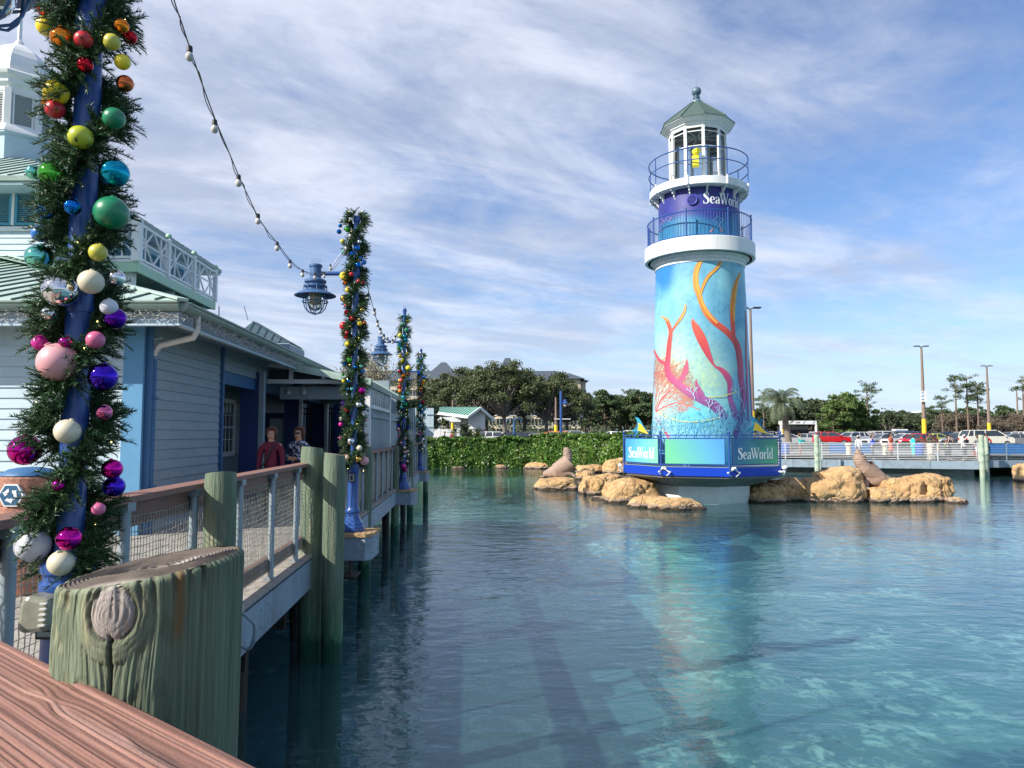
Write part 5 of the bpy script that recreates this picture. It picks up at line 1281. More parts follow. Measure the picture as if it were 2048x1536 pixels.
mural=mat('mural_paint',(1,1,1,1),.5,attr='paint',var=.10,vs=3.5,bump=.002,bs=30,coat=.1)
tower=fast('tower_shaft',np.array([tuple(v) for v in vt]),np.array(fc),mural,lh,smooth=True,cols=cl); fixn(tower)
MB_=[]
def tfn(px,py,off):
    a,z=tpx(px,py); return LP_(a,tr(z)+off,z)
def cz3(l): return [(1270+a/3.84,500+b/3.84,w/3.84) for a,b,w in l]
def coralcol(k=1.0,dark=0):
    def f(px,py):
        zy=(py-500)*3.84
        st_=[(300,(.74,.32,.05)),(470,(.74,.25,.04)),(560,(.66,.10,.05)),(760,(.55,.06,.075)),(950,(.52,.075,.17)),(1100,(.36,.08,.26)),(1300,(.10,.10,.34))]
        c=st_[0][1] if zy<=st_[0][0] else st_[-1][1]
        for (y0,c0),(y1,c1) in zip(st_,st_[1:]):
            if y0<=zy<y1: c=lerp3(c0,c1,(zy-y0)/(y1-y0))
        c=[q*k for q in c]
        return (*c,1)
    return f
BR=[
[(745,1440,50),(790,1320,45),(820,1160,45),(800,1000,50),(790,850,50),(765,730,50),(700,640,50),(620,570,50),(560,500,50),(520,420,42),(500,350,42),(480,280,48),(475,200,44),(490,130,44),(525,60,30)],
[(505,350,20),(535,260,25),(570,200,30),(620,150,26),(645,110,26),(660,60,15)],
[(745,680,30),(737,560,38),(737,450,42),(748,340,44),(765,260,32),(795,180,3)],
[(690,1310,70),(610,1200,80),(520,1150,70),(420,1090,66),(350,1030,60),(290,970,60),(268,900,50),(276,800,42),(285,700,38),(293,620,32),(270,540,30),(245,512,16),(212,495,3)],
[(298,630,14),(330,575,20),(372,515,26),(398,460,20),(402,408,3)],
[(260,870,30),(205,838,26),(172,785,20),(153,752,12)],
[(345,1040,20),(390,960,42),(408,900,36),(412,835,3)],
[(535,1170,50),(505,1090,42),(482,1035,24),(478,990,3)],
[(770,1300,70),(740,1220,50),(715,1130,34),(715,1030,40),(690,965,48),(650,920,34),(605,890,15),(565,810,44),(522,700,70),(487,620,64),(460,560,36),(452,525,3)],
[(855,1310,16),(845,1000,14),(838,800,12),(840,600,8),(835,480,5)],[(885,1310,10),(872,1000,9),(862,850,5)],[(830,1310,8),(815,1150,8),(812,1040,6)],[(900,1330,6),(890,1100,6),(880,950,4)]]
vt=[];fc=[];clr=[]
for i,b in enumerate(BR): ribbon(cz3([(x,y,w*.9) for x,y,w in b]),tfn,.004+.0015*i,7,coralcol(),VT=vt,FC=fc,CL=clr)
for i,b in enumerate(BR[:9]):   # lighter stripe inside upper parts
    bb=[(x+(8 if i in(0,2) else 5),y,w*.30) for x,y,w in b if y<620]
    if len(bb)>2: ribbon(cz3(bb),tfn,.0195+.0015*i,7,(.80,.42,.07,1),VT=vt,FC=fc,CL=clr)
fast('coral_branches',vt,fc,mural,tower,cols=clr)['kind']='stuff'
# fan coral net, weed, fish outlines
vt=[];fc=[];clr=[]; rf=random.Random(21)
def branch(x,y,ang,ln,w,dep,col,spread,lim,off):
    if dep==0 or not lim(x,y): return
    x2=x+ln*math.cos(ang); y2=y+ln*math.sin(ang); mx_,my=x+ln*.5*math.cos(ang+rf.uniform(-.2,.2)),y+ln*.5*math.sin(ang+rf.uniform(-.2,.2))
    ribbon(cz3([(x,y,w),(mx_,my,w),(x2,y2,w*.85)]),tfn,off,1,col,VT=vt,FC=fc,CL=clr)
    for s_ in (-1,1):
        if rf.random()<.93: branch(x2,y2,ang+s_*rf.uniform(.25,spread),ln*rf.uniform(.72,.98),w*.84,dep-1,col,spread,lim,off+.0003)
def limfan(x,y): return (x-170)**2/345**2+(y-1040)**2/250**2<1 and x>146
for ang,ln in ((-1.35,70),(-1.0,75),(-.6,75),(-.25,75),(.1,70),(-1.7,70)):
    for k in range(2): branch(168,1235-80*k-20*rf.random(),ang+rf.uniform(-.15,.15),ln*.86,4.6,9,(.50,.17,.12,1),.55,limfan,.0024)
for L_ in ([(175,1240,9),(220,1150,8),(300,1065,7),(330,1030,6)],[(175,1240,8),(300,1180,8),(380,1180,7),(510,1230,5)],[(170,940,7),(250,920,7),(330,885,6),(400,850,4)],[(160,1380,7),(200,1310,7),(250,1400,8),(280,1460,8)],[(170,1280,6),(230,1360,7),(290,1450,7)]):
    ribbon(cz3(L_),tfn,.0036,6,(.58,.07,.09,1),VT=vt,FC=fc,CL=clr)
fast('fan_coral',vt,fc,mural,tower,cols=clr)['kind']='stuff'
vt=[];fc=[];clr=[]
for L_ in ([(200,1240,7),(290,1290,9),(400,1318,9),(520,1315,9),(640,1285,7)],[(560,1130,5),(640,1128,7),(700,1115,7),(770,1090,5)]): ribbon(cz3(L_),tfn,.037,6,(.62,.62,.20,1),VT=vt,FC=fc,CL=clr)
for x in range(180,900,74):
    for k in range(2): branch(x+rf.uniform(-25,25),1470,-PI/2+rf.uniform(-.5,.5),rf.uniform(40,70),5,5,(.16,.50,.68,1) if rf.random()<.6 else (.06,.34,.62,1),.5,lambda a,b:b>1230,.041+.0003*(x%7))
for x,y in ((560,1240),(640,1300),(780,1150),(820,1250),(470,1150)): branch(x,y,-PI/2+rf.uniform(-.4,.4),34,5,4,(.45,.66,.80,1),.5,lambda a,b:True,.046)
fast('sea_weed_strokes',vt,fc,mural,tower,cols=clr)['kind']='stuff'
vt=[];fc=[];clr=[]
for (x,y,s_) in ((410,165,1.0),(420,370,1.0),(640,450,1.1),(755,120,.8),(800,560,.7),(185,350,.8)):
    col=(.08,.28,.48,1); sh_=[(-45,0),(-25,-22),(0,-30),(30,-10),(45,0),(28,18),(0,25),(-25,12),(-45,0)]
    if x==640: sh_=[(0,-45),(40,0),(10,45),(-5,10),(-35,28),(-35,-10),(-5,-5),(0,-45)]
    ribbon(cz3([(x+a*s_,y+b*s_,2.6) for a,b in sh_]),tfn,.003,4,col,VT=vt,FC=fc,CL=clr)
    ribbon(cz3([(x+35*s_,y,2.4),(x+60*s_,y-22*s_,2.4),(x+58*s_,y+18*s_,2.4),(x+35*s_,y,2.4)]),tfn,.0034,1,col,VT=vt,FC=fc,CL=clr)
fast('fish_outlines',vt,fc,mural,tower,cols=clr)['kind']='stuff'
# first gallery
G0,G1=9.83,10.42
MB().lathe([(1.80,TZ1-.30),(1.83,TZ1-.28),(1.83,TZ1-.17),(1.88,TZ1-.15),(1.88,TZ1-.05),(1.94,TZ1-.03),(1.95,TZ1+.03),(2.02,TZ1+.05),(2.03,TZ1+.10),(2.10,TZ1+.13),(2.12,G0)],LC,96).build('cornice_moulding',white2,lh,smooth=True)
MB().lathe([(1.5,G0),(2.225,G0),(2.245,G0+.02),(2.245,G1-.02),(2.225,G1),(1.5,G1)],LC,96).build('gallery',white2,lh,smooth=True)
# drum
D0,D1=G1-.01,12.60
nA,nZ=160,60; vt=[];cl=[]
for j in range(nZ+1):
    z=D0+(D1-D0)*j/nZ; u=j/nZ
    for i in range(nA):
        a=-PI+2*PI*i/nA; vt.append(LP_(a,1.68-.03*u,z)); n1=noise.noise(V((a*1.4,z,13))); n2=noise.noise(V((a*5,z*3,17)))
        c=lerp3([.02,.19,.36],[.022,.028,.22],sm(u+.18*n1,.28,.55)); c=lerp3(c,[.065,.065,.32],sm(n1+.4*n2,.15,.6)*sm(u,.45,.7)*.6); c=lerp3(c,[.01,.015,.16],sm(u,.82,1)*.5)
        cl.append((*[q*(1+.15*n2) for q in c],1))
fc=[(j*nA+i,j*nA+(i+1)%nA,(j+1)*nA+(i+1)%nA,(j+1)*nA+i) for j in range(nZ) for i in range(nA)]
drum=fast('upper_drum',np.array([tuple(v) for v in vt]),np.array(fc),mural,lh,smooth=True,cols=cl); fixn(drum)
def dfn(x0,z0): return lambda x,y,off: LP_(x0+x/1.66,1.665+off+.003,z0+y)
lettering('SeaWorld',dfn(math.asin((1407-1398)/80),zl(408,1.6)),.46,drum,lett,.006)
vt=[];fc=[];clr=[]
def dpx(px,py,off): a=math.asin(max(-1,min(1,(px-1398)/81))); return LP_(a,1.68+off,zat(py,LY-1.6*math.cos(a)))
for sh_,col in (([(1427,455),(1431,447),(1424,444),(1430,440),(1433,433),(1437,440),(1445,442),(1440,447),(1436,452)],(.15,.45,.65,1)),([(1322,445),(1330,438),(1326,432),(1333,440),(1338,430),(1345,432),(1340,440),(1350,428)],(.45,.22,.40,1)),([(1318,458),(1326,452),(1324,462)],(.3,.3,.6,1))):
    ribbon([(a,b,.7) for a,b in sh_],dpx,.006,3,col,VT=vt,FC=fc,CL=clr)
for sh_ in ([(1419,466,3),(1423,461,2),(1425,457,.5)],[(1442,466,3),(1438,460,2),(1437,452,.5)]): ribbon(sh_,dpx,.007,3,(.75,.30,.22,1),VT=vt,FC=fc,CL=clr)
fast('drum_sketches',vt,fc,mural,drum,cols=clr)['kind']='stuff'
a=math.asin((1387-1398)/80); c=LP_(a,1.69,zl(399,1.6)); nrm=(cv*math.cos(a)+rv*math.sin(a)); sd2=V((-nrm.y,nrm.x,0)); ventm=mat('indigo_vent_paint',(.05,.06,.36,1),.45)
m=MB(); m.tube([c+sd2*.19*math.cos(q*PI/16)+V((0,0,.19*math.sin(q*PI/16)))+nrm*.02 for q in range(32)],.028,6,closed=True)
for k in range(-3,4): 
    hw=math.sqrt(max(0,.16**2-(k*.045)**2)); m.bar(c-sd2*hw+V((0,0,k*.045))+nrm*.02,c+sd2*hw+V((0,0,k*.045))+nrm*.02,.03,.018)
m.build('round_vent',ventm,lh,smooth=True)
# first gallery railing
GR=2.12; gt_=zl(449); gb_=G1+.06
def ringpts(r,z,n=96): return [LP_(2*PI*k/n,r,z) for k in range(n)]
m=MB(); m.tube(ringpts(GR,gt_),.026,6,closed=True); m.tube(ringpts(GR,gb_),.02,6,closed=True); m.build('gallery_rail',M['blue'],lh,smooth=True)
for k in range(8):
    a=R(-58+45*k+15*0-0); 
    MB().tube([LP_(a,GR,G1),LP_(a,GR,gt_+.07)],.032,8).build('gallery_post',M['blue'],lh); MB().ball(LP_(a,GR,gt_+.09),.04,8,6).build('post_ball',M['blue'],lh)
m=MB()
for k in range(112): a=2*PI*k/112; m.tube([LP_(a,GR,gb_),LP_(a,GR,gt_)],.0085,4,caps=False)
m.build('balusters',M['blue'],lh)['kind']='stuff'
# second gallery
U0,U1=12.55,12.87
MB().lathe([(1.4,U0),(1.985,U0),(2.01,U0+.02),(2.01,U1-.02),(1.985,U1),(1.0,U1)],LC,96).build('upper_gallery',white2,lh,smooth=True)
for k in range(16):
    a=R(-11+22.5*k); m=MB(); n_=(cv*math.cos(a)+rv*math.sin(a)); t_=V((-n_.y,n_.x,0))*.025
    P=[(1.64,U0-.005),(1.96,U0-.005),(1.93,U0-.06),(1.84,U0-.10),(1.83,U0-.17),(1.75,U0-.20),(1.73,U0-.28),(1.68,U0-.33),(1.64,U0-.40)]
    m.prism([LP_(a,r,z)-t_ for r,z in P],t_*2); o=m.build('bracket',white2,lh); fixn(o)
m=MB(); m.tube(ringpts(2.03,zl(329.5)),.026,6,closed=True); m.tube(ringpts(2.03,zl(352)),.022,6,closed=True); m.build('upper_rail',M['blue'],lh,smooth=True)
for k in range(8):
    a=R(-66+45*k+10); MB().tube([LP_(a,2.035,U0+.1),LP_(a,2.035,zl(329.5))],.020,6).build('upper_post',M['blue'],lh); MB().tube([LP_(a,2.035,U0+.02),LP_(a,2.035,U1+.06)],.034,6).build('post_sleeve',white2,lh)
# lantern room, ten sided
N10=10; o10=R(-60); L0,L1=U1,15.30; LR=1.14
def r10(r,z): return ring8(r,z,o10,N10)
for k in range(N10):
    a=o10+k*2*PI/N10; MB().bar(LP_(a,LR,L0),LP_(a,LR,L1),.115,.10,up=tuple(cv*math.cos(a)+rv*math.sin(a))).build('lantern_post',white2,lh)
    a2=a+2*PI/N10; p,q=LP_(a,LR-.01,0),LP_(a2,LR-.01,0)
    m=MB()
    for py,h in ((270,.035),(299,.03)): z=zl(py,.6); m.bar(p+V((0,0,z)),q+V((0,0,z)),.03,h)
    m.bar(p+V((0,0,L0+.04)),q+V((0,0,L0+.04)),.08,.09); m.build('glazing_bar',white2,lh)
    g=MB(); p2,q2=p.lerp(q,.06),p.lerp(q,.94); g.add([p2+V((0,0,L0+.08)),q2+V((0,0,L0+.08)),q2+V((0,0,L1)),p2+V((0,0,L1))],[(0,1,2,3)]); g.build('pane',M['glass'],lh)
o=loft([r10(1.18,L1-.10),r10(1.20,L1+.02),r10(1.27,L1+.06),r10(1.27,L1+.12),r10(1.50,L1+.24),r10(1.53,L1+.30)],0,0); fixn(o.build('eaves',white2,lh))
o=loft([r10(1.10,L1-.04),r10(1.10,L1)],1,1); fixn(o.build('ceiling',mat('grey_ceiling',(.12,.12,.13,1),.7),lh))
m=MB()
for k in range(5): m.bar(LP_(o10+k*2*PI/5,1.0,L1-.10),LP_(o10+k*2*PI/5+PI,1.0,L1-.10),.05,.07)
m.build('ceiling_beam',white2,lh)
rf_=mat('sage_green_roof',(.072,.11,.095,1),.5,var=.12,vs=2)
ra=zl(206)
for k in range(N10):
    a,b=o10+k*2*PI/N10,o10+(k+1)*2*PI/N10
    MB().hexa([LP_(a,1.55,L1+.28),LP_(b,1.55,L1+.28),LP_(b,.22,ra-.03),LP_(a,.22,ra-.03),LP_(a,1.55,L1+.31),LP_(b,1.55,L1+.31),LP_(b,.22,ra),LP_(a,.22,ra)]).build('roof_panel',rf_,lh)
    MB().bar(LP_(a,1.56,L1+.325),LP_(a,.22,ra+.01),.035,.03).build('roof_hip',M['roofseam'],lh)
fm=mat('blue_grey_finial',(.10,.17,.22,1),.35,var=.1,coat=.2)
MB().lathe([(.26,ra-.05),(.25,ra+.03),(.14,ra+.12),(.12,ra+.17),(.15,ra+.19),(.15,ra+.22),(.10,ra+.24),(.13,ra+.27),(.10,ra+.30),(.10,ra+.36)],LC,24).build('finial_base',fm,lh,smooth=True)
MB().ball(V((LX,LY,ra+.50)),.205,20,14).build('finial_ball',fm,lh,smooth=True)
MB().tube([V((LX,LY,ra+.68)),V((LX-.03,LY,ra+1.15))],.012,6).build('lightning_rod',M['galv'],lh)
# yellow flood lamp inside
yb=mat('yellow_lamp_housing',(.80,.72,.03,1),.45,var=.05); ql=LP_(R(-3),1.34,0)
m=MB(); z0=zl(333,1.3); m.box(ql+V((0,0,z0+.20)),(.34,.26,.36),cang); m.tube([ql+V((0,0,z0+.36)),ql+V((0,0,z0+.44))],.16,12); o=m.build('beacon_housing',yb,lh,bev=.015)
MB().tube([ql-rv*.04+V((0,0,z0+.58)),ql+rv*.12+cv*.16+V((0,0,z0+.62))],[.14,.12],14).build('beacon_drum',yb,o,smooth=True)
MB().tube([LP_(R(5),.1,L1-.1),LP_(R(5),.1,zl(285,.1))],.015,6).build('hanging_cable',M['dark'],lh)
# ================================================================== ROCKS, SEA LION STATUES
rockm=bpy.data.materials.new('golden_rock')
def rock_mat():
    m=rockm; m.use_nodes=True; t=m.node_tree; N=t.nodes; L=t.links.new; P=N['Principled BSDF']; P.inputs['Roughness'].default_value=.85
    g=N.new('ShaderNodeNewGeometry'); sp=N.new('ShaderNodeSeparateXYZ'); L(g.outputs['Position'],sp.inputs[0])
    def nz(sc,det=6,vo=False):
        n=N.new('ShaderNodeTexVoronoi' if vo else 'ShaderNodeTexNoise'); n.inputs['Scale'].default_value=sc; L(g.outputs['Position'],n.inputs['Vector'])
        if vo: n.feature='DISTANCE_TO_EDGE'
        else: n.inputs['Detail'].default_value=det; n.inputs['Roughness'].default_value=.65
        return n.outputs[0]
    def mr(x,a,b,c=0,d=1):
        r=N.new('ShaderNodeMapRange'); L(x,r.inputs[0]); r.inputs[1].default_value=a; r.inputs[2].default_value=b; r.inputs[3].default_value=c; r.inputs[4].default_value=d; return r.outputs[0]
    def mix(f,a,b,bt='MIX'):
        x=N.new('ShaderNodeMix'); x.data_type='RGBA'; x.blend_type=bt
        if isinstance(f,float): x.inputs[0].default_value=f
        else: L(f,x.inputs[0])
        for i,c in ((6,a),(7,b)):
            if isinstance(c,tuple): x.inputs[i].default_value=c
            else: L(c,x.inputs[i])
        return x.outputs[2]
    c=mix(mr(nz(1.1),.35,.65),(.48,.29,.125,1),(.58,.39,.195,1))
    c=mix(mr(nz(3.5),.52,.75),c,(.27,.15,.07,1))
    c=mix(mr(nz(9),.30,.75,.75,1.2),c,c,'MULTIPLY') if False else c
    a=N.new('ShaderNodeMath'); a.operation='MULTIPLY_ADD'; L(nz(4),a.inputs[0]); a.inputs[1].default_value=-.28; L(sp.outputs[2],a.inputs[2])
    c=mix(mr(a.outputs[0],.07,.0),c,(.36,.27,.21,1))       # pale mineral line
    c=mix(mr(a.outputs[0],-.03,-.07),c,(.055,.035,.02,1))   # wet foot
    L(c,P.inputs['Base Color'])
    b=N.new('ShaderNodeBump'); b.inputs['Distance'].default_value=.10; vo_=mr(nz(1.15,vo=True),0,.030,-.32,0); ad_=N.new('ShaderNodeMath'); L(nz(5,9),ad_.inputs[0]); L(vo_,ad_.inputs[1]); L(ad_.outputs[0],b.inputs['Height']); L(b.outputs[0],P.inputs['Normal'])
rock_mat()
import bmesh
def ico(sub):
    b=bmesh.new(); bmesh.ops.create_icosphere(b,subdivisions=sub,radius=1); v=[x.co.copy() for x in b.verts]; f=[tuple(q.index for q in x.verts) for x in b.faces]; b.free(); return v,f
IV,IF=ico(5)
def boulder(px,py,w,h,dp,label,seed,rz=0,flat=.0,cracks=1.0,z0=0.0,sharp=.7):
    """px,py = centre of the waterline front; w,h,dp metres"""
    p=on(px,py,z0); c=V((p.x,p.y+dp*.42,z0)); t=[]
    cr,sr=math.cos(rz),math.sin(rz)
    for v in IV:
        q=v.copy(); s1=seed*7.3
        # blocky superellipsoid
        m_=max(abs(q.x),abs(q.y),abs(q.z)); q=q.lerp(q/m_*.86,.45*sharp)
        n=.22*noise.noise(q*1.1+V((s1,0,0)))+.13*(.5-abs(noise.noise(q*1.9+V((0,s1,3)))))+.07*(.5-abs(noise.noise(q*4.3+V((0,s1,0)))))+.035*noise.noise(q*9+V((0,0,s1)))+.014*noise.noise(q*20+V((0,s1,0)))-.09
        dd,_=noise.voronoi(q*1.5+V((s1,s1,0)))[0:2]; e=dd[1]-dd[0]
        n-=.12*cracks*math.exp(-(e/.04)**2)
        q=q*(1+n); 
        if q.z>.62: q.z=.62+(q.z-.62)*(1-flat)
        x,y=q.x*w/2,q.y*dp/2
        t.append((c.x+x*cr-y*sr,c.y+x*sr+y*cr,z0+ (q.z+.28)*h/1.2 - (.12 if z0==0 else 0)))
    o=thing('boulder',(c.x,c.y,z0),label,'rock','golden artificial boulders round the lighthouse')
    bpy.data.objects.remove(o)
    o=fast('boulder',t,IF,rockm,smooth=True,off=V((c.x,c.y,z0))); o.location=(c.x,c.y,z0); tag(o,label,'rock','golden boulders in the pond'); return o
S_=1/F
def mpx(px,D): return px*D/F
RK=[ # px,py(waterline),wpx,hpx,depth
(1117,981,92,33,2.0,'flat boulder that the left sea lion statue sits on'),
(1192,990,58,44,1.6,'pointed boulder right of the flat rock under the left sea lion'),
(1172,960,40,22,1.5,'small low boulder peeping out behind the pointed one'),
(1215,968,72,24,2.0,'low pale boulder behind the gap between the left rocks'),
(1268,1006,112,54,2.1,'big smooth golden boulder left of the white concrete base'),
(1205,1000,46,12,1.0,'thin flat rock at the water left of the big golden boulder'),
(1305,1016,86,30,1.3,'low rough rock at the foot of the big golden boulder'),
(1358,1021,112,30,1.4,'low wide rock in front of the white concrete base'),
(1545,1006,78,44,1.9,'shaded brown rock right of the white concrete base'),
(1590,1003,70,52,2.4,'tall shaded brown rock touching the sunlit boulders'),
(1520,1004,50,22,1.2,'dark wet rock beside the concrete base, in shadow'),
(1678,1006,128,58,2.2,'large sunlit boulder left of the right sea lion statue'),
(1702,1002,96,72,2.6,'peaked boulder directly below the right sea lion'),
(1788,1006,92,36,2.0,'long low boulder below the right sea lion tail'),
(1826,1004,86,54,2.2,'rounded boulder with a diagonal crack in the right group'),
(1880,1003,98,62,2.3,'blocky overhanging boulder at the right end of the rock group'),
(1848,1006,74,24,1.4,'low rock beneath the blocky overhanging boulder'),
(1924,1007,40,18,1.0,'smallest rock at the far right tip of the island'),
(1022,936,38,20,2.0,'small sandy rock under the left half of the hedge'),
(1048,936,30,14,1.8,'low sandy rock between two others under the hedge'),
(1078,938,56,17,2.0,'wide sandy rock under the hedge left of the sea lion'),
(1182,946,58,20,2.5,'rounded sandy rock at the hedge foot right of the sea lion'),
(1240,948,56,36,2.6,'pale steep rock at the hedge end beside the blue railing'),
(916,937,30,7,1.0,'low sandy rock half way along the left hedge foot'),
(1002,937,26,11,1.4,'small rounded sandy rock left of the small sandy rock pair'),
(950,936,40,6,1.0,'flat sandy ledge left of the small rounded rock'),
(978,935,44,5,1.0,'thin sandy ledge at the water under the hedge'),
(886,936,22,5,.8,'tiny sandy rock at the left foot of the hedge'),
(2096,965,60,44,2.4,'golden boulder cut off by the right edge of the photo'),
]
for i,(px,py,w,h,dp,lb) in enumerate(RK):
    Dd=on(px,py,0).y; boulder(px,py,mpx(w,Dd)*1.10,mpx(h,Dd)*1.02,dp,lb,i+1,rz=.2*math.sin(i*2.1),flat=.55 if i in (0,) else .25,cracks=1.0 if i not in (0,5) else .4)
# submerged mound joining the rocks
vt=[];fc=[]
nx_,ny_=90,34
for j in range(ny_+1):
    for i in range(nx_+1):
        x=-1+24*i/nx_; y=26+18*j/ny_; ex=max(0,1-math.hypot((i/nx_-.5)*2,(j/ny_-.5)*2.0)**3.0); ey=1
        vt.append((x,y,-2.7+1.7*ex*ey+.25*noise.noise(V((x*.8,y*.8,0)))))
for j in range(ny_):
    for i in range(nx_): fc.append((j*(nx_+1)+i,j*(nx_+1)+i+1,(j+1)*(nx_+1)+i+1,(j+1)*(nx_+1)+i))
tag(fast('rock_shoal',vt,fc,bpy.data.materials['pond_bed'],smooth=True),kind='structure')
lionm=mat('brown_stone_statue',(.33,.235,.185,1),.8,var=.22,vs=4,bump=.015,bs=14,stretch=(1,1,3))
def skin_mesh(name,nodes,edges,m,parent,sub=2,root=0,world=None):
    """nodes: (x,y,z,rx[,ry])"""
    me=bpy.data.meshes.new(name); off=wloc(parent) if parent is not None else V((0,0,0))
    me.from_pydata([tuple(V(n[:3])-off) for n in nodes],edges,[]); o=bpy.data.objects.new(name,me); COL.objects.link(o)
    if parent is not None: o.parent=parent
    s=o.modifiers.new('skin','SKIN'); s.use_smooth_shade=True; s.branch_smoothing=.6
    me.skin_vertices[0].data if me.skin_vertices else None
    if not me.skin_vertices:
        bpy.context.view_layer.objects.active=o
    sk=me.skin_vertices[0].data
    for i,n in enumerate(nodes): sk[i].radius=(n[3],n[4] if len(n)>4 else n[3]); sk[i].use_root=(i==root)
    b=o.modifiers.new('sub','SUBSURF'); b.levels=sub; b.render_levels=sub
    me.materials.append(m); return o
# bake skinned shapes to plain meshes
def bake(o):
    dg=bpy.context.evaluated_depsgraph_get(); dg.update(); ev=o.evaluated_get(dg); me=bpy.data.meshes.new_from_object(ev)
    o.modifiers.clear(); o.data=me
    for p in me.polygons: p.use_smooth=True
    return o
def sealion(label,fac,base,sc,spine,flips):
    t=thing('sea_lion_statue',base,label,'statue')
    nodes=[];edges=[]
    B=V(base)
    for i,(x,z,r,ry) in enumerate(spine):
        nodes.append((B.x+fac*x*sc,B.y,B.z+z*sc,r*sc*(1.5 if i<5 else 1.22),ry*sc*(1.45 if i<5 else 1.2))); 
        if i: edges.append((i-1,i))
    for (pi_,pts) in flips:
        pv=pi_
        for (x,y,z,r,ry) in pts:
            nodes.append((B.x+fac*x*sc,B.y+y*sc,B.z+z*sc,r*sc,ry*sc)); edges.append((pv,len(nodes)-1)); pv=len(nodes)-1
    o=skin_mesh('body',nodes,edges,lionm,t,3,root=3); bake(o)
    for v in o.data.vertices:   # folds round the neck
        z=(v.co.z)/sc; k=max(0,min(1,(z-.45)*2)); v.co.x*=1+ .0; w_=.014*sc*k*math.sin(v.co.z*55/sc+3*noise.noise(v.co*2))
        n=v.normal; v.co+=n*w_
        v.co+=n*.02*sc*noise.noise(v.co*6)
    return t
Dl=on(1120,978,0).y+.9
b=at(1120,956,Dl); 
sealion('brown sea lion statue on the left rock, head raised straight up, before the hedge',1,(b.x,Dl,b.z),1.0,
 [(-.85,.16,.10,.10),(-.62,.22,.24,.22),(-.25,.30,.36,.32),(.12,.38,.40,.36),(.36,.60,.34,.34),(.42,.88,.26,.27),(.40,1.12,.20,.21),(.36,1.30,.165,.18),(.32,1.44,.14,.15),(.30,1.52,.08,.08)],
 [(1,[(-.8,.25,.06,.10,.06),(-1.0,.32,.05,.09,.03)]),(4,[(.55,-.30,.25,.10,.08),(.78,-.42,.06,.14,.04)]),(4,[(.50,.32,.25,.10,.08),(.70,.44,.06,.14,.04)])])
Dr=on(1745,1004,0).y+1.6
b=at(1745,973,Dr)
sealion('brown sea lion statue leaning back among the right boulders, snout pointing up',-1,(b.x,Dr,b.z),1.0,
 [(-.90,.10,.14,.14),(-.62,.16,.26,.24),(-.30,.24,.32,.30),(.02,.40,.34,.32),(.26,.66,.31,.31),(.42,.92,.26,.27),(.50,1.12,.23,.24),(.52,1.28,.18,.19),(.56,1.42,.11,.11),(.60,1.54,.065,.06)],
 [(1,[(-1.1,.2,.04,.10,.05)]),(4,[(.42,-.36,.30,.10,.08),(.5,-.46,.0,.13,.05)]),(4,[(.40,.36,.30,.10,.08),(.5,.44,.0,.13,.05)])])

# ================================================================== HEDGE
def leaves(n,rg,cen,nrm_,size,aspect=1.0,tilt=.9):
    """rhombus leaves: cen (n,3), nrm (n,3)"""
    d=rg.normal(size=(n,3))*tilt+nrm_; d/=np.linalg.norm(d,axis=1)[:,None]
    a=np.cross(d,rg.normal(size=(n,3))); a/=np.linalg.norm(a,axis=1)[:,None]+1e-9; b=np.cross(d,a)
    s=(size*rg.uniform(.6,1.3,(n,1)))
    v=np.stack([cen-a*s*aspect,cen-b*s*.55,cen+a*s*aspect,cen+b*s*.55],axis=1).reshape(-1,3)
    return v,np.arange(n*4).reshape(-1,4)
hedgem=mat('glossy_hedge_leaves',(.090,.185,.030,1),.38,var=.4,vs=.9,island=.75,trans=.22,spec=.5,col2=(.17,.24,.05,1),c2s=1.1,c2a=.5,c2b=.7)
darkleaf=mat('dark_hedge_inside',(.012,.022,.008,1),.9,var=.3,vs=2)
def hedge(label,A,B,w,zb,h,n,seed,size):
    rg=np.random.default_rng(seed); A=V(A);B=V(B); L=(B-A).length; d=(B-A)/L; nn=V((d.y,-d.x,0)); 
    if nn.y>0: nn=-nn
    t=thing('hedge',A.lerp(B,.5)+V((0,0,zb)),label,'hedge')
    u=rg.uniform(0,L,n); k=rg.uniform(0,1,n)
    def bulge(u_,s_): return .18*noise.noise(V((u_*.7,s_*2,seed)))+.10*noise.noise(V((u_*2.2,s_*4,seed+5)))
    cen=np.zeros((n,3)); nr=np.zeros((n,3))
    for i in range(n):
        s_=k[i]
        if s_<.62: y=-w/2; z=(s_/.62)*h; y+=.25*(z/h)**3; nv=nn+V((0,0,.25))
        else: f_=(s_-.62)/.38; y=-w/2+f_*w; z=h; nv=V((0,0,1))
        bu=bulge(u[i],s_)*1.6+rg.uniform(-.12,.08)
        P=A+d*u[i]+nn*(-y)+nv.normalized()*bu; end=min(u[i],L-u[i]); sh_=max(0,1-end/.8); zz_=z*(1-.35*sh_)
        hh=1+.07*noise.noise(V((u[i]*.35,0,seed)))+.04*noise.noise(V((u[i]*1.7,3,seed)))
        cen[i]=(P.x,P.y,zb+ (zz_+ (nv.normalized()*bu).z*.6)*hh); nr[i]=nv
    v,f=leaves(n,rg,cen,nr,size)
    o=fast('foliage',v,f,hedgem,t); o['kind']='stuff'
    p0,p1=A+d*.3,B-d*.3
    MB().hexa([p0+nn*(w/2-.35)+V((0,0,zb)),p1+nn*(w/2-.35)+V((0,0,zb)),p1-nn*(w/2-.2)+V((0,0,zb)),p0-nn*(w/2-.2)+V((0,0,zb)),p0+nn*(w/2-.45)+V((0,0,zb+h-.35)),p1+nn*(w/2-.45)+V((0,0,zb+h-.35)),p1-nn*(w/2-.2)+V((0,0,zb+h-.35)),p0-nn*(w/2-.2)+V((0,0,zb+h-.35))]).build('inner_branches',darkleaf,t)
    return t
hL=on(838,936,0); hR=on(1262,946,0)
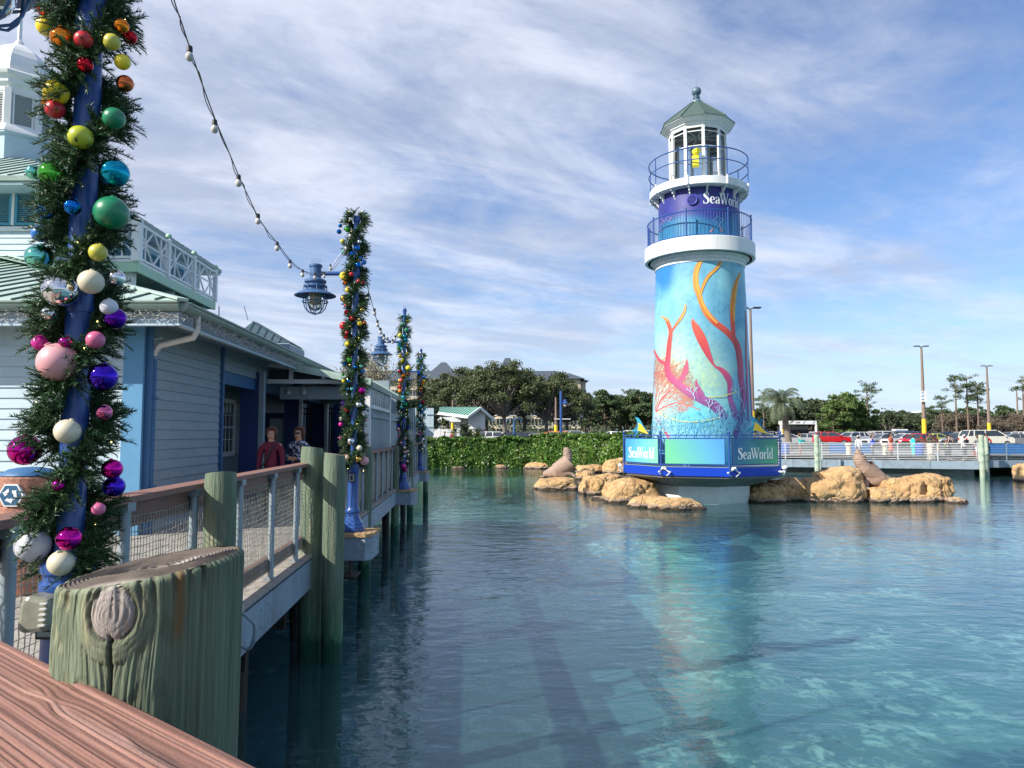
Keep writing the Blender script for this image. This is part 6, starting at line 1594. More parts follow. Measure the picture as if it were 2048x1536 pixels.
hedge('long clipped green hedge along the far pond edge behind the left sea lion',(on(1075,936,0).x,60.3,0),(hR.x+2.5,52.0,0),3.2,.05,2.58,38000,2,.125)
hedge('lower left stretch of green hedge beside the end of the boardwalk',(hL.x-6,60.0,0),(on(1085,936,0).x,60.3,0),3.2,.0,2.28,29000,5,.125)

# ================================================================== FAR BOARDWALK, RIGHT
FA=V((*on(1500,918,.98).xy,0)); FB=V((*on(1958,922.5,.98).xy,0))
fd=(FB-FA).normalized(); fn_=V((fd.y,-fd.x,0)); fn_=fn_ if fn_.y<0 else -fn_
fb=thing('far_boardwalk',FA+V((0,0,.5)),'grey edged far boardwalk with a shadowed concrete wall under it','boardwalk')
def FP(u,t,z): p=FA+fd*u+fn_*t; return V((p.x,p.y,z))
FL=(FB-FA).length
MB().hexa([FP(0,-7,.98),FP(FL,-7,.98),FP(FL,.04,.98),FP(0,.04,.98),FP(0,-7,1.12),FP(FL,-7,1.12),FP(FL,.04,1.12),FP(0,.04,1.12)]).build('deck',M['deckw'],fb)
for k in range(5):
    a,b=FL*k/5+.01,FL*(k+1)/5-.01; MB().hexa([FP(a,.045,.62),FP(b,.045,.62),FP(b,.12,.62),FP(a,.12,.62),FP(a,.045,1.14),FP(b,.045,1.14),FP(b,.12,1.14),FP(a,.12,1.14)]).build('fascia_board',M['fascia'],fb)
MB().hexa([FP(-2,-1.4,-1.9),FP(FL,-1.4,-1.9),FP(FL,-1.1,-1.9),FP(-2,-1.1,-1.9),FP(-2,-1.4,.97),FP(FL,-1.4,.97),FP(FL,-1.1,.97),FP(-2,-1.1,.97)]).build('retaining_wall',M['concrete'],fb)
MB().hexa([FP(.5,-1.09,.06),FP(FL-3,-1.09,.06),FP(FL-3,-.7,.06),FP(.5,-.7,.06),FP(.5,-1.09,.22),FP(FL-3,-1.09,.22),FP(FL-3,-.7,.22),FP(.5,-.7,.22)]).build('ledge',M['beige'],fb)
FR=thing('far_railing',FA+V((0,0,1.12)),'long silver railing of thin horizontal bars along the far boardwalk','railing')
silver=mat('light_grey_rail',(.62,.64,.64,1),.45,metal=0,var=.06)
nb=max(4,int(FL/2.0))
for k in range(nb+1): MB().bar(FP(FL*k/nb,.0,1.12),FP(FL*k/nb,.0,2.24),.05,.05,up=(1,0,0)).build('post',silver,FR)
for k in range(10): MB().bar(FP(0,.0,1.25+k*.108),FP(FL,.0,1.25+k*.108),.032,.032 if k<9 else .045).build('bar',silver,FR)
# deck turning back at the right
FZ=.14
FC_=V((*on(2120,931,1.12).xy,0))
fe=thing('far_boardwalk_corner',FB+V((0,0,.5)),'far boardwalk corner with dark railing past the paired pilings at the right edge','boardwalk')
e2=V((1,.12,0)).normalized()
def GP(u,t,z): p=FB+V((.3,.6,0))+e2*u+V((.12,-1,0))*t*1.0; return V((p.x,p.y,z))
MB().hexa([GP(0,-6,.7),GP(14,-6,.7),GP(14,0,.7),GP(0,0,.7),GP(0,-6,1.12),GP(14,-6,1.12),GP(14,0,1.12),GP(0,0,1.12)]).build('deck',M['fascia'],fe)
m=MB()
for k in range(8): MB().bar(GP(k*2.0,.0,1.12),GP(k*2.0,.0,2.2),.05,.05,up=(1,0,0)).build('post',M['galv'],fe)
for k in range(10): m.bar(GP(0,.0,1.25+k*.108),GP(14,.0,1.25+k*.108),.025,.025)
m.build('bars',M['galv'],fe)
for q_ in (fb,FR,fe): q_.location.z-=.14
def pile2(px,pyb,w,top,label):
    p=on(px,pyb,0); r=mpx(w,p.y)/2; t=thing('far_piling',p,label,'piling'); zt=zat(top,p.y)
    MB().lathe([(r*1.05,-1.9),(r,0),(r*.97,zt-.03),(r*.9,zt)],p,18).build('shaft',mat('pale_green_piling',(.36,.42,.33,1),.85,var=.3,vs=3,col2=(.15,.26,.18,1),c2s=2.5) if 'pale_green_piling' not in bpy.data.materials else bpy.data.materials['pale_green_piling'],t,smooth=True)
pile2(1635,954,10,869,'thick pale green piling standing before the far railing left of the right sea lion')
pile2(1641,952,5,876,'thin grey piling strapped behind the thick pale green one')
pile2(1965.5,955,10,870,'thick green piling near the right edge of the photo')
pile2(1975,953,8,875,'slimmer grey piling paired with the green one near the right edge')
# ================================================================== PEOPLE
PM={}
def cm(name,c,**k):
    if name not in PM: PM[name]=mat(name,(*c,1),.75,var=k.get('var',.12),vs=k.get('vs',8),col2=k.get('col2'),c2s=k.get('c2s',8),c2a=.52,c2b=.56)
    return PM[name]
def person(label,x,y,z,h=1.65,face=0.0,top=(.3,.02,.06),legs=(.03,.04,.08),hair=(.10,.05,.025),skin=None,arms=('down','down'),hairlen=.0,dress=False,hat=None,glasses=False,detail=False,bag=None,topname=None,col2=None,wide=1.0,headturn=0,sleeves=True,shorts=False,seated=False):
    """built at origin facing -Y then turned; face = rotation about z"""
    t=thing('person',(0,0,0),label,'person')
    s=h/1.65; skin=skin or M['skin']
    def n(x_,y_,z_,r,r2=None): return (x_*s,y_*s,z_*s,r*s,(r2 or r)*s)
    nodes=[n(0,0,.88,.115*wide,.095),n(0,0,1.05,.105*wide,.085),n(0,0,1.24,.125*wide,.090),n(0,.0,1.36,.085,.062),n(0,-.005,1.43,.048),n(0,-.015,1.49,.070,.082),n(0,-.015,1.55,.078,.092),n(0,-.005,1.60,.062,.075)]
    edges=[(0,1),(1,2),(2,3),(3,4),(4,5),(5,6),(6,7)]
    armi=[]
    for sd_,pose in zip((-1,1),arms):
        sh_=(sd_*.148*wide,0,1.335)
        if pose=='down': P=[(sd_*.182*wide,.01,1.20,.044),(sd_*.195*wide,.0,1.06,.038),(sd_*.20*wide,-.04,.92,.030),(sd_*.20*wide,-.06,.82,.024)]; hand=(sd_*.198*wide,-.08,.745)
        elif pose=='waist': P=[(sd_*.21*wide,.01,1.20,.042),(sd_*.225*wide,.0,1.08,.036),(sd_*.15,-.13,1.07,.030),(sd_*.06,-.19,1.08,.024)]; hand=(sd_*-.01,-.20,1.09)
        elif pose=='face': P=[(sd_*.20*wide,-.06,1.24,.042),(sd_*.20*wide,-.15,1.18,.036),(sd_*.15,-.20,1.32,.030),(sd_*.10,-.19,1.44,.024)]; hand=(sd_*.07,-.17,1.50)
        else: P=[(sd_*.20*wide,-.05,1.22,.042),(sd_*.21*wide,-.14,1.12,.036),(sd_*.17,-.28,1.12,.030),(sd_*.14,-.36,1.14,.024)]; hand=(sd_*.13,-.42,1.14)
        nodes.append(n(*sh_,.055)); edges.append((3,len(nodes)-1)); k0=len(nodes)-1; ch=[k0]
        for q in P: nodes.append(n(q[0],q[1],q[2],q[3])); edges.append((len(nodes)-2,len(nodes)-1)); ch.append(len(nodes)-1)
        armi.append(ch)
        w=V(P[-1][:3]); hv=V(hand); d=(hv-w).normalized(); side=V((1,0,0)) if abs(d.x)<.7 else V((0,0,1)); side=(side-d*side.dot(d)).normalized()
        pm=w+d*.05; nodes.append(n(*pm,.026,.018)); edges.append((len(nodes)-2,len(nodes)-1)); kp=len(nodes)-1
        if detail:
            for f_,(o_,l_) in enumerate(((-.024,.052),(-.008,.062),(.008,.058),(.023,.046))):
                b=pm+d*.035+side*o_; nodes.append(n(*b,.009)); edges.append((kp,len(nodes)-1)); b=b+d*l_*.6+V((0,-.010,0)); nodes.append(n(*b,.008)); edges.append((len(nodes)-2,len(nodes)-1)); b=b+d*l_*.4+V((0,-.014,-.004)); nodes.append(n(*b,.007)); edges.append((len(nodes)-2,len(nodes)-1))
            b=pm+side*-.04+d*.012; nodes.append(n(*b,.010)); edges.append((kp,len(nodes)-1)); b=b+d*.032+side*-.008; nodes.append(n(*b,.008)); edges.append((len(nodes)-2,len(nodes)-1))
        else: nodes.append(n(*(pm+d*.07),.018,.012)); edges.append((kp,len(nodes)-1))
    legi=[]
    for sd_ in (-1,1):
        P=[(sd_*.085,0,.82,.088),(sd_*.09,-.01,.66,.076),(sd_*.09,-.015,.48,.056),(sd_*.09,.01,.30,.050),(sd_*.09,.015,.09,.036),(sd_*.092,-.05,.045,.036),(sd_*.095,-.14,.03,.028)]
        pv=0; ch=[0]
        for q in P: nodes.append(n(*q)); edges.append((pv,len(nodes)-1)); pv=len(nodes)-1; ch.append(pv)
        legi.append(ch)
    # nose
    nodes.append(n(0,-.115,1.515,.014)); edges.append((5,len(nodes)-1))
    o=skin_mesh('body',nodes,edges,skin,t,2,root=0); bake(o)
    tm=cm(topname or ('cloth_%d_%d_%d'%tuple(int(c*100) for c in top)),top,col2=col2,c2s=14 if col2 else 8,var=.15)
    # top: torso and sleeves
    tn=[];te=[];mp={}
    def add(i,gr,dz=0):
        q=nodes[i]; mp[i]=len(tn); tn.append((q[0],q[1],q[2]+dz,q[3]+gr*s,q[4]+gr*s)); return mp[i]
    hem=.88
    a=add(0,.022); b=add(1,.020); c=add(2,.020); d=add(3,.034); te=[(a,b),(b,c),(c,d)]
    tn.append((0,0,1.415*s,.062*s,.062*s)); te.append((d,len(tn)-1))
    if dress:
        tn.append(n(0,0,.70,.17,.13)); te.append((a,len(tn)-1)); tn.append(n(0,0,.52,.20,.16)); te.append((len(tn)-2,len(tn)-1))
    for ch in armi:
        pv=d
        for k_,i in enumerate(ch[:(5 if sleeves else 3)]): q=add(i,.026 if k_==0 else .013); te.append((pv,q)); pv=q
    so_=skin_mesh('dress' if dress else 'shirt',tn,te,tm,t,2,root=0); bake(so_)
    lm=cm('legs_%d_%d_%d'%tuple(int(c*100) for c in legs),legs)
    if not dress:
        tn=[];te=[];mp={}; a=add(0,.012); 
        for ch in legi:
            pv=a
            for i in ch[1:(4 if shorts else 6)]: q=add(i,.012); te.append((pv,q)); pv=q
        bake(skin_mesh('shorts' if shorts else 'trousers',tn,te,lm,t,2,root=0))
    for ch in legi:
        q=nodes[ch[6]]; q2=nodes[ch[7]]; m=MB(); m.ball(((q[0]+q2[0])/2,(q[1]+q2[1])/2-.01,.045*s),.05*s,12,8,sc=(.95,2.5,.95)); m.build('shoe',cm('shoe',(.25,.25,.26)),t,smooth=True)
    hm=cm('hair_%d_%d'%(int(hair[0]*100),int(hair[1]*100)),hair,var=.35,vs=30)
    m=MB(); hc=V((0,.012,1.575))*s
    for i in range(1):
        vt=[];nn_,kk=28,18
        for k in range(kk+1):
            th_=PI*k/kk
            for j in range(nn_):
                a=2*PI*j/nn_; dx,dy,dz=math.sin(th_)*math.cos(a),math.sin(th_)*math.sin(a),math.cos(th_)
                r=1+.08*noise.noise(V((a*3,th_*5,2)))+.05*noise.noise(V((a*12,th_*2,5)))
                X,Y,Z=dx*.102*r,dy*.112*r+.012,dz*.105*r
                front=max(0,-dy)
                if dy<-.15 and dz<.62:   # face opening
                    Y=max(Y,-.035) if abs(dx)<.99 else Y; 
                if dz<-.1: Z-=hairlen*max(0,min(1,(dy+.35)))*(-dz)*1.2
                vt.append(hc+V((X,Y,Z))*s)
        ff=[(k*nn_+j,k*nn_+(j+1)%nn_,(k+1)*nn_+(j+1)%nn_,(k+1)*nn_+j) for k in range(kk) for j in range(nn_)]
        fast('hair',vt,ff,hm,t,smooth=True)
    if detail or True:
        for sd_ in (-1,1):
            e=MB(); e.ball((sd_*.030*s,-.098*s,1.545*s),.011*s,8,6,sc=(1.2,.5,.7)); e.build('eye',cm('eye_dark',(.03,.02,.02)),t,smooth=True)
        MB().ball((0,-.094*s,1.472*s),.016*s,8,6,sc=(1.3,.4,.35)).build('mouth',cm('lips',(.36,.10,.09)),t,smooth=True)
    if glasses:
        g=MB()
        for sd_ in (-1,1): g.ball((sd_*.034*s,-.106*s,1.543*s),.030*s,12,8,sc=(1.1,.35,.72)); g.bar((sd_*.066*s,-.10*s,1.55*s),(sd_*.085*s,.0,1.55*s),.005,.010)
        g.bar((-.02*s,-.11*s,1.55*s),(.02*s,-.11*s,1.55*s),.005,.008); g.build('sunglasses',M['black'],t,smooth=True)
    if hat: 
        MB().lathe([(.115*s,1.585*s),(.112*s,1.63*s),(.07*s,1.69*s),(0,1.70*s)],(0,.0,0),18).build('cap',cm('cap_%d'%int(hat[0]*100),hat),t,smooth=True)
        MB().ball((0,-.12*s,1.59*s),.08*s,10,6,sc=(.9,1,.12)).build('cap_brim',cm('cap_%d'%int(hat[0]*100),hat),t,smooth=True)
    if bag=='strap':
        MB().tube([(.10*s,.0,1.40*s),(.06*s,-.10*s,1.33*s),(.0,-.125*s,1.2*s),(-.09*s,-.125*s,1.02*s),(-.17*s,-.09*s,.93*s)],.016*s,6).build('bag_strap',M['black'],t); MB().box((-.10*s,-.17*s,.86*s),(.22*s,.08*s,.15*s),.2).build('handbag',M['black'],t,bev=.02)
    if bag=='pack': MB().box((0,.17*s,1.18*s),(.28*s,.16*s,.38*s)).build('backpack',M['black'],t,bev=.05)
    if bag=='phone': MB().box((.0,-.23*s,1.52*s),(.08*s,.012*s,.15*s)).build('phone',M['black'],t)
    t.location=(x,y,z); t.rotation_euler=(0,0,face)
    return t
def pxp(px,Y): return at(px,868,Y).x
person('woman with auburn bob in a long sleeved burgundy top and black crossbody bag strap',pxp(543,12.6),12.6,DZ,1.555,.10,(.13,.006,.030),(.02,.02,.025),(.075,.03,.016),arms=('down','down'),hairlen=.12,detail=True,bag='strap',wide=1.02)
person('woman in sunglasses and navy top with white floral print, hand at her waist',pxp(598,13.0),13.0,DZ,1.565,-.25,(.012,.018,.05),(.02,.025,.05),(.07,.033,.018),arms=('waist','waist'),hairlen=.10,detail=True,glasses=True,topname='navy_floral',col2=(.42,.47,.55,1))
E=None
PZ=.99
def fpp(px,back=1.5):
    u=0
    # intersect pixel column with line parallel to the far deck, set back by `back`
    A=FA-fn_*back
    dx=(px-1024)/F
    # solve (A+fd*u).x = dx*(y*ct + (z-CZ)*st)
    for _ in range(30):
        p=A+fd*u; y=p.y; tx=dx*(y*ct+(-.6)*st); u+=(tx-p.x)/ (fd.x-dx*fd.y)
    return A+fd*u
white=(.7,.7,.68)
FPL=[(1600,1.2,1.72,'person in a teal shirt seen from the side at the far railing near the palm',dict(top=(.02,.36,.36),legs=(.25,.1,.1),face=1.3,arms=('fwd','down'))),
(1717,2.0,1.55,'person in a pale grey cap and white shirt behind the far railing',dict(top=white,legs=(.03,.04,.10),hat=(.55,.55,.52),face=2.8)),
(1744,1.6,1.60,'person in a bright royal blue top bending at the far railing',dict(top=(.01,.06,.55),legs=(.10,.10,.14),face=.9,arms=('fwd','fwd'))),
(1781,1.0,1.72,'woman in a coral dress with raised hands at the far railing',dict(top=(.80,.12,.06),dress=True,skin=M['skin2'],hair=(.01,.01,.01),arms=('face','down'),face=.4,sleeves=False,hairlen=.12,bag='phone')),
(1826,5,1.62,'person in a turquoise outfit walking behind the far railing',dict(top=(.02,.55,.58),legs=(.02,.50,.52),face=1.6)),
(1859,1.6,1.78,'man in an olive shirt and pale trousers leaning at the far railing',dict(top=(.10,.10,.065),legs=(.5,.45,.36),skin=M['skin2'],hair=(.01,.01,.01),arms=('fwd','fwd'),face=.1)),
(1897,1.3,1.58,'person in a black top with arms raised to the head at the far railing',dict(top=(.015,.015,.02),legs=(.03,.03,.05),hair=(.01,.01,.01),arms=('face','face'),face=.2,sleeves=False)),
(1929,1.4,1.60,'person in a white shirt with black backpack turned away at the far railing',dict(top=white,legs=(.05,.05,.10),bag='pack',face=PI+.2,hat=(.6,.6,.6))),
(1956,1.7,1.58,'person in a grey vest and pale shorts by the far railing',dict(top=(.15,.16,.18),legs=(.6,.6,.62),shorts=True,sleeves=False,face=2.2)),
(1961,2.4,1.62,'person in white behind the one in the grey vest',dict(top=white,legs=(.5,.5,.5),face=.3,hair=(.2,.08,.04))),
(1974,1.2,1.70,'man in dark cap and crimson shirt holding a camera up at the far railing',dict(top=(.42,.01,.02),legs=(.03,.12,.30),hat=(.03,.03,.04),arms=('face','fwd'),face=-.5,shorts=True)),
(1876,3.0,1.15,'child in an orange shirt behind the far railing',dict(top=(.80,.35,.03),legs=(.02,.03,.08),face=1.0)),
(1891,3.4,1.20,'child in a dark green shirt behind the far railing',dict(top=(.05,.14,.04),legs=(.02,.03,.08),face=.5)),
(1948,3.0,1.10,'child in a navy top standing low behind the far railing',dict(top=(.02,.03,.10),legs=(.4,.05,.05),face=.2))]
for px,back,h,lb,kw in FPL:
    p=fpp(px,back); person(lb,p.x,p.y,PZ,h,kw.pop('face',0),**kw)
# concrete posts, bins, blue barriers on the far promenade
for px,lb in ((1697,'short beige concrete column behind the railing left of the blue shirted person'),(1770,'beige concrete column beside the woman in coral'),(1861,'beige concrete column in front of the man in olive')):
    p=fpp(px,3.0 if px!=1861 else .9); t=thing('concrete_column',V((p.x,p.y,PZ)),lb,'column'); MB().lathe([(.24,PZ),(.24,PZ+.25),(.17,PZ+.3),(.17,PZ+.85),(.24,PZ+.9),(.24,PZ+1.05)],(p.x,p.y,0),12).build('shaft',M['beige'],t,smooth=False)
cb=cm('bin_blue',(.01,.08,.42))
for px,lb in ((1571,'blue litter bin at the left end of the far boardwalk'),(1839,'tall blue litter bin between the turquoise outfit and the man in olive')):
    p=fpp(px,3.0); t=thing('litter_bin',V((p.x,p.y,PZ)),lb,'bin'); MB().lathe([(.22,PZ),(.26,PZ+.05),(.27,PZ+.85)],(p.x,p.y,0),16).build('barrel',cb,t,smooth=True); MB().lathe([(.28,PZ+.86),(.26,PZ+.95),(.1,PZ+1.05),(0,PZ+1.05)],(p.x,p.y,0),16).build('lid',cb,t,smooth=True)
cbl=cm('barrier_blue',(.01,.14,.42))
for k,(px,lb) in enumerate(((1682,'blue barrier panel left of the pale capped person'),(1722,'blue barrier panel behind the royal blue top'),(1995,'blue barrier panel beside the man in crimson'),(2040,'blue barrier panel at the right edge beyond the pilings'))):
    p=fpp(px,4.5); t=thing('crowd_barrier',V((p.x,p.y,PZ)),lb,'barrier'); MB().b2((p.x-.75,p.y,PZ+.35),(p.x+.75,p.y+.04,PZ+.95)).build('panel',cbl,t); m=MB(); m.bar((p.x-.8,p.y,PZ),(p.x-.8,p.y,PZ+1.0),.05,.05,up=(1,0,0)); m.bar((p.x+.8,p.y,PZ),(p.x+.8,p.y,PZ+1.0),.05,.05,up=(1,0,0)); m.bar((p.x-.8,p.y,PZ+1.0),(p.x+.8,p.y,PZ+1.0),.05,.05); m.build('frame',cbl,t)

# ================================================================== CARS
tyre=mat('tyre_rubber',(.02,.02,.02,1),.8,var=.1); rim=mat('alloy_rim',(.5,.5,.5,1),.3,metal=.8,var=0)
headm=mat('headlight_lens',(.7,.72,.74,1),.1,var=0); tailm=mat('tail_light_lens',(.45,.01,.01,1),.2,var=0); trim=M['black']
PRO={'suv':dict(L=4.7,W=1.86,H=1.70,body=[(-2.32,.42),(-2.35,.80),(-2.20,1.02),(-1.15,1.10),(2.20,1.12),(2.34,.95),(2.34,.42)],gl=[(-1.30,1.09),(-.55,1.60),(1.75,1.63),(2.20,1.11)]),
'sedan':dict(L=4.7,W=1.80,H=1.45,body=[(-2.33,.36),(-2.35,.66),(-2.15,.82),(-1.05,.93),(1.55,.97),(2.30,.93),(2.35,.6),(2.33,.36)],gl=[(-1.15,.92),(-.25,1.38),(.95,1.40),(1.85,.96)]),
'van':dict(L=5.1,W=1.98,H=1.85,body=[(-2.5,.42),(-2.52,.85),(-2.3,1.05),(-1.5,1.15),(2.45,1.18),(2.52,.9),(2.5,.42)],gl=[(-1.70,1.14),(-.85,1.74),(2.15,1.78),(2.47,1.17)]),
'pickup':dict(L=5.6,W=1.98,H=1.85,body=[(-2.78,.5),(-2.8,.98),(-2.6,1.12),(-1.2,1.18),(2.75,1.16),(2.8,.9),(2.78,.5)],gl=[(-1.25,1.17),(-.6,1.72),(.9,1.74),(1.2,1.17)])}
def carbody(kind):
    p=PRO[kind]; W=p['W']/2; m=MB()
    st_=[(-W,.93),(-W*.99,1.0),(W*.99,1.0),(W,.93)]
    B=p['body']; n=len(B)
    rings=[]
    cx=0; 
    for y,sc in ((-W*1.0,.96),(-W*.97,1.0),(W*.97,1.0),(W*1.0,.96)):
        zc=.7; rings.append([V((x*(.985 if sc<1 else 1),y,zc+(z-zc)*sc)) for x,z in B])
    for i in range(3):
        for j in range(n):
            a=len(m.v)
            m.add([rings[i][j],rings[i][(j+1)%n],rings[i+1][(j+1)%n],rings[i+1][j]],[(0,1,2,3)])
    m.add(rings[0],[tuple(range(n))]); m.add(rings[3],[tuple(reversed(range(n)))])
    G=p['gl']; k=.80; zt=max(z for x,z in G)
    def gy(z): return W*(.97-(z-G[0][1])/(zt-G[0][1])*.17)
    # roof slab
    m.hexa([V((G[1][0]+.05,-gy(zt),zt-.0)),V((G[2][0]-.02,-gy(zt),zt+.0)),V((G[2][0]-.02,gy(zt),zt+.0)),V((G[1][0]+.05,gy(zt),zt-.0)),V((G[1][0]+.15,-gy(zt)*.93,zt+.06)),V((G[2][0]-.12,-gy(zt)*.93,zt+.06)),V((G[2][0]-.12,gy(zt)*.93,zt+.06)),V((G[1][0]+.15,gy(zt)*.93,zt+.06))])
    for sd_ in (-1,1):
        for (a,b) in ((G[0],G[1]),(G[3],G[2])): m.bar((a[0],sd_*gy(a[1]),a[1]),(b[0],sd_*gy(b[1]),b[1]),.06,.09)
        xm=(G[1][0]+G[2][0])/2-.1; m.bar((xm,sd_*gy(G[0][1]),G[0][1]),(xm,sd_*gy(zt),zt),.04,.09,up=(1,0,0))
        if kind in('suv','van'): m.bar((G[2][0]-.35,sd_*gy(G[3][1]),G[3][1]),(G[2][0]-.45,sd_*gy(zt),zt),.04,.12,up=(1,0,0))
    g=MB(); e=.985
    P=[]
    for y_ in (-1,1): P.append([V((x,y_*gy(z)*e,z)) for x,z in G])
    g.add(P[0]+P[1],[(0,1,2,3),(7,6,5,4),(0,4,5,1),(1,5,6,2),(2,6,7,3)])
    return m,g
CARM={}
def car(kind,color,name):
    key=(kind,name)
    if key in CARM: return CARM[key]
    p=PRO[kind]; m,g=carbody(kind); W=p['W']/2; x0=p['body'][0][0]; x1=p['body'][-1][0]
    t=thing('parked_car',(0,0,0),'x','car','cars parked in the lot beyond the pond')
    paint=M.setdefault('car_'+name,mat('car_paint_'+name,(*color,1),.25,var=0,coat=.8,metal=.0))
    b=m.build('body',paint,t,bev=.03); fixn(b)
    g.build('glass',M['darkglass'],t)
    for xw in (x0+.86,x1-.88):
        for sd_ in (-1,1):
            w=MB(); w.tube([(xw,sd_*(W-.20),.34),(xw,sd_*(W+.015),.34)],.34,16); w=w.build('wheel',tyre,t); MB().tube([(xw,sd_*(W+.0),.34),(xw,sd_*(W+.022),.34)],.22,12).build('rim',rim,w)
    for sd_ in (-1,1):
        MB().box((x0+.02,sd_*(W-.30),p['body'][1][1]-.02),(.10,.38,.13)).build('headlight',headm,t); MB().box((x1+.0,sd_*(W-.20),p['body'][-2][1]-.03),(.10,.24,.22)).build('tail_light',tailm,t)
        MB().box((p['gl'][0][0]+.25,sd_*(W+.08),p['gl'][0][1]+.05),(.12,.16,.12)).build('mirror',paint,t)
    MB().box((x0-.0,0,.52),(.10,1.0,.22)).build('grille',trim,t); MB().box((x1+.02,0,.52),(.08,.4,.12)).build('number_plate',headm,t)
    CARM[key]=t; t['_fresh']=1; return t
CLR=dict(white=(.72,.73,.74),silver=(.42,.44,.46),grey=(.16,.17,.18),black=(.02,.02,.022),red=(.50,.01,.015),darkred=(.20,.01,.02),orange=(.70,.16,.02),lime=(.62,.62,.04),cream=(.70,.68,.58),blue=(.03,.08,.22))
CL=[ # px, Y, kind, colour, heading(deg: 0 = nose to the left), label
(1530,104,'suv','grey',150,'dark grey suv just right of the lighthouse railing'),(1522,122,'van','silver',20,'silver van behind the dark grey one beside the tower'),
(1578,96,'sedan','silver',175,'silver sedan between the lighthouse and the palm trunk'),(1618,98,'sedan','silver',160,'light silver sedan right of the palm trunk'),
(1660,97,'suv','red',172,'bright red suv behind the left end of the far railing'),(1688,108,'suv','black',60,'black car tucked behind the bright red suv'),
(1704,99,'suv','white',20,'white crossover right of the bright red suv'),(1741,102,'suv','darkred',140,'dark red hatchback right of the white crossover'),
(1770,112,'van','white',170,'long white van above the woman in coral'),(1765,88,'sedan','silver',10,'low silver car directly left of the woman in coral'),
(1800,108,'suv','grey',75,'dark suv with white roof box in the middle of the lot'),(1806,86,'sedan','white',10,'white sedan right of the woman in coral'),
(1822,104,'suv','black',60,'black suv right of the one with the roof box'),(1836,84,'sedan','red',30,'red car with dark windscreen left of the man in olive'),
(1862,96,'sedan','lime',15,'lime yellow sedan behind the man in olive'),(1882,102,'suv','black',30,'black car right of the lime sedan'),
(1905,112,'suv','white',20,'white car in a back row above the black top'),(1915,92,'sedan','grey',25,'grey sedan right of the person in black'),
(1935,118,'van','white',5,'white van in the last row right of centre'),(1972,82,'van','cream',178,'cream wagon with long side windows behind the man in crimson'),
(2010,96,'suv','black',170,'black suv behind the cream wagon'),(2030,104,'suv','white',160,'white suv near the right edge'),(2040,84,'sedan','grey',165,'grey sedan at the right edge beyond the pilings'),
(2062,92,'suv','white',175,'white suv cut off by the right edge'),(1952,104,'suv','silver',25,'silver suv above the cream wagon'),(1985,122,'suv','blue',10,'dark blue suv in the last row'),
(995,92,'suv','white',175,'white suv above the hedge left of the big oak trunk'),(1020,88,'suv','black',5,'dark suv with red load left of the oak trunk'),(1042,98,'suv','grey',10,'dark suv right beside the blue lyre shaped post'),
(1066,94,'sedan','silver',8,'silver car right of the oak trunk'),(1104,84,'suv','orange',5,'orange suv above the hedge'),(1128,92,'suv','white',175,'white car behind the blue lamp pole'),
(1150,98,'van','silver',170,'silver wagon above the hedge right of the blue lamp pole'),(1172,88,'sedan','white',172,'white sedan half hidden by the hedge top'),
(1246,86,'suv','white',172,'white suv left of the lighthouse railing'),(1285,88,'van','white',175,'white van behind the left sign of the lighthouse'),(1215,112,'sedan','grey',5,'grey sedan between hedge and lighthouse'),
(905,104,'suv','grey',0,'grey suv under the kiosk roof'),(880,112,'van','white',0,'white van behind the kiosk posts')]
for (px,Y,kind,c,hd,lb) in CL:
    t0=car(kind,CLR[c],c); p=at(px,868,Y); zc=1.265
    if t0.get('_fresh'): del t0['_fresh']; t=t0; t.location=(p.x,Y,zc); t.rotation_euler=(0,0,R(hd)); t['label']=lb
    else: t=dup(t0,(p.x,Y,zc),R(hd),lb)
    if lb.startswith('dark suv with white roof box'): bx=thing('roof_box',(p.x,Y,zc+1.78),'white roof box on the dark suv in the middle of the lot','roof box'); MB().box((p.x,Y,zc+1.95),(2.2,.8,.32),R(10)).build('shell',M['car_white'],bx,bev=.12)
rk_=random.Random(12)
for k in range(44):
    px=1500+k*13.2+rk_.uniform(-4,4); Y=rk_.choice((116,126,138,150)); c=rk_.choice(('white','white','silver','grey','black','white','darkred','silver','blue')); kd=rk_.choice(('suv','sedan','van','suv'))
    t0=car(kd,CLR[c],c); p=at(px,868,Y); lb='car in the packed back rows of the lot, little more than its roof showing'; hd=R(rk_.choice((5,20,160,175))+rk_.uniform(-5,5))
    if t0.get('_fresh'): del t0['_fresh']; t=t0; t.location=(p.x,Y,1.265); t.rotation_euler=(0,0,hd); t['label']=lb
    else: t=dup(t0,(p.x,Y,1.265),hd,lb)
    t['group']='cars in the packed back rows'
# ================================================================== KIOSK, PARKING POLES, SIGNS
kk=thing('kiosk',at(920,868,72),'open white kiosk with light green ribbed roof behind the hedge','kiosk'); kk.location.z=1.26
def kp(px,py,Y=72): return at(px,py,Y)
gab=[kp(925,835,70),kp(961,817,70),kp(990,841,70)]
rA,rB=kp(961,816,70),kp(868,816,78); eA,eB=kp(934,836,68.5),kp(868,823,78)
eA,eB=kp(936,834,69),kp(858,824,75)
for k in range(16):
    u0,u1=k/16,(k+1)/16; MB().prism([eA.lerp(eB,u0),eA.lerp(eB,u1),rA.lerp(rB,u1),rA.lerp(rB,u0)],(0,0,.06)).build('roof_panel',mat('kiosk_green_roof',(.22,.42,.34,1),.4) if 'kiosk_green_roof' not in bpy.data.materials else bpy.data.materials['kiosk_green_roof'],kk)
    MB().bar(eA.lerp(eB,u0)+V((0,0,.1)),rA.lerp(rB,u0)+V((0,0,.1)),.06,.1).build('roof_seam',bpy.data.materials['kiosk_green_roof'],kk)
e3,e4=kp(990,841,71),kp(900,838,80); MB().prism([rA,rB,e4,e3],(0,0,.06)).build('roof_panel',bpy.data.materials['kiosk_green_roof'],kk)
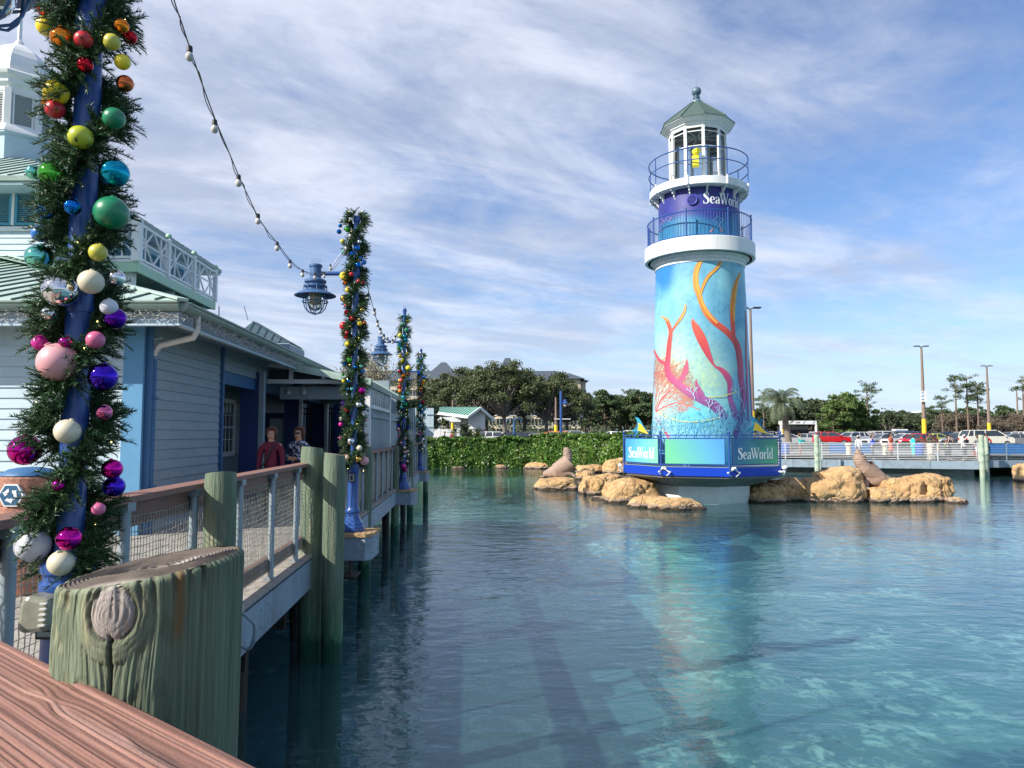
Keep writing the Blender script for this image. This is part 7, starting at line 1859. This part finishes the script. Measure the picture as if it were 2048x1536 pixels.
MB().bar(eA+V((0,-.1,0)),eB+V((0,-.1,0)),.1,.25).build('fascia_board',M['white'],kk); MB().bar(rA+V((0,-.1,.0)),e3+V((0,-.1,0)),.12,.25).build('barge_board',M['white'],kk); MB().bar(rA+V((0,-.1,.0)),eA+V((0,-.1,0)),.12,.2).build('barge_board',M['white'],kk)
MB().prism([kp(937,835,70.5),kp(961,819,70.5),kp(970,825,70.5),kp(970,858,70.5),kp(937,858,70.5)],(0,.2,0)).build('gable_wall',M['white'],kk)
MB().bar(kp(845,839,71),kp(922,839,71),.3,.45).build('beam',M['white'],kk)
for px in (917,948,878,965): q=kp(px,868,71.5); MB().b2((q.x-.16,71.3,1.26),(q.x+.16,71.6,kp(px,839,71.5).z)).build('post',M['white'],kk)
m=MB()
for x0_,sg in ((914,-1),(925,1),(945,-1)):
    for k in range(5): a=kp(x0_+sg*k*1.8,842,71.2); m.ball(a+V((0,0,-.05*(4-k))),.09,8,6)
m.build('scroll_bracket',M['white'],kk)
MB().b2((kp(845,850,80).x,80,2.4),(kp(905,850,80).x,80.4,3.2)).build('counter_fascia',M['white'],kk)
for px,col,lb,Y in ((889,(.05,.1,.4),'person in blue under the kiosk roof',74),(903,(.25,.03,.05),'person in dark red under the kiosk roof',73),(876,(.5,.4,.4),'person in a pale top at the left of the kiosk',74)):
    p=at(px,868,Y); person(lb,p.x,Y,1.26,1.65,.5*px,top=col)
for px,lb in ((927,'small orange cone right of the kiosk post'),(891,'orange cone under the kiosk')):
    p=at(px,868,69.5); t=thing('traffic_cone',(p.x,69.5,1.26),lb,'cone'); MB().lathe([(.22,1.26),(.22,1.30),(.15,1.31),(.03,2.0)],(p.x,69.5,0),12).build('cone_body',cm('cone_orange',(.75,.13,.02)),t)
wood=mat('grey_brown_pole',(.23,.17,.13,1),.85,var=.25,vs=2,stretch=(3,3,.4)); yelb=cm('yellow_band',(.78,.52,.03))
def parkpole(px,top,Y,w,label,yt,banner=False,heads=True,name='light_pole'):
    p=at(px,868,Y); t=thing(name,(p.x,Y,1.26),label,'light pole'); zt=zat(top,Y); r=mpx(w,Y)/2; zy=zat(yt,Y)
    MB().tube([V((p.x,Y,1.26)),V((p.x,Y,zt))],[r,r*.45],12).build('pole',wood,t,smooth=True)
    MB().tube([V((p.x,Y,1.27)),V((p.x,Y,zy))],[r*1.03,r*1.0],12).build('yellow_band',yelb,t,smooth=True)
    if heads: 
        m=MB()
        for sd_ in (-1,1): m.bar(V((p.x,Y,zt)),V((p.x+sd_*.35,Y,zt+.08)),.08,.08); m.box((p.x+sd_*.65,Y,zt+.12),(.7,.45,.12))
        m.build('lamp_head',M['black'],t)
    if banner:
        z0,z1=zat(804,Y),zat(782,Y); a=at(1841,868,Y).x;b=at(1854,868,Y).x
        o=MB().b2((a,Y-.4,z0),(b,Y-.3,z1)).build('banner',M['white'],t)
        m=MB(); 
        for k in range(3): m.prism([V((a+.02,Y-.41,z0+.3+k*.4)),V((a+.42,Y-.41,z0+.25+k*.52)),V((a+.42,Y-.41,z0+.5+k*.52))],(0,.005,0))
        m.build('banner_emblem',cm('banner_blue',(.05,.3,.5)),o)
parkpole(1506,618,72,10,'tallest wooden light pole with yellow foot, just right of the lighthouse tower',822)
parkpole(1849,694,104,8.5,'wooden light pole carrying a white banner above the lot',838,True)
parkpole(1979,733,136,7,'wooden light pole with yellow foot left of the right edge',846)
parkpole(2037,780,180,5,'distant wooden light pole near the right edge',868,heads=False)
parkpole(1112,795,90,7,'wooden pole with yellow foot beside the blue lamp pole',850,heads=False)
parkpole(1163,820,110,5,'thin pole with a white box left of the pine wood',858,heads=False)
q=at(1163,830,109.5); bxx=thing('pole_box',q,'white box mounted on the thin pole before the pine wood','sign'); MB().box(q,(.5,.3,.75)).build('box',M['white'],bxx)
parkpole(905,800,95,6,'yellow footed pole seen through the kiosk',846,heads=False)
parkpole(1565,840,120,5,'short yellow footed pole left of the palm',858,heads=False)
cb_=thing('cross_arm',at(1126,838,90),'pale horizontal arm across the blue lamp pole','pole'); MB().bar(at(1108,838,89.8),at(1141,838,89.8),.12,.12).build('arm',M['pvc'],cb_)
# blue lamp pole
p=at(1122,868,66); bp=thing('street_lamp',(p.x,66,1.26),'tall blue lamp pole with caged lamp behind the hedge','lamp post'); zt=zat(782,66)
MB().tube([V((p.x,66,1.26)),V((p.x,66,zt))],.11,10).build('pole',M['blue'],bp,smooth=True); za=zat(802,66); MB().bar(V((p.x,66,za)),V((p.x+.35,66,za)),.08,.08).build('arm',M['blue'],bp)
MB().lathe([(.12,za+.15),(.14,za-.12),(.30,za-.20),(.30,za-.23)],(p.x+.38,66,0),16).build('lamp_cap',M['blue'],bp); MB().lathe([(.14,za-.24),(.13,za-.45),(.0,za-.55)],(p.x+.38,66,0),12).build('globe',M['bulbw'],bp)
p=at(1028,868,72); ly=thing('lyre_post',(p.x,72,1.26),'blue post with two curled arms before the big oak','post'); m=MB(); zt=zat(845,72); m.tube([V((p.x,72,1.26)),V((p.x,72,zt))],.10,8)
for sd_ in (-1,1): m.tube([V((p.x+sd_*(.0+.35*(1-math.cos(a))),72,zt+.35*math.sin(a)*1.2)) for a in [k*PI/8 for k in range(9)]],.045,6)
m.build('post',M['blue_soft'],ly,smooth=True)
# exit shelter sign
sg=thing('exit_gantry',at(1600,868,118),'white gantry with black arrows over the far lot exit','gantry'); sg.location.z=1.26; Y=118
zt,zb2=zat(841.5,Y),zat(848.5,Y); xa,xb=at(1562,868,Y).x,at(1634,868,Y).x
MB().b2((xa,Y,zb2),(xb,Y+1,zt)).build('beam',M['white'],sg)
for px in (1563,1633): x=at(px,868,Y).x; MB().b2((x-.12,Y,1.26),(x+.12,Y+.3,zb2)).build('post',M['white'],sg)
m=MB()
for px in (1609,1628): a=at(px,845,Y); m.prism([V((a.x-.15,Y-.01,a.z-.12)),V((a.x+.22,Y-.01,a.z+.18)),V((a.x+.05,Y-.01,a.z+.2))],(0,.005,0)); m.prism([V((a.x-.2,Y-.012,a.z+.02)),V((a.x-.16,Y-.012,a.z-.18)),V((a.x+.02,Y-.012,a.z-.1))],(0,.005,0))
for k in range(4): a=at(1592+k*2.3,845,Y); m.b2((a.x-.06,Y-.01,a.z-.12),(a.x+.06,Y-.005,a.z+.10))
m.build('black_marks',M['black'],sg)
MB().b2((xa+.5,Y+2,1.3),(xb-.5,Y+3,zb2-.3)).build('booth',M['dark'],sg)
# ================================================================== TREES, HOTEL
bark=mat('grey_oak_bark',(.16,.14,.12,1),.9,var=.3,vs=3,bump=.02,bs=8); pbark=mat('pine_bark',(.17,.12,.09,1),.9,var=.3,vs=2)
oakm=mat('oak_leaves',(.085,.110,.042,1),.6,var=.35,vs=.5,island=.6,trans=.2); pinem=mat('pine_needle_mass',(.080,.125,.050,1),.7,var=.3,vs=.4,island=.55,trans=.15)
darkm=mat('dark_evergreen_leaves',(.055,.080,.036,1),.7,var=.35,vs=.4,island=.55,trans=.12); brownm=mat('bare_twig_mass',(.13,.105,.075,1),.8,var=.3,vs=.5,island=.5)
brightm=mat('bright_pine_leaves',(.095,.155,.036,1),.7,var=.3,vs=.4,island=.5,trans=.2)
def blob_leaves(rg,blobs,n,size,shell=.55):
    w=np.array([b[3]**2 for b in blobs]); w=w/w.sum(); idx=rg.choice(len(blobs),n,p=w)
    B=np.array([b[:3] for b in blobs]); Rr=np.array([b[3] for b in blobs]); Fl=np.array([b[4] if len(b)>4 else .7 for b in blobs])
    d=rg.normal(size=(n,3)); d/=np.linalg.norm(d,axis=1)[:,None]; r=Rr[idx]*(rg.uniform(shell,1.06,n)); 
    d2=d.copy(); d2[:,2]*=Fl[idx]
    c=B[idx]+d2*r[:,None]; return leaves(n,rg,c,d*.8,size)
def tree(name,x,y,z,blobs,trunk,n,size,lm,bm,label,cat='tree',group=None,seed=0,shell=.35):
    t=thing(name,(0,0,0),label,cat,group); rg=np.random.default_rng(seed)
    m=MB()
    for pts,r in trunk: m.tube([V(p) for p in pts],r,8)
    m.build('trunk',bm,t,smooth=True)
    v,f=blob_leaves(rg,blobs,n,size,shell); o=fast('crown',v,f,lm,t); o['kind']='stuff'
    t.location=(x,y,z); return t
def oakspec(seed,H,Wd,z1=.28,nb=34,lean=0):
    r=random.Random(seed); bl=[]; tk=[]; zf=H*z1
    tk.append(([(0,0,-.2),(.1,0,zf*.5),(lean*.3,0,zf)],[H*.030,H*.024,H*.02]))
    for k in range(nb):
        a=r.uniform(0,2*PI); q=r.uniform(.15,1)**.7; rr=Wd/2*q; zz_=H*(.36+.58*math.sqrt(max(0,1-q*q))*r.uniform(.55,1.0)) ; br=Wd*r.uniform(.06,.115)
        c=(lean+rr*math.cos(a),rr*math.sin(a)*.8,zz_); bl.append((*c,br,.65))
        if k%2==0:
            mid=(lean*.6+rr*.45*math.cos(a),rr*.4*math.sin(a),zf+(zz_-zf)*.55); tk.append(([(lean*.3,0,zf),mid,(c[0],c[1],c[2])],[H*.013,H*.008,H*.003]))
    return bl,tk
OZ=1.26
# central oaks
for (px,Y,H,Wd,n,lb,sd_,z1) in ((1008,100,11.4,11.0,15000,'largest spreading oak with pale forked trunk in the middle distance',31,.30),(948,106,11.0,9.5,12000,'broad oak left of the largest one, partly behind the kiosk roof',32,.32),(1092,104,10.2,10.5,13000,'rounded oak right of the largest one, before the hotel end',33,.30),(895,112,10.4,9.0,9000,'sparse oak at the left end of the row before the hotel',34,.30),(1118,116,10.2,8.5,8000,'oak crown filling the gap before the hotel end',38,.3),(972,114,10.8,9.0,9000,'oak between the broad left one and the largest',39,.3),(1134,110,8.8,8.0,8500,'smaller oak reaching past the hotel corner',35,.34),(1048,112,11.0,8.5,8000,'oak behind the largest one on its right',36,.34),(866,118,8.5,7.5,5000,'low oak just beyond the farthest lamp post',37,.3)):
    bl,tk=oakspec(sd_,H*1.07,Wd*1.12,z1,70); p=at(px,868,Y); tree('oak_tree',p.x,Y,OZ,bl,tk,int(n*1.9),.145,oakm,bark,lb,seed=sd_,shell=.1)
# nearly bare pale tree behind the canopy
def baretree(px,Y,H,Wd,label,seed):
    r=random.Random(seed); t=thing('bare_tree',(0,0,0),label,'tree'); m=MB(); tips=[]
    def br(p,d,l,rad,dep):
        e=p+d*l; m.tube([p,p.lerp(e,.5)+V((r.uniform(-1,1),r.uniform(-1,1),0))*l*.06,e],[rad,rad*.85,rad*.65],5,caps=False)
        if dep==0: tips.append(e); return
        for k in range(3 if dep>2 else 2):
            dd=(d+V((r.uniform(-1,1),r.uniform(-1,1),r.uniform(-.35,.6)))*.75).normalized(); br(e,dd,l*r.uniform(.62,.86),rad*.62,dep-1)
    br(V((0,0,0)),V((0,0,1)),H*.26,H*.022,6)
    m.build('trunk',mat('pale_branches',(.30,.26,.22,1),.9,var=.2) if 'pale_branches' not in bpy.data.materials else bpy.data.materials['pale_branches'],t)
    rg=np.random.default_rng(seed); T=np.array([tuple(q) for q in tips]); n=9*len(T)
    c=np.repeat(T,9,axis=0)+rg.normal(size=(n,3))*.30; v,f=leaves(n,rg,c,np.zeros((n,3)),.075); o=fast('sparse_leaves',v,f,mat('pale_sparse_leaves',(.20,.18,.11,1),.8,island=.5,var=.2) if 'pale_sparse_leaves' not in bpy.data.materials else bpy.data.materials['pale_sparse_leaves'],t); o['kind']='stuff'
    p=at(px,868,Y); t.location=(p.x,Y,OZ); return t
baretree(752,46,6.9,6,'nearly bare pale tree behind the canopy and second lantern',4)
baretree(700,50,6.2,5,'pale thin leaved tree left of the second garlanded post',9)
bl,tk=oakspec(77,4.6,6,.3,22); p=at(770,868,48); tree('shrub_tree',p.x,48,OZ,bl,tk,6000,.14,oakm,bark,'low olive green tree between canopy roof and third lamp post',seed=77)
bl,tk=oakspec(78,4.4,6,.3,22); p=at(835,868,62); tree('shrub_tree',p.x,62,OZ,bl,tk,6000,.15,oakm,bark,'low olive tree behind the farthest lamp post',seed=78)
# pines
def pinespec(seed,H,cr=.42,Wd=6.5,nb=16):
    r=random.Random(seed); bl=[]; tk=[([(0,0,-.2),(r.uniform(-.2,.2),0,H*.5),(r.uniform(-.3,.3),0,H*.93)],[H*.018,H*.013,H*.006])]
    for k in range(nb):
        zz_=H*(1-cr*r.random()**.9); q=Wd/2*r.uniform(.25,1)*(1-.5*((zz_/H-(1-cr))/cr)**3); a=r.uniform(0,2*PI); c=(q*math.cos(a),q*math.sin(a),zz_); bl.append((*c,r.uniform(.09,.16)*Wd*1.1,.55)); tk.append(([(0,0,zz_-.5),c],[.07,.03]))
    return bl,tk
protos={}
def proto(kind,i):
    k=(kind,i)
    if k in protos: return protos[k],False
    if kind=='pine': bl,tk=pinespec(100+i,11.5,.60,7.0,30); t=tree('pine_tree',0,0,0,bl,tk,4200,.25,pinem,pbark,'slender pine in the dense wood beyond the parking lot',group='pines of the far wood',seed=100+i)
    elif kind=='bright': bl,tk=pinespec(140+i,9.5,.78,7.5,40); t=tree('pine_tree',0,0,0,bl,tk,5200,.25,brightm,pbark,'x',group=None,seed=140+i)
    elif kind=='dark': bl,tk=oakspec(150+i,9.0,10.5,.15,60); t=tree('evergreen_tree',0,0,0,bl,tk,6500,.25,darkm,bark,'dense dark evergreen in the wood beyond the parking lot',group='dark evergreens of the far wood',seed=150+i)
    elif kind=='brown': bl,tk=oakspec(160+i,6.6,8,.2,50); t=tree('winter_tree',0,0,0,bl,tk,3600,.16,brownm,bark,'leafless brownish tree at the right edge of the far wood',group='brownish winter trees of the far wood',seed=160+i)
    elif kind=='tall': bl,tk=pinespec(170+i,15.5,.38,6.5,26); t=tree('tall_pine',0,0,0,bl,tk,1500,.17,pinem,pbark,'x',seed=170+i)
    protos[k]=t; return t,True
rr=random.Random(3)
def put(kind,i,px,Y,sc,label=None):
    t,new=proto(kind,i); p=at(px,868,Y)
    if new: t.location=(p.x,Y,OZ); t.rotation_euler=(0,0,rr.uniform(0,6)); t.scale=(sc,)*3; 
    else: t=dup(t,(p.x,Y,OZ),rr.uniform(0,6),None,scale=sc)
    if label: t['label']=label
    elif kind=='bright': t['label']='bright green bushy pine right of the palm'
    return t
for k in range(24): put('pine',k%4,1170+k*6.6+rr.uniform(-3,3),168+rr.uniform(-10,14),rr.uniform(.74,.94)*(1-.12*(k<4)))
for k in range(10): put('pine',k%4,1168+k*15+rr.uniform(-4,4),190,rr.uniform(.70,.85))
put('tall',0,1255,165,.72,'pine with a rounded crown standing highest left of the lighthouse')
for k in range(6): put('dark',k%3,1505+k*13+rr.uniform(-4,4),172,rr.uniform(.75,.98))
for k in range(6): put('dark',k%3,1612+k*9+rr.uniform(-4,4),160,rr.uniform(.95,1.12))
put('tall',1,1528,150,.68,'pine crown just right of the tallest wooden pole')
for k,px in enumerate((1668,1684,1700,1716,1733,1690)): put('bright',k%2,px,142+3*k,(.80,.94,.98,.84,.76,.90)[k],['bright bushy pine at the left of the sunlit group','tallest bright pine of the sunlit group','bright pine in the middle of the sunlit group','bright pine with an open crown in the sunlit group','bright pine at the right end of the sunlit group','bright pine filling the back of the sunlit group'][k])
put('tall',2,1737,150,.80,'lone flat topped pine right of the bright green pines')
for k in range(26): put('dark',k%3,1745+k*13+rr.uniform(-4,4),188+rr.uniform(-8,8),rr.uniform(.68,.86)*(1 if k<10 else .85))
for px,sc,i,lb in ((1914,.84,0,'tall open pine left of the second pole pair at right'),(1938,.88,1,'tallest far pine of the trio at right'),(1958,.80,2,'right pine of the tall trio'),(1886,.58,0,'smaller wind bent pine left of the trio'),(2050,.85,1,'pine cut off by the right edge of the photo')): put('tall',i,px,150,sc,lb)
for k in range(12): put('brown',k%3,1895+k*15+rr.uniform(-5,5),150+rr.uniform(-6,8),rr.uniform(.72,.98))
for k in range(14): put('pine',k%4,1860+k*16+rr.uniform(-5,5),200,rr.uniform(.62,.78))
# low far-off brush and wood mass
rg=np.random.default_rng(77); n=42000; X=rg.uniform(-45,175,n); c=np.stack([X,rg.uniform(176,226,n),1.2+rg.uniform(0,1,n)**1.0*(5.6+1.0*np.sin(X*.23)+.7*np.sin(X*.71)+.5*np.sin(X*2.1))],axis=1)
v,f=leaves(n,rg,c,np.tile(np.array([0,-1,.5]),(n,1)),.36); tag(fast('far_wood',v,f,darkm),kind='stuff',label='dark mass of the far wood behind the single trees',cat='wood')
n=9000; X=rg.uniform(-30,160,n); c=np.stack([X,rg.uniform(160,165,n),1.2+rg.uniform(0,1.3,n)],axis=1); v,f=leaves(n,rg,c,np.tile(np.array([0,-1,.8]),(n,1)),.30); tag(fast('verge_bushes',v,f,oakm),kind='stuff',label='low continuous bushes at the back edge of the parking lot',cat='bushes')
n=16000; X=rg.uniform(-40,42,n); c=np.stack([X,rg.uniform(128,134,n),1.2+rg.uniform(0,1,n)*(2.3+.7*np.sin(X*.9)+.4*np.sin(X*2.7))],axis=1); v,f=leaves(n,rg,c,np.tile(np.array([0,-1,.8]),(n,1)),.20); tag(fast('hotel_shrubbery',v,f,darkm),kind='stuff',label='dark shrubbery under the oaks before the hotel',cat='bushes')
# palm
def palm(px,Y,zt,label,nf=64,L=2.3,seed=3,name='palm_tree'):
    r=random.Random(seed); p=at(px,868,Y); t=thing(name,(p.x,Y,OZ),label,'palm'); top=V((p.x-.35,Y,zt))
    base=V((p.x+.25,Y,OZ)); m=MB(); P=[base.lerp(top,k/22)+V((.10*math.sin(k/22*PI),0,0)) for k in range(23)]; m.tube(P,[.27-.07*(k/22)+.03*(k%2) for k in range(23)],12); m.build('trunk',mat('rough_palm_bark',(.20,.165,.13,1),.95,var=.4,vs=6,bump=.03,bs=14) if 'rough_palm_bark' not in bpy.data.materials else bpy.data.materials['rough_palm_bark'],t,smooth=True)
    pm=mat('silvery_palm_leaf',(.17,.22,.13,1),.6,var=.2,vs=2,island=.4,trans=.25) if 'silvery_palm_leaf' not in bpy.data.materials else bpy.data.materials['silvery_palm_leaf']
    for k in range(nf):
        az=r.uniform(0,2*PI); el=R(r.uniform(-25,82)); h=V((math.cos(az),math.sin(az),0)); vt=[];fc=[]; pts=[]
        for j in range(15):
            u=j/14; an=el-u*u*R(105)-u*R(20); pts.append((pts[-1]+ (h*math.cos(an)+V((0,0,math.sin(an))))*L/14) if pts else top.copy())
        m=MB(); m.tube(pts,[.025-.018*j/14 for j in range(15)],4,caps=False)
        sd_=V((-h.y,h.x,0))
        for j in range(2,15):
            for s_ in (-1,1):
                for q in (0,.5):
                    a=pts[j-1].lerp(pts[j],q); tang=(pts[j]-pts[j-1]).normalized(); ll=.62*math.sin(PI*min(1,(j+q)/15*.9+.08)); e=a+(sd_*s_*.75+tang*.55+V((0,0,-.35))).normalized()*ll; e2=e+V((0,0,-.10))
                    w=tang*.02; k0=len(vt); m.add([a-w,a+w,e2],[(0,1,2)])
        m.build('frond',pm,t)
palm(1572,62,zat(806,62),'silvery feather palm with rough trunk between lighthouse and far railing')
# cycads near the kiosk
for px,s_,sd_,lb in ((931,1.0,5,'dark green cycad clump in front of the kiosk'),(953,.75,6,'smaller yellowish cycad beside the kiosk gable')):
    p=at(px,868,66); t=thing('cycad',(p.x,66,OZ),lb,'shrub'); r=random.Random(sd_); cyc=cm('cycad_leaf%d'%sd_,(.03,.06,.018) if sd_==5 else (.12,.13,.03))
    MB().lathe([(.25,OZ),(.28,OZ+.5),(.15,OZ+.8)],(p.x,66,0),10).build('trunk',bark,t)
    for k in range(34):
        az=r.uniform(0,2*PI); el=R(r.uniform(10,80)); h=V((math.cos(az),math.sin(az),0)); pts=[V((p.x,66,OZ+.75*s_+.2))]; m=MB()
        for j in range(8): an=el-(j/7)*R(60); pts.append(pts[-1]+(h*math.cos(an)+V((0,0,math.sin(an))))*.22*s_)
        m.tube(pts,.015,3,caps=False); sd2_=V((-h.y,h.x,0))
        for j in range(1,9):
            for q in (-1,1): m.add([pts[j]-V((0,0,.02)),pts[j]+(pts[j]-pts[j-1])*.5,pts[j]+sd2_*q*.26*s_+V((0,0,.06))],[(0,1,2)])
        m.build('frond',cyc,t)
# hotel
ht=thing('hotel',at(1000,868,185),'long cream hotel with blue grey hipped roofs behind the oaks','building'); ht.location.z=OZ; Y=185
def hx(px,Y=185): return at(px,868,Y).x
cream=cm('cream_stucco',(.62,.54,.42)); slate=cm('slate_roof',(.065,.085,.11))
zE=zat(762,Y)
x0,x1=hx(700),hx(1172)
MB().b2((x0,Y,OZ),(x1,Y+18,zE)).build('wall',cream,ht)
MB().hexa([V((x0,Y-1,zE)),V((x1+.8,Y-1,zE)),V((x1+.8,Y+19,zE)),V((x0,Y+19,zE)),V((x0+5,Y+8,zE+3.2)),V((x1-7,Y+8,zE+3.2)),V((x1-7,Y+10,zE+3.2)),V((x0+5,Y+10,zE+3.2))]).build('roof',slate,ht)
for (pa,pb,pt) in ((848,922,723),(988,1042,714),(1105,1168,745)):
    xa,xb=hx(pa),hx(pb); MB().b2((xa+1,Y-2,OZ),(xb-1,Y+.01-.02,zE+.4)).build('bay',cream,ht)
    MB().add([(xa,Y-3,zE+.4),(xb,Y-3,zE+.4),(xb,Y+8,zE+.4),(xa,Y+8,zE+.4),((xa+xb)/2-.6,Y+2,zat(pt,Y)),((xa+xb)/2+.6,Y+2,zat(pt,Y))],[(0,1,5,4),(1,2,5),(2,3,4,5),(3,0,4),(3,2,1,0)]).build('roof',slate,ht)
win=None
px=705
while px<1168:
    for fl_ in range(6):
        z=OZ+1.2+fl_*2.4
        if z+1.5>zE: break
        x=hx(px); yy=Y-2.05 if any(a+2<px<b-4 for a,b,_ in ((848,922,0),(988,1042,0),(1105,1168,0))) else Y-.05
        f_=MB(); f_.b2((x-.75,yy,z),(x+.75,yy+.04,z+1.55)); w=f_.build('window',M['darkglass'],ht); m=MB(); m.b2((x-.85,yy-.06,z-.12),(x+.85,yy,z)); m.b2((x-.03,yy-.05,z),(x+.03,yy,z+1.55)); m.build('sill',M['white'],w)
    px+=14
bd=thing('distant_roof',at(1850,868,300),'tiny white roofed building far beyond the right wood','building'); q=at(1847,824,300); MB().b2((q.x-4,300,1.3),(q.x+6,306,q.z-.4)).build('wall',M['white'],bd); MB().prism([V((q.x-5,299,q.z-.4)),V((q.x+7,299,q.z-.4)),V((q.x+1,299,q.z+.6))],(0,8,0)).build('roof',M['white'],bd)
